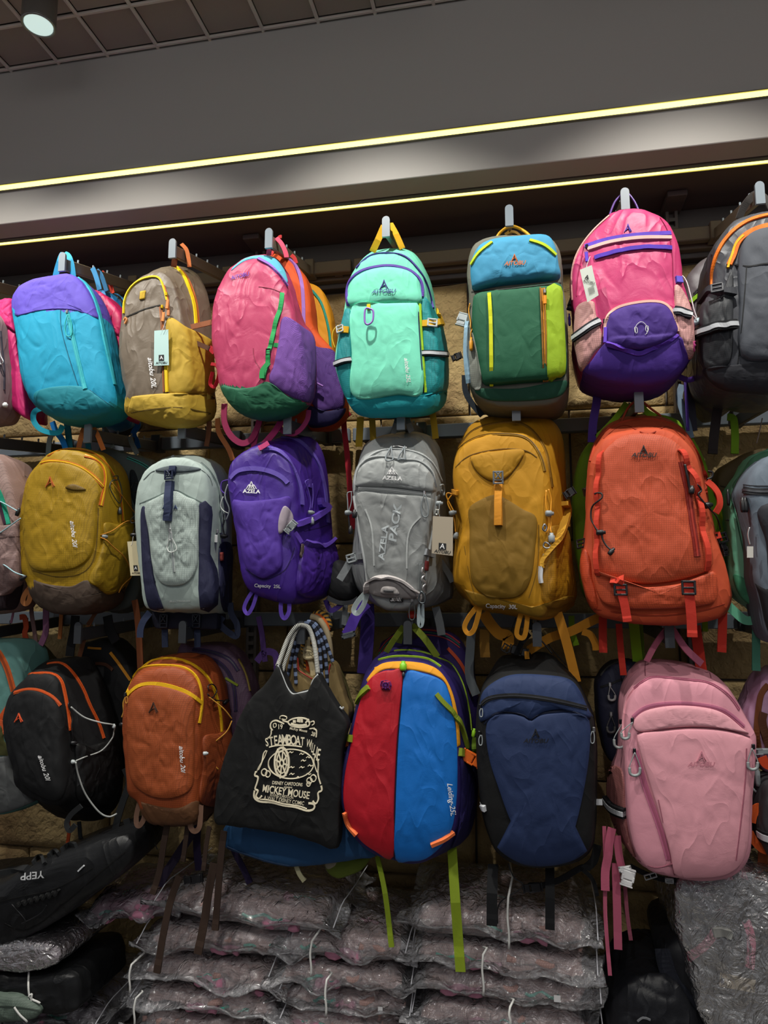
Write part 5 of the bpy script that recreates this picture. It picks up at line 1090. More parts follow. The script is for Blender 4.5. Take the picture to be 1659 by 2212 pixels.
b.zipper(P(612,730, 700,745, 820,745, 1200,740), .018, '1a1b1f', '34363c'); b.seam(P(612,690, 700,700, 900,700), '202228', .003)
for x in (605, 628): b.lock(P(x,850)[0], BLK, .006, .036, y=-.52, name='zipper_pull')
b.card(P(640,1180, 690,1180, 690,1270, 640,1270), -.54, plain('tag_white', 'c8c4bc', .6), brand=False); b.cord(P(660,1030, 648,1090, 665,1170), .0022, SIL, 'tag_chain', y=-.53)

# mauve bag at left edge
b = Bag('backpack', at((-40, 990), -.44), 'mauve ripstop backpack with teal stripe cut off at the left edge, middle row', 'backpack')
f_ = N(-500,500, -420,280, -250,130, -100,100, 10,130, 80,205, 150,400, 200,600, 232,780, 256,870, 262,1100, 268,1300, 268,1480, 180,1570, 100,1640, 60,1790, -200,1820, -450,1700, -520,1100)
b.body('body', [(f_, -.50), (rel(f_, -.50, -.38, .97), -.38)], fab('9a7f78', 'ripstop'), .04, 3.2, .007)
b.patch('base_panel', N(-400,1560, 0,1640, 100,1640, 220,1540, 262,1490, 240,1620, 180,1780, 60,1800, -200,1815, -420,1700), fab('2c2126'), .003)
b.patch('side_pocket', N(-300,880, 0,880, 120,868, 250,872, 262,1100, 266,1480, 180,1560, 95,1632, -100,1640, -320,1500), fab('8a706c', 'ripstop'), .012, amp=.010)
b.seam(N(-100,1020, 100,1008, 250,995), '5a4440', .003); b.strip('teal_stripe', N(-60,440, 0,530, 55,700, 95,868), .012, fab('1f9a7a', 'web'), off=.003); b.strip('plum_stripe', N(-60,560, 0,640, 30,760, 62,868), .009, fab('3a1a30', 'web'), off=.003)
lc = fab('9fc4cc', 'plastic'); b.cord(N(0,620, 60,650, 120,685, 185,722), .0020, lc, y=-.54); b.cord(N(225,802, 130,870, 60,920, -20,975), .0020, lc, y=-.55); b.cord(N(-40,1260, 60,1320, 160,1390, 265,1428), .0020, lc, y=-.55); b.lock(N(195,735)[0], BLK, .006, .024, 20, y=-.53); b.lock(N(255,1450)[0], BLK, .006, .02, 60, y=-.55)
b.cord(N(80,200, 140,270, 180,380, 205,500, 215,620, 210,700), .003, fab('2c2c30', 'mesh'), 'edge_binding', y=-.46)
b.ribbon(N(150,1780, 140,1850, 120,1940), .006, fab('a06a80', 'web'), -.42, hem=False); b.ribbon(N(340,1700, 345,1850, 370,2000, 395,2200), .013, fab('7a5a58', 'web'), -.36, hem=False); b.ribbon(N(500,1780, 500,1900, 495,2050, 440,2180), .020, fab('8a5878', 'web'), -.36, hem=False); b.ribbon(N(215,1880, 265,1880, 285,1980, 270,2060, 305,2180), .017, fab('c04a26', 'web'), -.36, hem=False)

# ------------------------------------------------------------------ bottom row of bags
# black with orange zips
b = Bag('backpack', hk((172, 1370)), 'black backpack with orange zips and a long pale bungee cord, bottom row', 'backpack')
f_ = G(48,690, 75,570, 112,510, 180,440, 240,398, 345,392, 410,430, 440,520, 475,700, 490,900, 505,1100, 500,1250, 430,1305, 300,1275, 155,1180, 132,1050, 82,900, 52,780)
k_ = G(110,600, 150,440, 250,345, 350,302, 480,285, 600,278, 650,332, 720,480, 790,700, 835,900, 848,1150, 815,1300, 720,1398, 600,1412, 400,1380, 270,1285, 160,1150, 110,850)
b.body('body', [(f_, -.49), (k_, -.34)], fab('101113'), .045, 3.2, .006, low=.01)
b.patch('front_pocket', G(62,700, 95,560, 180,512, 270,520, 360,565, 415,630, 450,720, 480,900, 480,1100, 430,1260, 330,1265, 170,1165, 135,1040, 90,900), fab('121315'), .012, pn=4, amp=.004)
b.patch('side_pocket', G(515,880, 620,895, 800,845, 838,1000, 842,1150, 810,1290, 700,1330, 560,1300, 520,1230, 520,1050), fab('0e0f10', 'shiny'), .014, amp=.007, f=18)
og = 'd05a22'; b.zipper(G(330,332, 420,326, 500,392, 570,500, 620,620, 680,740, 715,845), .010, og, 'c8501c'); b.zipper(G(205,402, 340,396, 415,440, 448,550, 472,690, 485,790), .012, og, 'c8501c'); b.zipper(G(100,532, 180,510, 270,517, 360,560, 415,620), .011, og, 'c8501c')
b.alogo(G(130,702)[0], 20, plain('thread_bright_orange', 'e0562c', .7)); b.text('aitobu 20l', G(305,1045)[0], 10, WHT, -72, .35, .012)
lc = fab('b8bcb8', 'plastic'); b.cord(G(490,630, 580,700, 700,738, 785,755, 785,800, 770,850, 700,930, 600,968, 525,1000), .0022, lc, y=(-.52, -.46, -.40, -.42, -.50)); b.cord(G(522,1010, 540,1100, 590,1230, 680,1350, 750,1385, 805,1365), .0024, lc, y=(-.51, -.48, -.44, -.42))
b.lock(G(518,1003)[0], LGP, .006, .016, 90); b.lock(G(785,760)[0], LGP, .005, .012, 0, y=-.43); b.cord(G(470,600, 455,620, 490,700, 480,780, 500,860), .0016, BLK, off=.006); b.lock(G(497,880)[0], BLK, .006, .018, 90)
b.loop(G(560,1310, 490,1370, 460,1430, 480,1480, 520,1440), .014, fab('26282a', 'web')); b.handle(G(548,280, 570,200, 590,120), .012, fab('5c3820', 'web')); b.handle(G(605,60, 640,10, 660,-20), .010, fab('5c3820', 'web'))
b.ribbon(G(470,1395, 475,1480, 470,1540, 460,1600), .010, fab('b8481c', 'web'), -.36)
b.ribbon(G(860,1050, 890,1150, 840,1300, 800,1450, 790,1580, 850,1610, 900,1540, 870,1400), .020, fab('17191b', 'web'), -.40, hem=False); b.ribbon(G(545,1420, 560,1560, 600,1680), .012, fab('17191b', 'web'), -.36, hem=False)
for q, wv in ((G(520,0, 510,100, 490,200, 480,280), .028), (G(740,0, 760,100, 800,180), .03)): b.ribbon(q, wv, fab('131416', 'web'), -.36, hem=False, name='shoulder_strap')
# black with gold piping behind
b = Bag('backpack', at((270, 1400), -.26), 'black backpack with gold and brown piping behind the orange zipped one', 'backpack')
f_ = G(560,240, 640,170, 740,160, 830,230, 900,330, 950,450, 930,700, 880,1000, 830,1100, 650,1000, 560,600)
b.body('body', [(f_, -.28), (rel(f_, -.28, -.20, .97), -.20)], fab('0e0f11'), .03, 3.2, .005)
b.strip('piping', G(762,255, 820,330, 865,395, 900,445), .009, fab('c8861c'), off=.003); b.strip('piping', G(610,222, 660,226, 700,228), .007, fab('b87a1c'), off=.003); b.strip('brown_binding', G(660,330, 730,335, 780,375), .010, fab('4a2a18'), off=.003)
# rust
b = Bag('backpack', hk((395, 1370)), 'rust brown ripstop backpack with yellow piping and tan base', 'backpack')
f_ = G(868,850, 872,620, 880,550, 905,470, 965,395, 1080,355, 1230,352, 1320,385, 1385,500, 1398,700, 1392,1000, 1385,1250, 1370,1390, 1280,1432, 1080,1432, 1010,1370, 975,1280, 905,1220, 892,1050)
k_ = G(895,560, 935,420, 1050,312, 1180,272, 1350,260, 1465,300, 1550,440, 1585,650, 1595,850, 1595,1050, 1555,1200, 1500,1310, 1400,1425, 1150,1438, 1000,1340, 915,1200, 885,900)
b.body('body', [(f_, -.49), (k_, -.34)], fab('96451e', 'ripstop'), .045, 3.2, .006, low=.01)
b.patch('base_panel', G(972,1275, 1100,1315, 1240,1322, 1350,1272, 1420,1312, 1500,1312, 1440,1425, 1285,1438, 1080,1434, 1015,1375), fab('5e3c22'), .003, amp=.003)
b.zone(fab('5e3c22'), G(960,1300)[0], G(1510,1315)[0]); b.patch('front_pocket', G(878,800, 885,620, 900,545, 960,495, 1040,475, 1160,490, 1290,535, 1350,590, 1345,700, 1345,1000, 1330,1180, 1240,1245, 1120,1260, 990,1215, 900,1100), fab('9a4a22', 'ripstop'), .012, pn=4, amp=.006)
b.patch('side_pocket', G(1398,840, 1500,810, 1592,795, 1590,1050, 1555,1195, 1500,1305, 1420,1310, 1370,1260, 1392,1050), fab('8e421e', 'ripstop'), .012, amp=.006)
yw = 'd8a80a'
for q, wv in ((G(880,530, 900,450, 955,378, 1050,348, 1230,352, 1320,392, 1368,460, 1388,560, 1384,650, 1370,740), .007), (G(985,358, 1060,308, 1200,298, 1330,342, 1430,430, 1490,560, 1518,700, 1524,800), .008), (G(885,545, 950,487, 1040,467, 1160,482, 1300,532, 1385,600), .010)): b.strip('piping', q, wv, fab(yw), off=.003)
b.alogo(G(1058,632)[0], 22, plain('thread_dark_brown', '3c2416', .7)); b.text('aitobu 20l', G(1256,985)[0], 10, WHT, -86, .35, .012)
oc = fab('c08a34', 'web'); b.cord(G(1440,560, 1540,640, 1598,712), .0018, oc, y=(-.47, -.42)); b.cord(G(1598,725, 1560,800, 1480,870, 1415,930), .0018, oc, y=(-.42, -.46)); b.cord(G(1420,955, 1450,1000, 1505,1060), .0018, oc, y=(-.46, -.44)); b.lock(G(1408,942)[0], LGP, .005, .014, 90)
b.cord(G(1420,520, 1415,490, 1450,480, 1475,520, 1440,570, 1410,540, 1450,580, 1530,590), .0018, BLK, off=.008); b.lock(G(1535,595)[0], BLK, .006, .02, 60, off=.01)
b.loop(G(962,1285, 940,1380, 945,1440, 968,1440, 995,1380, 972,1290), .013, fab('80604e', 'web')); b.loop(G(1382,1305, 1325,1400, 1312,1450, 1340,1485, 1375,1450, 1385,1310), .013, fab('80604e', 'web'))
b.cord(G(872,545, 850,600, 852,660, 840,700), .0024, oc, 'pull_cord', y=-.49); b.lock(G(848,750)[0], BLK, .006, .02, 90, y=-.49); b.puller(G(872,545)[0], oc, 18, '404040')
bw = fab('38281f', 'web')
for q, wv, yy in ((J(722,65, 705,160, 690,260, 660,362), .017, -.42), (J(810,70, 800,150, 790,220), .013, -.40), (J(775,285, 735,400, 705,540, 678,702), .019, -.46), (J(925,230, 900,360, 885,470, 855,620), .022, -.46), (J(968,90, 955,200, 940,380, 930,518), .018, -.42), (J(905,70, 890,160, 880,260), .012, -.38)): b.ribbon(q, wv, bw, -.48)
b.ribbon(J(830,100, 770,190, 700,300, 690,330), .024, fab('231a30', 'web'), -.36, hem=False); b.cord(J(640,60, 655,110, 680,170), .0016, BLK, 'cord', y=-.38)
b.buckle(J(835,298)[0], .022, .05, BLK, 80, y=-.46, kind='side', name='belt_buckle'); b.cord(J(870,240, 895,230, 915,250, 905,330, 870,400), .0014, BLK, 'cord', y=-.44)
b.handle(G(1260,190, 1285,120, 1290,60), .016, fab('3c3028', 'web'), y=-.38)
# purple ripstop behind
b = Bag('backpack', at((500, 1400), -.26), 'dusty purple ripstop backpack with lime edge behind the rust brown one', 'backpack')
f_ = G(1230,250, 1330,205, 1450,195, 1560,215, 1640,290, 1700,420, 1740,560, 1760,800, 1740,1100, 1400,1300, 1200,1000)
b.body('body', [(f_, -.30), (rel(f_, -.30, -.22, .97), -.22)], fab('5a4258', 'ripstop'), .03, 3.2, .006)
for q in (G(1330,232, 1460,250, 1580,300, 1640,380), G(1420,285, 1520,330, 1590,420, 1620,540, 1625,660)): b.zipper(q, .012, '2c1c44', '1c1428')
b.strip('piping', G(1555,430, 1590,450, 1640,480), .007, fab('7c8a1c'), off=.003); b.strip('piping', G(1640,300, 1690,400, 1720,520), .005, fab('7c6a30'), off=.003)
b.ribbon(H(300,60, 320,160, 330,250, 340,330), .016, fab('40265e', 'web'), -.34, hem=False); b.ribbon(H(290,330, 330,280, 370,270, 405,300, 412,400), .020, fab('472c6a', 'web'), -.34, hem=False)
b.ribbon(J(855,60, 850,150, 860,260), .022, fab('24183a', 'web'), -.32, hem=False); b.ribbon(J(985,100, 1010,170, 1050,250, 1080,315), .018, fab('24183a', 'web'), -.34)

# tote
b = Bag('tote_bag', at((650, 1366), -.50), 'black tote with rope handles and a cream steamboat embroidery', 'tote bag')
f_ = H(418,355, 446,420, 478,492, 508,524, 560,512, 606,500, 622,455, 655,408, 700,480, 765,590, 832,700, 818,770, 795,900, 785,1200, 768,1440, 640,1405, 480,1365, 150,1310, 45,1292, 50,1130, 100,900, 170,700, 245,560, 330,478, 380,410)
w3 = [p for p in f_]
b.body('body', [(f_, -.535), (rel(f_, -.535, -.50, .99), -.50)], fab('090a0b'), .012, 5, .006, nang=220, f=8)
b.cord(H(414,352, 440,410, 470,482, 506,524, 555,516, 608,498, 622,450, 655,406), .0026, fab('a8acac', 'plastic'), 'neck_piping', y=-.538)
b.cord(H(808,600, 800,612, 785,600), .0026, fab('a8acac', 'plastic'), 'side_piping', y=-.535)
rp = rope_mat('rope_black_white', '0c0c0c', 'c8c8c0', 240, 3)
b.cord(R(300,890, 340,790, 400,620, 470,450, 560,300, 640,235, 720,235, 800,270, 860,400, 900,560, 930,760, 955,1020), .0062, rp, 'rope_handle', y=(-.53, -.50, -.48, -.50, -.53), ns=10); b.cord(R(375,985, 420,820, 500,600, 560,400, 640,270, 740,235), .0056, rp, 'rope_handle', y=(-.52, -.49, -.465), ns=10)
cm = CREAM
def ln(q, w_=.0022, c=False, n=4):
    global emb
    o = b.strip('embroidery' if emb is None else 'embroidery_line', q, w_, cm, off=.002, th=.0012, closed=c, n=n, parent=emb)
    if emb is None: emb = o
    return o
emb = None
ln(H(478,688, 500,672, 545,664, 590,672, 606,695, 596,716, 545,722, 495,712), .0035, True)
ln(H(495,700, 540,712, 590,706), .006); ln(H(515,694, 515,678), .008); ln(H(540,690, 545,664), .010); ln(H(560,692, 560,668), .006); ln(H(582,695, 600,672, 596,690), .004)
ln(H(385,740, 372,720, 378,690, 405,680, 430,690, 455,700), .0035); ln(H(392,722, 390,700, 405,698, 408,715, 395,722), .002); ln(H(378,740, 375,770, 350,790), .003); ln(H(430,672, 430,655, 450,652, 470,660, 465,675, 440,672), .002); ln(H(445,680, 475,690), .0035)
ln(H(612,690, 630,684, 634,700, 620,708), .0025); ln(H(630,730, 648,740, 645,780), .003); ln(H(606,730, 636,726), .0025)
b.text('19', H(431,718)[0], 10.5, cm, 0, 0, .02, .8, parent=emb); b.text('28', H(628,762)[0], 9, cm, -18, 0, .02, .7, parent=emb)
b.text('Mickey Mouse', H(540,735)[0], 6, cm, -10, 0, .012, .8, parent=emb)
x0 = 352
for i, ch in enumerate('STEAMBOAT'): b.text(ch, H(352+i*26.5, 812-14*math.sin(PI*i/8*.9))[0], 18+5*math.sin(PI*i/8), cm, 8-i*1.4, 0, .02, .55, parent=emb)
for i, ch in enumerate('WILLIE'): b.text(ch, H(602+i*11.5, 818+i*14)[0], 17+i*1.8, cm, -10, 0, .015, .42, parent=emb)
ln([H(440+42*math.cos(a*PI/9), 930+88*math.sin(a*PI/9))[0] for a in range(18)], .0055, True, 3); ln([H(440+29*math.cos(a*PI/6), 930+66*math.sin(a*PI/6))[0] for a in range(12)], .003, True, 3)
ln([H(440+12*math.cos(a*PI/4), 935+20*math.sin(a*PI/4))[0] for a in range(8)], .004, True, 3)
for a in range(8): ca, sa = math.cos(a*PI/4+.2), math.sin(a*PI/4+.2); ln(H(440+12*ca,935+20*sa, 440+46*ca,930+98*sa), .0035)
ln([H(495+135*math.cos(a*PI/14), 940+88*math.sin(a*PI/14))[0] for a in range(28)], .0028, True, 3)
for (x, y) in ((495, 870), (560, 880), (600, 900), (500, 960), (610, 950), (500, 1000), (560, 960), (600, 1000), (540, 1020), (570, 920)): ln(H(x-14,y+4, x-4,y-5, x+3,y+4, x+14,y-3), .002)
for (x, y, r_) in ((335, 990, 22), (357, 1000, 20), (605, 1040, 20), (628, 1025, 22), (600, 1060, 14)): ln([H(x+r_*.8*math.cos(a*PI/4), y+r_*math.sin(a*PI/4))[0] for a in range(8)], .0025, True, 2)
ln(H(365,840, 420,828, 500,830, 560,838), .003); ln(H(345,860, 330,880, 322,930, 300,975), .003); ln(H(352,862, 335,905, 300,960, 290,990), .002); ln(H(650,900, 660,940, 655,1000, 672,1060), .003); ln(H(640,890, 632,930, 650,990), .002)
ln(H(285,985, 278,1010, 300,1018, 290,1060, 280,1090, 300,1100, 285,1130, 300,1150, 320,1130), .004); ln(H(675,1070, 680,1100, 655,1110, 660,1150, 640,1180, 625,1160), .004)
ln(H(278,1100, 275,1140, 310,1165, 380,1168, 450,1188, 520,1196, 590,1220, 630,1210, 635,1180, 600,1175), .0045); ln(H(310,1150, 380,1158, 450,1178, 540,1190, 590,1208), .002)
b.text('DISNEY CARTOONS', H(474,1058)[0], 7.5, cm, -4, .1, .015, .70, parent=emb); b.text('present', H(478,1078)[0], 4.5, cm, -4, 0, .015, .9, parent=emb)
b.text('MICKEY MOUSE', H(466,1108)[0], 16, cm, -9, 0, .02, .66, parent=emb); b.text('SOUND CARTOON', H(440,1132)[0], 6, cm, -8, 0, .012, .7, parent=emb); b.text('A WALT DISNEY COMIC', H(455,1158)[0], 8.5, cm, -9, 0, .012, .68, parent=emb)
# totes behind
b = Bag('tote_bag', at((668, 1360), -.40), 'tan tote with red edged opening and navy rope handles behind the black tote', 'tote bag')
f_ = R(440,1000, 470,760, 520,700, 560,800, 620,900, 700,1000, 860,1090, 1000,1030, 1120,880, 1180,830, 1250,900, 1300,1050, 1400,1400, 1470,1600, 1450,1750, 1200,2300, 400,2300)
b.body('body', [(f_, -.44), (rel(f_, -.44, -.40, .99), -.40)], fab('7c6840'), .012, 5, .006, nang=160)
b.cord(R(545,790, 600,880, 640,960, 740,1030, 860,1105), .0018, fab('a82a20', 'plastic'), 'red_edging', y=-.452); b.cord(R(625,760, 632,860, 650,960), .0018, fab('a82a20', 'plastic'), 'red_edging', y=-.452); b.cord(R(1100,1240, 1130,1000, 1160,860), .0018, fab('a82a20', 'plastic'), 'red_edging', y=-.452)
rn = rope_mat('rope_navy', '0c1020', '6c7c9c', 46, .0)
for q in (R(460,1060, 500,880, 540,700, 590,520, 640,380, 700,240, 760,190), R(600,1190, 590,980, 580,800, 640,560, 680,420), R(760,190, 840,200, 920,320, 980,560, 1000,800, 1010,1000, 1040,1130), R(760,190, 880,220, 990,420, 1060,640, 1090,860, 1110,1210), R(780,170, 900,200, 1040,380, 1120,600, 1200,830)): b.cord(q, .0050, rn, 'rope_handle', y=-.455, ns=8)
b = Bag('tote_bag', at((690, 1345), -.30), 'khaki floral tote with knotted cream cord, hindmost of the totes', 'tote bag')
f_ = R(1040,900, 1100,700, 1180,820, 1260,900, 1360,1150, 1420,1350, 1490,1600, 1480,1750, 1400,1900, 1100,1800, 700,1700, 600,1300, 640,900, 760,1000, 900,1050)
b.body('body', [(f_, -.35), (rel(f_, -.35, -.31, .99), -.31)], fab('6a6238'), .012, 5, .008, nang=160)
cc = fab('c8b890', 'web'); b.cord(R(800,420, 800,520, 805,620), .006, cc, 'cream_cord', y=-.42); b.cord(R(800,760, 840,880, 870,1080), .006, cc, 'cream_cord', y=-.42); b.cord(R(830,770, 880,900, 900,1050), .005, cc, 'cream_cord', y=-.42)
for k in range(3): b.cord(R(745,630+k*45, 780,605+k*45, 860,620+k*45, 880,650+k*45, 820,670+k*45, 760,665+k*45), .007, cc, 'cord_knot', y=-.43, closed=True)
fl = rope_mat('floral_strap', 'b8862a', '2c2a24', 90, 2); b.cord(R(850,120, 960,100, 1060,200, 1110,330), .010, fab('c85a1c', 'web'), 'strap', y=-.40); b.cord(R(880,80, 1000,50, 1100,140, 1130,280), .012, fl, 'floral_handle', y=-.38); b.cord(R(700,480, 720,640, 760,800, 760,1000), .007, fl, 'floral_handle', y=-.40); b.cord(R(840,440, 860,560, 940,640, 960,820, 990,960), .007, fl, 'floral_handle', y=-.40); b.cord(R(840,90, 960,130, 1060,260, 1120,420, 1150,620, 1160,820), .009, fab('a89878', 'web'), 'strap', y=-.41); b.cord(R(760,600, 790,800, 800,1040), .008, fab('b8481a', 'web'), 'strap', y=-.40)
# blue bag under tote
b = Bag('duffel_bag', at((560, 1800), -.38), 'wide blue bag sagging below the black tote', 'bag')
f_ = H(110,1300, 95,1380, 115,1435, 250,1485, 400,1530, 540,1552, 700,1532, 900,1500, 1010,1482, 1000,1350, 850,1200, 500,1100, 250,1150)
b.body('body', [(f_, -.42), (rel(f_, -.42, -.30, .96), -.30)], fab('1f4a74'), .04, 2.8, .006)
b.strip('binding', H(115,1435, 250,1487, 400,1532, 540,1554), .005, fab('16304e'), off=.002); b.ribbon(H(525,1550, 545,1600, 575,1640), .012, fab('b0aa88', 'mesh'), -.42)
b = Bag('backpack', at((760, 1860), -.28), 'olive and cream bag base showing under the blue bag', 'bag')
f_ = H(700,1530, 760,1500, 900,1490, 960,1500, 930,1560, 860,1600, 780,1620, 720,1590)
b.body('body', [(f_, -.34), (rel(f_, -.34, -.28, .96), -.28)], fab('5f6e20'), .02, 2.8, .004, nang=60); b.patch('cream_panel', H(702,1535, 760,1512, 760,1545, 715,1570), fab('9a917c'), .002, na=30, nr=4)

# red and blue
b = Bag('backpack', hk((881, 1366)), 'half red, half bright blue backpack with orange buckles', 'backpack')
f_ = H(842,830, 872,690, 912,540, 950,430, 1012,352, 1100,322, 1250,326, 1360,362, 1432,450, 1478,560, 1500,700, 1510,900, 1508,1150, 1480,1340, 1400,1450, 1300,1515, 1200,1528, 1110,1508, 1000,1472, 895,1392, 828,1265, 802,1150, 812,1000)
k_ = H(880,600, 915,470, 965,350, 1060,262, 1200,232, 1350,262, 1460,342, 1535,480, 1568,700, 1598,900, 1600,1150, 1560,1350, 1470,1440, 1250,1500, 1000,1470, 845,1350, 788,1150, 788,950, 835,780)
b.body('body', [(f_, -.50), (k_, -.36)], fab('26195c'), .05, 3.0, .004, low=.01)
b.patch('side_pocket', H(1505,905, 1540,900, 1598,960, 1602,1150, 1560,1345, 1490,1420, 1440,1440, 1490,1300, 1508,1100), fab('1d1450', 'mesh'), .008, amp=.005); b.patch('left_pocket', H(845,830, 815,900, 792,1000, 790,1150, 830,1270, 812,1150, 818,1000), fab('1d1450', 'mesh'), .003, na=50, nr=5)
b.band('yellow_band', H(938,450, 1010,356, 1100,326, 1250,330, 1358,366, 1428,452, 1470,560, 1495,700, 1505,840), H(948,462, 1040,384, 1165,380, 1290,397, 1400,442, 1440,522, 1462,620, 1478,720, 1482,850), fab('d8921a'), n=60)
b.patch('red_panel', H(1165,380, 1100,378, 1040,384, 965,430, 915,545, 874,700, 848,850, 818,1000, 808,1150, 832,1260, 900,1388, 1000,1466, 1108,1503, 1112,1200, 1126,850, 1146,600), fab('a81222', 'plain', .55), .006, pn=5, amp=.004, f=9)
b.patch('blue_panel', H(1177,392, 1290,397, 1400,442, 1440,522, 1468,650, 1485,800, 1490,1000, 1480,1200, 1450,1345, 1380,1448, 1290,1515, 1200,1526, 1114,1506, 1117,1200, 1131,850, 1151,600), fab('0a66b8', 'plain', .55), .006, pn=5, amp=.004, f=9)
b.seam(H(1170,385, 1148,600, 1128,850, 1114,1200, 1110,1505), '14142a', .003)
b.strip('zipper', H(1020,322, 1100,303, 1200,302, 1310,316, 1385,362), .005, fab('a8d030'), off=.003); b.strip('piping', H(1100,235, 1250,235, 1400,290, 1500,420, 1550,580, 1570,740), .005, fab('8aa82a'), off=.002); b.lock(H(1167,362)[0], fab('7cc020', 'plastic'), .009, .024, 0, name='zipper_pull'); b.lock(H(1168,408)[0], fab('20222a', 'plastic'), .004, .012, off=.010, name='zipper_slider')
ow = fab('7c8c20', 'web'); b.strip('panel_strap', H(962,482, 925,520, 897,575), .014, ow, off=.008); b.strip('panel_strap', H(1362,522, 1420,590, 1470,650, 1505,720, 1540,840), .012, ow, off=.008)
b.patch('woven_badge', H(1035,445, 1090,448, 1088,496, 1034,494), fab('a01a30'), off=.009, na=28, nr=3, sub=1); pm = plain('thread_plum', '5a1e78', .7)
for q in (H(1037,447, 1088,449, 1087,495, 1036,493), H(1047,457, 1078,458, 1077,485, 1046,484)): b.strip('badge_frame', q, .0012, pm, off=.004, closed=True, n=2, smooth=0)
for q in (H(1062,449, 1062,494), H(1037,470, 1087,472), H(1042,452, 1082,490), H(1082,452, 1042,490)): b.strip('badge_line', q, .0009, pm, off=.004, n=2)
b.text('Leiding-25L', H(1448,1150)[0], 11, WHT, -84, .3, .008)
for q in (H(822,1230, 842,1300, 890,1360), H(1330,1422, 1400,1388, 1458,1345)): b.strip('reflective_trim', q, .009, fab('e0703c'), off=.008)
ob = fab('e0661a', 'plastic'); b.strip('side_strap', H(835,785, 862,790), .018, ow, off=.008); b.strip('side_strap', H(1495,868, 1530,880), .020, ow, off=.008)
b.buckle(H(812,803)[0], .028, .036, ob, 85, kind='side', y=-.50); b.buckle(H(1572,908)[0], .030, .048, ob, -62, kind='side', y=-.50); b.lock(H(1585,755)[0], fab('9ad42a', 'plastic'), .005, .022, 10, y=-.45, name='zipper_pull'); b.strip('green_tail', H(1578,790, 1575,850, 1590,880), .008, fab('6c8a20', 'web'), off=.01)
hw = fab('6e7c1c', 'web'); b.handle(H(1062,272, 1115,190, 1165,120), .015, hw); b.handle(H(1215,112, 1290,190, 1368,302), .018, hw)
b.ribbon([(976,1826), (984,1950), (995,2098)], .024, fab('7c901a', 'web'), (-.42, -.50, -.50)); b.ribbon([(815,1850), (832,1930), (846,2045)], .013, fab('7c901a', 'web'), (-.44, -.50, -.50)); b.ribbon(H(1140,220, 1155,150, 1180,120), .016, fab('5a661a', 'web'), -.36, hem=False)
b = Bag('backpack', at((900, 1380), -.26), 'purple backpack with red striped edge behind the red and blue one', 'backpack')
f_ = H(1015,300, 1060,200, 1150,150, 1280,135, 1400,150, 1490,200, 1540,280, 1590,450, 1620,700, 1560,1100, 1200,1200, 1000,1000)
b.body('body', [(f_, -.28), (rel(f_, -.28, -.20, .97), -.20)], fab('2a1a58'), .03, 3.2, .005)
for dx, c in ((0, 'a83a3a'), (14, '2c6a50'), (28, 'a83a3a')): b.strip('piping', H(1022,270+dx, 1080,195+dx, 1180,150+dx, 1300,142+dx, 1420,165+dx, 1500,220+dx), .003, fab(c), off=.002)
b.strip('zipper', H(1430,250, 1500,330, 1550,430, 1570,520), .010, fab('c04a26'), off=.003); b.lock((890, 1328), fab('d83a24', 'plastic'), .012, .02, 0, y=-.40, name='shoulder_clip')

# navy
b = Bag('backpack', hk((1160, 1370)), 'navy blue backpack with black sides and a black zip across the top, bottom row', 'backpack')
f_ = I(120,560, 132,470, 155,385, 235,325, 330,302, 500,305, 600,325, 660,375, 710,480, 742,565, 748,700, 744,900, 735,1100, 722,1215, 640,1290, 500,1325, 350,1310, 232,1240, 182,1130, 142,950, 122,750)
k_ = I(140,450, 160,380, 235,225, 330,200, 450,190, 520,208, 610,290, 680,400, 740,560, 752,900, 732,1200, 600,1300, 300,1290, 170,1100, 135,700)
b.body('body', [(f_, -.50), (k_, -.36)], fab('08090a'), .045, 3.4, .004)
bl = fab('1c2d52')
b.patch('top_panel', I(132,500, 152,402, 235,335, 330,308, 480,312, 600,330, 660,382, 712,492, 740,548, 600,500, 480,508, 420,545, 400,548, 320,512, 220,515, 160,572, 135,550), bl, .010, amp=.003)
b.patch('front_panel', I(168,585, 215,522, 300,514, 370,530, 405,552, 440,530, 490,514, 620,507, 716,548, 718,720, 692,900, 660,1050, 632,1190, 722,1216, 640,1288, 500,1322, 350,1308, 222,1215, 330,1178, 352,1140, 300,1085, 232,900, 185,750), fab('1a2a4e'), .012, pn=4, amp=.004, f=9)
b.seam(I(162,572, 215,516, 300,508, 370,525, 405,548, 440,526, 490,510, 620,503, 714,545), '101830', .004)
b.zipper(I(150,468, 200,432, 350,422, 550,450, 700,488), .012, '0c0d10', '202228')
km = plain('print_dark', '0a0b10', .5); b.alogo(I(432,620)[0], 19, km); b.text('AITOBU', I(432,660)[0], 9, km, 0, .3, .02, 1.15)
b.strip('reflective_tab', I(128,1000, 172,1015), .014, REF, off=.008); b.ribbon(I(745,983, 784,984), .014, REF, -.44, hem=False, name='reflective_tab')
b.puller(I(145,480)[0], GRP, 22, '303030'); b.puller(I(142,620)[0], GRP, 26, '303030'); b.puller(I(732,600)[0], GRP, 30, '808080')
b.handle(I(330,205, 360,140, 400,95), .014, fab('0e0f11', 'web')); b.cord(I(410,80, 470,140, 520,200), .002, BLK, 'cord', y=-.40)
kw = fab('101114', 'web'); b.ribbon(K(470,235, 466,360, 465,498), .026, kw, (-.42, -.49, -.49)); b.ribbon(K(715,235, 716,380, 716,515), .022, kw, (-.42, -.49, -.49)); b.ribbon(I(760,1210, 740,1290, 700,1330), .02, kw, -.38, hem=False)
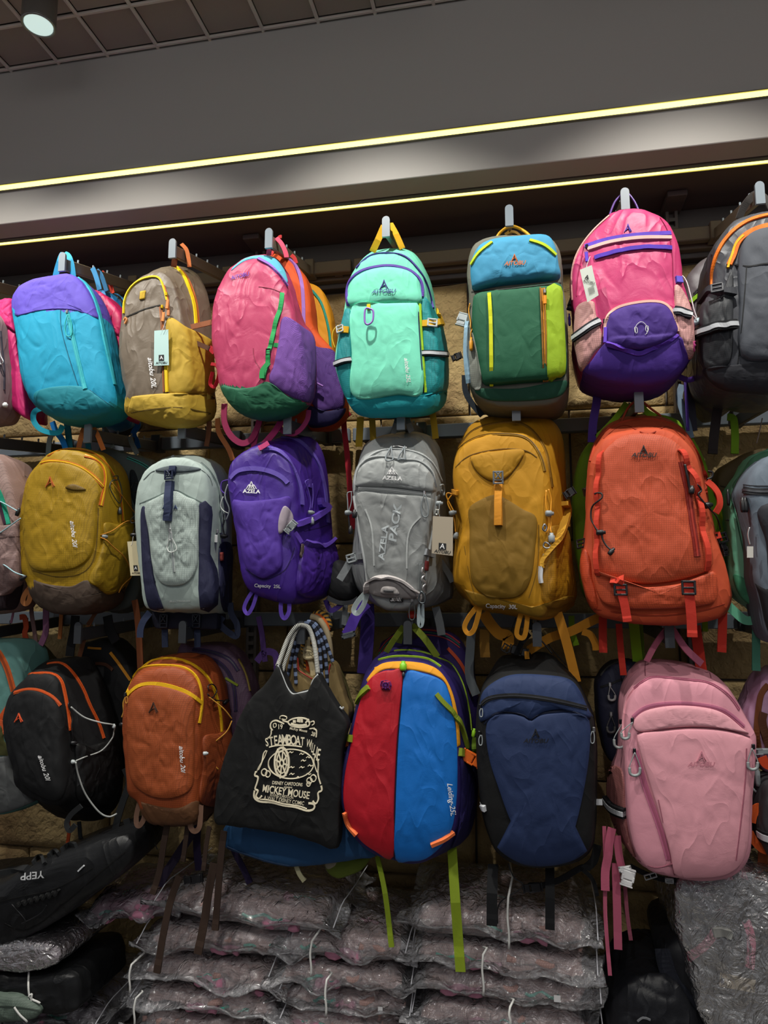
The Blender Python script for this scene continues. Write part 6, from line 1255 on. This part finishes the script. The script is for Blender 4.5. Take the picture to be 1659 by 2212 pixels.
b.cord(K(535,230, 560,290, 600,330, 500,400, 490,490), .0016, BLK, 'cord', y=-.44); b.buckle(K(640,335)[0], .022, .045, BLK, 80, y=-.44, kind='side', name='belt_buckle'); b.ribbon(K(670,330, 760,300, 850,250, 890,250), .014, kw, -.40, hem=False); b.ribbon(K(850,250, 900,300, 920,370), .010, kw, -.40)
b = Bag('backpack', at((1330, 1400), -.24), 'very dark navy backpack with grey loop zip pulls, left of the pale pink one', 'backpack')
f_ = T(420,1200, 480,1040, 580,900, 720,800, 900,760, 1200,800, 1300,1200, 1200,2000, 900,2600, 600,2500, 450,1700)
b.body('body', [(f_, -.34), (rel(f_, -.34, -.24, .97), -.24)], fab('15172c'), .03, 3.2, .005)
b.seam(T(480,1230, 640,1180, 780,1120, 900,1080), '050508', .006)
b.puller(T(660,1180)[0], fab('8c8c8c', 'plastic'), 34, kind='u', dx=4); b.puller(T(680,1720)[0], fab('4c4c4c', 'plastic'), 40, kind='u')
b.strip('grey_binding', T(500,1010, 600,880, 720,800, 850,750), .010, fab('2c2a28'), off=.002)

# pale pink
b = Bag('backpack', hk((1446, 1372)), 'pale pink backpack with embossed emblem and grey zip pulls, bottom row right', 'backpack')
f_ = I(898,800, 902,640, 905,540, 925,440, 985,352, 1060,322, 1200,332, 1330,345, 1430,385, 1500,472, 1560,572, 1592,640, 1582,800, 1566,1000, 1560,1200, 1530,1300, 1450,1368, 1300,1390, 1160,1370, 1040,1340, 980,1290, 935,1180, 908,1000)
k_ = I(868,560, 862,450, 892,330, 970,242, 1100,228, 1250,252, 1350,292, 1420,352, 1480,450, 1540,600, 1560,900, 1530,1200, 1350,1330, 1050,1322, 925,1230, 850,1100, 812,950, 825,800, 858,700)
b.body('body', [(f_, -.50), (k_, -.35)], fab('d08e9c'), .04, 3.8, .003, low=.01)
b.patch('side_pocket', I(812,790, 850,790, 888,812, 902,900, 915,1100, 965,1275, 905,1235, 860,1150, 818,1020, 808,930), fab('a86a68', 'ripstop'), .006, amp=.004, na=60)
b.patch('front_panel', I(972,620, 1100,603, 1250,592, 1420,602, 1556,642, 1574,700, 1560,1000, 1540,1250, 1450,1358, 1300,1383, 1165,1368, 1140,1250, 1060,980, 975,700), fab('d4949f'), .014, pn=4.5, amp=.003, f=8)
b.patch('front_flap', I(975,612, 945,560, 1010,500, 1150,474, 1300,480, 1420,512, 1520,590, 1560,630, 1420,596, 1250,586, 1100,597), fab('d698a2'), .010, amp=.003, pn=3)
b.seam(I(968,622, 1100,598, 1250,588, 1420,597, 1562,640), '7a4654', .003)
b.zipper(I(955,385, 1000,348, 1060,325, 1200,336, 1350,356, 1450,420, 1505,495), .008, 'b46a80', 'a05a70'); b.zipper(I(948,535, 1018,483, 1150,464, 1300,471, 1430,502, 1530,585), .010, 'b86c88', 'a05a74'); b.zipper(I(958,712, 1010,900, 1085,1110, 1135,1285), .014, 'b0607e', '9a5068')
b.strip('piping', I(902,640, 898,560, 915,450, 955,385), .004, fab('d89aa4'), off=.003); b.seam(I(1012,242, 1010,290, 1012,318), '8a5060'); b.seam(I(1335,265, 1350,300, 1358,330), '8a5060'); b.seam(I(1545,700, 1540,850, 1520,1050, 1490,1290), '9a5a6a', .003); b.seam(I(1080,970, 1150,1300, 1165,1368), '9a5a6a'); b.seam(I(975,1290, 1060,1330, 1155,1310), '9a5a6a')
em = plain('print_pink', 'b87684', .35); b.alogo(I(1307,742)[0], 22, em); b.text('AITOBU', I(1304,785)[0], 10, em, 0, .3, .02, 1.13, off=.002)
for q in (I(810,975, 850,1022, 910,1042),):
    o = b.strip('reflective_tape', q, .026, fab('101114'), off=.010); b.strip('reflective_stripe', q, .012, REF, off=.012, parent=o)
gp = fab('8c9292', 'plastic'); b.puller(I(945,552)[0], gp, 40, '303034', kind='u', dx=-16); b.puller(I(890,560)[0], gp, 56, '303034', kind='u', dx=-6); b.puller(I(956,712)[0], gp, 54, '303034', kind='u', dx=0); b.puller(I(1574,690)[0], gp, 50, '303034', kind='u', dx=2)
pw = fab('bc5c76', 'web'); b.handle(I(1018,240, 1060,160, 1110,90, 1145,62), .016, fab('b0647a', 'web')); b.handle(I(1150,62, 1180,110, 1230,180, 1310,255), .018, fab('a85c74', 'web'))
b.ribbon(I(835,1120, 820,1200, 815,1260, 800,1350, 800,1450), .020, pw, -.46, hem=False); b.ribbon(K(950,70, 955,250, 955,450, 975,712), .009, pw, -.44); b.ribbon(K(1005,110, 1015,200, 1030,260), .018, pw, -.45, hem=False); b.ribbon(K(1000,230, 1005,400, 1010,600), .019, pw, -.44); b.ribbon(K(1040,330, 1050,450, 1065,560), .009, fab('8a4658', 'web'), -.42)
b.buckle(K(1052,292)[0], .030, .038, fab('e8e8e8', 'plastic'), 15, y=-.47, kind='side'); b.buckle(K(1040,255)[0], .030, .014, fab('e8e8e8', 'plastic'), -10, y=-.47)
b.ribbon(K(1440,285, 1452,420, 1430,520, 1380,590, 1315,635), .019, pw, (-.42, -.44, -.48)); b.ribbon(K(1480,280, 1520,370, 1560,470, 1585,560, 1578,685), .019, pw, (-.42, -.44, -.48)); b.ribbon(K(1530,215, 1560,310, 1600,430, 1650,560), .015, fab('a8506c', 'web'), -.42)
b.ribbon(K(1060,240, 1130,275, 1210,300, 1260,300), .012, kw, -.42, hem=False); b.buckle(K(1150,285)[0], .012, .03, LGP, 70, y=-.43); b.buckle(K(1232,305)[0], .020, .012, LGP, 0, y=-.43)

# right edge, bottom row
b = Bag('backpack', at((1680, 1470), -.34), 'lilac quilted backpack with brown binding at the right edge, bottom row', 'backpack')
f_ = Q(700,0, 421,62, 330,165, 252,345, 206,480, 240,620, 300,700, 330,900, 500,1000, 900,900, 950,300)
b.body('body', [(f_, -.38), (rel(f_, -.38, -.28, .97), -.28)], fab('b08aa8', 'shiny'), .03, 3, .008, f=14)
b.strip('binding', Q(425,170, 360,250, 330,420, 318,600, 340,760), .014, fab('6c3c1a'), off=.003); b.strip('binding', Q(380,420, 365,500, 400,640, 440,760), .020, fab('54301a'), off=.003)
b.buckle(Q(340,780)[0], .014, .05, fab('8a9296', 'plastic'), 85, y=-.42, kind='side'); b.lock(Q(325,1000)[0], GRP, .006, .05, y=-.42, name='zipper_pull'); b.cord(Q(255,1085, 300,1140, 380,1190, 430,1200), .003, GRP, 'cord', y=-.41)
b = Bag('backpack', at((1690, 1700), -.44), 'grey backpack with orange strap and white reflective stripe, lower right edge', 'backpack')
f_ = Q(600,1050, 440,1080, 390,1180, 360,1350, 345,1480, 360,1600, 400,1700, 450,1760, 700,1800, 900,1500, 850,1150)
b.body('body', [(f_, -.46), (rel(f_, -.46, -.36, .97), -.36)], fab('3a3a3c'), .03, 3, .006, nang=80)
o = b.strip('reflective_tape', Q(345,1535, 400,1570, 470,1590), .028, fab('101114'), off=.004); b.strip('reflective_stripe', Q(345,1535, 400,1570, 470,1590), .015, REF, off=.006, parent=o)
b.ribbon(Q(400,1310, 330,1300, 280,1350, 262,1430), .022, fab('c4501a', 'web'), -.44, hem=False); b.ribbon(Q(250,1520, 300,1610, 360,1670, 410,1690), .018, fab('c4501a', 'web'), -.44, hem=False); b.ribbon(Q(365,830, 400,890, 470,920), .022, fab('c4401a', 'web'), -.44, hem=False); b.ribbon(Q(375,1650, 370,1850, 358,2100, 350,2140), .022, fab('7c3a16', 'web'), -.40)
b = Bag('backpack', at((1640, 1700), -.26), 'dark grey backpack with white stripe behind the pale pink one, right edge', 'backpack')
f_ = Q(200,1080, 300,1060, 420,1100, 480,1300, 470,1560, 350,1640, 200,1660, 150,1400)
b.body('body', [(f_, -.34), (rel(f_, -.34, -.26, .97), -.26)], fab('1c1c1f'), .02, 3, .005, nang=80); b.strip('reflective_stripe', Q(240,1245, 310,1238, 380,1240), .012, REF, off=.004)

# left edge, bottom row
b = Bag('backpack', at((-40, 1400), -.44), 'sea green and grey backpack with orange zip at the left edge, bottom row', 'backpack')
f_ = G(-420,500, -350,280, -200,180, 0,172, 90,178, 155,240, 178,330, 182,500, 150,800, 110,960, 150,1180, 270,1250, 200,1310, 0,1370, -250,1350, -430,1200, -450,800)
b.body('body', [(f_, -.45), (rel(f_, -.45, -.34, .97), -.34)], fab('5c8a84'), .03, 3.6, .005)
b.patch('lower_pocket', G(-400,980, 0,970, 100,958, 128,1080, 150,1180, 262,1252, 195,1302, 0,1362, -250,1345, -410,1200), fab('5a5c5c'), .010, amp=.005, pn=4); b.patch('olive_panel', G(-300,850, 0,760, 30,860, 95,955, 0,965, -300,975), fab('4a4a22'), .003)
b.zipper(G(-40,220, 10,280, 55,380, 95,520), .017, 'b8521e', '8a3a14'); b.strip('orange_trim', G(60,630, 20,690, 0,720), .016, fab('c8501e'), off=.004)
b.ribbon(G(-20,740, 20,745, 45,810), .016, fab('d05a2c', 'web'), -.50)
b = Bag('backpack', at((60, 1400), -.30), 'olive backpack with black trim behind the sea green one', 'backpack')
f_ = G(60,200, 130,170, 200,205, 260,270, 300,340, 310,600, 200,900, 60,800, 40,400)
b.body('body', [(f_, -.31), (rel(f_, -.31, -.24, .97), -.24)], fab('4a4a28'), .02, 3.4, .005); b.strip('binding', G(140,175, 205,215, 262,280, 295,350), .004, fab('1c1c18'), off=.002)

# ------------------------------------------------------------------ plastic wrapped stock on the floor
def film(name='clear_film', milk=.17):
    if name in MC: return MC[name]
    m = bpy.data.materials.new(name); m.use_nodes = True; nt = m.node_tree; N_ = nt.nodes; L_ = nt.links
    for n in list(N_): N_.remove(n)
    out = N_.new('ShaderNodeOutputMaterial'); tr = N_.new('ShaderNodeBsdfTransparent'); tr.inputs[0].default_value = (.96, .96, .97, 1)
    df = N_.new('ShaderNodeBsdfDiffuse'); df.inputs[0].default_value = (.9, .9, .94, 1); gl = N_.new('ShaderNodeBsdfGlossy'); gl.inputs['Roughness'].default_value = .12
    tc = N_.new('ShaderNodeTexCoord').outputs['Object']; n1 = N_.new('ShaderNodeTexNoise'); L_.new(tc, n1.inputs['Vector']); n1.inputs['Scale'].default_value = 26; n1.inputs['Detail'].default_value = 3; n1.inputs['Distortion'].default_value = 2.5
    b = N_.new('ShaderNodeBump'); b.inputs['Strength'].default_value = 1.0; b.inputs['Distance'].default_value = .012; L_.new(n1.outputs['Fac'], b.inputs['Height'])
    L_.new(b.outputs[0], gl.inputs['Normal']); L_.new(b.outputs[0], df.inputs['Normal'])
    fr = N_.new('ShaderNodeFresnel'); fr.inputs[0].default_value = 1.55; L_.new(b.outputs[0], fr.inputs['Normal'])
    m1 = N_.new('ShaderNodeMixShader'); m1.inputs[0].default_value = milk; L_.new(tr.outputs[0], m1.inputs[1]); L_.new(df.outputs[0], m1.inputs[2])
    k = math_node(N_, L_, 'MINIMUM', math_node(N_, L_, 'MULTIPLY', fr.outputs[0], 2.6), .85)
    m2 = N_.new('ShaderNodeMixShader'); L_.new(k, m2.inputs[0]); L_.new(m1.outputs[0], m2.inputs[1]); L_.new(gl.outputs[0], m2.inputs[2])
    L_.new(m2.outputs[0], out.inputs[0]); MC[name] = m; return m
FILM = film()
MAUVE = fab('b08f88', 'ripstop'); MAUVE2 = fab('c08098'); TEAL = fab('3cb09a', 'web')
def packet(cx, cy, z0, w_, d_, t_, rot, seed, label, col=None, group='plastic wrapped backpacks stacked on the floor', tilt=0.0, fl=.055, kind='wrapped_backpack'):
    """a folded backpack in a crinkled clear polybag lying flat; z0 = underside"""
    rs = random.Random(seed); col = col or MAUVE; org = Vector((cx, cy, z0)); root = empty(kind, org, label, 'packaged bag', group)
    Rz = Matrix.Rotation(rot, 3, 'Z') @ Matrix.Rotation(tilt, 3, 'Y'); so = Vector((seed*1.7, seed*.9, seed*2.3))
    def P3(u, v, h): return org + Rz @ Vector((u*w_/2, v*d_/2, h))
    def shell(nx, ny, f, T0, th, base, amp, fr):
        V = []; Fs = []
        for side in (1, -1):
            for j in range(ny+1):
                for i in range(nx+1):
                    u = -1+2*i/nx; v = -1+2*j/ny
                    e = max(0, 1-abs(u/f)**6)*max(0, 1-abs(v/f)**6); q = Vector((u*w_*.5, v*d_*.5, side*.1))*fr+so
                    nz = noise.noise(q); rg = .55-abs(noise.noise(q*2.3))*1.9+(.3-abs(noise.noise(q*5.1)))*.6
                    k = th/2*(e**.45)+.0012
                    lip = (1-min(1, e*2.5))
                    h = base + k*side + (amp*(nz*.7+rg*.8)*(.55+.45*side if e > .01 else .5)) + lip*.045*noise.noise(Vector((u*2.2, v*2.2, seed)))-lip*.006
                    ju = u*(1+lip*.10*noise.noise(Vector((v*2.5, seed, 1)))); jv = v*(1+lip*.12*noise.noise(Vector((u*3.0, seed, 5))))
                    V.append(P3(ju, jv, max(h, .001) if side > 0 else max(.0, min(h, base+k))))
        n1 = (nx+1)*(ny+1)
        for s_ in (0, 1):
            for j in range(ny):
                for i in range(nx):
                    a = s_*n1+j*(nx+1)+i; f4 = (a, a+1, a+nx+2, a+nx+1); Fs.append(f4 if s_ == 0 else f4[::-1])
        for i in range(nx): Fs.append((i, n1+i, n1+i+1, i+1)); b_ = ny*(nx+1); Fs.append((b_+i+1, n1+b_+i+1, n1+b_+i, b_+i))
        for j in range(ny): a = j*(nx+1); c = (j+1)*(nx+1); Fs.append((c, n1+c, n1+a, a)); a += nx; c += nx; Fs.append((a, n1+a, n1+c, c))
        return V, Fs
    V, Fs = shell(64, 50, .87, 1, t_*.96, t_*.52, .011, 20); s_ = mesh_obj('plastic_sleeve', V, Fs, FILM, root, org)
    # folded bag inside
    w0, d0 = w_, d_; w_ *= .80; d_ *= .80
    V, Fs = shell(36, 28, 1.0, 1, t_*.80, t_*.47, .008, 16); b0 = mesh_obj('folded_bag', V, Fs, col, root, org)
    for k in range(3):                       # pockets, straps and cords that show through
        u0 = rs.uniform(-.8, .3); l_ = rs.uniform(.3, .6); pts = [P3(u0+l_*t/8, -1.0-.03*math.sin(t+k), t_*(.30+.42*k/3)+.004*math.sin(t*1.3+seed)) for t in range(9)]
        V, Fs, uv = tube_mesh(pts, (.012, .004, .009)[k], 8); mesh_obj(('folded_strap', 'teal_cord', 'side_pocket')[k], V, Fs, (MAUVE2, TEAL, col)[k], b0, org)
    for k in range(3):
        a = (rs.uniform(-.7, .7), rs.uniform(-.8, 0)); c = rs.uniform(0, 6.3); l_ = rs.uniform(.25, .5)
        pts = [P3(a[0]+l_*t/8*math.cos(c)+.05*math.sin(t), a[1]+l_*t/8*math.sin(c)*.6+.05*math.cos(t*1.2), t_*.87+.002) for t in range(9)]
        V, Fs, uv = tube_mesh(pts, (.0022, .0016, .007)[k], 6); mesh_obj(('cord', 'teal_cord', 'strap')[k], V, Fs, (fab('3a3438'), TEAL, MAUVE2)[k], b0, org)
    w_, d_ = w0, d0
    for sx in ((-.93, .95) if seed % 2 else (.93,)):      # zip seal along the open edge of the polybag
        pts = [P3(sx+.01*math.sin(v*4), -.94+1.7*v, t_*(.5+.42*min(1, v*5))+.004) for v in [i/12 for i in range(13)]]
        V, Fs, uv = tube_mesh(pts, .0016, 5); mesh_obj('zip_seal', V, Fs, plain('zip_seal', 'd4d4da', .4), s_, org)
    if seed % 3 == 0:
        V = [P3(.50, -.97, t_*.5), P3(.56, -.97, t_*.5), P3(.56, -.97, t_*.72), P3(.50, -.97, t_*.72)]; mesh_obj('size_sticker', V, [(0, 1, 2, 3)], plain('sticker', 'd8d8d8', .6), s_, org, False)
    return root
ORD = ['topmost', 'second from the top', 'third from the top', 'fourth from the top', 'fifth from the top', 'sixth from the top', 'seventh from the top', 'eighth from the top', 'ninth from the top', 'tenth from the top', 'eleventh from the top', 'twelfth from the top']
STRING = fab('d8d8d4', 'web')
def tie(x, y0, z0, z1, depth, label):
    V = []; Fs = []; org = Vector((x, y0, z0)); pts = [Vector((x+.0015*math.sin(k*.9), y0-.010-.004*math.sin(PI*k/8), z0+(z1-z0)*k/8)) for k in range(9)]+[Vector((x+.01, y0+depth*.4, z1+.008)), Vector((x, y0+depth, z1+.004))]
    V, Fs, uv = tube_mesh(pts, .0028, 6); o = mesh_obj('string_tie', V, Fs, STRING, None, org); o.location = org
    tag(o, label, 'string', 'white strings tied around the stacked packets')
def stack(pxc, ztop, n, th, w_, name, seed, cy=-.245):
    """n packets, top one first; runs down to the floor"""
    x = at((pxc, 2080), -.5).x; z = ztop; i = 0
    while z > .27+.02:
        t_ = th*(1.25 if i == 0 else random.uniform(.88, 1.1)); z -= t_
        if z < .27: t_ += z-.27; z = .27
        if t_ < .02: break
        packet(x+random.uniform(-.012, .012), cy+random.uniform(-.01, .01), z, w_*random.uniform(.97, 1.04), .41, t_*.985, random.uniform(-.05, .05), seed+i, 'clear plastic packet with a folded mauve backpack, %s in the %s stack' % (ORD[min(i, 11)], name))
        i += 1
def zat(p, Y=-.45): return at(p, Y).z
zl, zm, zr = zat((430, 2085)), zat((690, 2028)), zat((1075, 1975))
stack(430, zl, 8, .062, .46, 'left', 10); stack(720, zm, 8, .062, .40, 'middle', 40); stack(1075, zr, 8, .070, .50, 'right', 70)
xl = at((430, 2080), -.5).x
packet(xl+.02, -.24, zl, .52, .40, .075, .06, 101, 'clear plastic packet with mauve backpack and pink straps, lying over the left stack', tilt=-.03)
packet(at((500, 2000), -.5).x, -.235, zl+.078, .56, .41, .085, -.05, 103, 'large clear plastic packet with mauve backpack, topmost on the left stack', tilt=.02)
packet(at((225, 2000), -.5).x, -.24, zl+.06, .30, .36, .07, .12, 106, 'clear plastic packet with pinkish straps at the upper left corner of the left stack', col=MAUVE2, tilt=-.08)
for px, pa, pb, lb in ((287, 2140, 2080, 'white string on the left stack, upper bundle'), (297, 2210, 2152, 'white string on the left stack, lower bundle'), (675, 2105, 2030, 'white string on the middle stack, upper bundle'), (707, 2190, 2112, 'white string on the middle stack, lower bundle'), (1097, 2045, 1935, 'white string on the right stack, upper bundle'), (1043, 2145, 2058, 'white string on the right stack, middle bundle'), (1101, 2212, 2170, 'white string on the right stack, lowest bundle')):
    p = at((px, pb), -.465); tie(p.x, -.465, zat((px, pa), -.465), p.z, .25 if 'upper' in lb else .02, lb)

# black bag lying on the left, with upside-down lettering
b = Bag('duffel_bag', at((120, 1900), -.46), 'black sling bag lying tilted with YEPP lettering upside down, lower left', 'bag')
f_ = J(-420,420, -300,330, 0,300, 150,225, 300,165, 440,122, 540,100, 585,130, 570,220, 480,310, 380,380, 290,450, 200,505, 100,560, 0,602, -300,640, -440,560)
b.body('body', [(f_, -.50), (rel(f_, -.50, -.30, .95), -.30)], fab('17181a', 'shiny'), .05, 2.6, .007)
b.strip('handle_loop', J(150,235, 165,208, 190,215, 200,235), .008, fab('202224', 'web'), off=.01); b.strip('handle_loop', J(215,205, 235,184, 260,195), .008, fab('202224', 'web'), off=.01); b.strip('handle_loop', J(270,180, 300,155, 330,160), .008, fab('202224', 'web'), off=.01)
b.strip('side_strap', J(0,275, 60,262, 120,258), .020, fab('202224', 'web'), off=.008); b.text('YEPP', J(145,281)[0], 15, plain('print_grey', 'a8aaac', .6), 187, .15, .015, 1.15)
b.strip('reflective_line', J(340,262, 365,238), .004, REF, off=.004)
for k in range(7): b.strip('cord_ladder', J(80+k*26,395-k*8, 92+k*26,410-k*8, 104+k*26,388-k*8), .006, fab('0e0f10', 'web'), off=.010)
b.cord(J(60,400, 120,470, 100,480, 180,440, 210,400), .0016, BLK, off=.008); b.seam(J(20,490, 120,520, 260,420, 420,280, 540,180), '050505', .004); b.seam(J(-100,420, 60,380, 240,340, 400,250), '050505', .003)
b = Bag('wrapped_backpack', at((60, 2070), -.44), 'crumpled clear plastic packet with dull purple bag under the black sling bag', 'packaged bag')
f_ = J(-300,600, 0,560, 130,545, 230,560, 270,620, 240,660, 130,690, 0,680, -300,700)
b.body('folded_bag', [(f_, -.50), (rel(f_, -.50, -.30, .97), -.30)], fab('6a5560'), .03, 3, .006, nang=80); f2 = rel(f_, -.50, -.50, 1.04)
b.body('plastic_sleeve', [(f2, -.515), (rel(f2, -.515, -.28, 1.0), -.28)], FILM, .035, 3, .010, nang=120, f=30)
b = Bag('backpack', at((90, 2130), -.42), 'black folded backpack tied with white string, lower left corner pile', 'bag')
f_ = J(-300,700, 0,690, 150,700, 300,690, 345,720, 352,800, 340,858, 200,862, 0,800, -300,820)
b.body('body', [(f_, -.50), (rel(f_, -.50, -.28, .97), -.28)], fab('141517', 'shiny'), .04, 3, .010, nang=90); b.cord(J(125,700, 128,780, 140,810, 175,828), .0028, STRING, 'string', off=.004); b.cord(J(128,800, 145,790, 140,825, 125,810), .0024, STRING, 'string_knot', off=.006)
b = Bag('backpack', at((40, 2170), -.42), 'grey-green folded backpack at the lower left corner under the black one', 'bag')
f_ = J(-300,800, 0,785, 80,790, 160,830, 178,870, 100,900, -300,900); b.body('body', [(f_, -.54), (rel(f_, -.54, -.30, .97), -.30)], fab('5c6a60', 'ripstop'), .03, 3, .008, nang=80); b.seam(J(-50,850, 60,850, 170,868), '2c3630', .004)
b.cord(J(65,850, 90,880, 120,905), .0026, STRING, 'string', off=.004)
packet(at((60, 2300), -.5).x-.05, -.25, zat((80, 2235)), .42, .40, .06, .03, 130, 'clear plastic packet at the very bottom left corner', col=fab('7a6a74'))
zz = zat((80, 2235)); k = 0
while zz-.27 > .03:
    zz -= .066; packet(at((60, 2300), -.5).x-.04, -.25, max(zz, .27), .42, .40, .064, .02*k, 140+k, 'clear plastic packet below the picture in the far left pile, %s' % ORD[k+1], col=fab('7a6a74')); k += 1

# dark bags in film on the right
b = Bag('wrapped_backpack', at((1400, 2120), -.40), 'black bag slumped on the floor right of the mauve stacks', 'bag')
f_ = K(965,1100, 970,880, 1000,780, 1060,715, 1150,690, 1240,705, 1300,760, 1380,900, 1400,1100, 1380,1300, 980,1300)
b.body('body', [(f_, -.42), (rel(f_, -.42, -.20, .96), -.20)], fab('121318', 'shiny'), .05, 2.8, .012); b.strip('print_line', K(1095,910, 1120,895, 1150,905), .004, fab('6a6c70'), off=.002)
b = Bag('wrapped_backpack', at((1560, 2050), -.40), 'dark backpack in crinkled clear plastic at the lower right corner', 'packaged bag')
f_ = K(1190,600, 1225,545, 1270,520, 1275,400, 1310,300, 1450,260, 1600,300, 1750,400, 1800,800, 1750,1200, 1500,1250, 1400,1000, 1300,860, 1220,720)
b.body('body', [(f_, -.40), (rel(f_, -.40, -.18, .96), -.18)], fab('16171c', 'shiny'), .05, 2.8, .012)
b.strip('shoulder_strap', K(1205,600, 1230,700, 1300,820, 1380,920, 1450,980), .045, fab('1c1f2a', 'mesh'), off=.006)
o, uvp = b.card(K(1452,702, 1605,735, 1600,790, 1448,762), -.465, plain('tag_tan', 'a89468', .5), brand=False); b.part('printed_emblem', [at(p, -.4662) for p in (uvp(.03, .35), uvp(.12, .35), uvp(.12, .75), uvp(.03, .75))], [(0, 3, 2, 1)], plain('print_black', '101012', .6), o, smooth=False)
f2 = K(1275,560, 1260,420, 1285,310, 1450,245, 1620,270, 1780,360, 1850,800, 1800,1250, 1520,1280, 1400,950, 1340,780, 1310,640)
b.body('plastic_sleeve', [(f2, -.475), (rel(f2, -.475, -.16, 1.0), -.16)], FILM, .03, 2.8, .016, nang=150, f=22)
b.strip('price_label', K(1420,530, 1470,525, 1500,545), .02, fab('8c8c88'), off=.003)
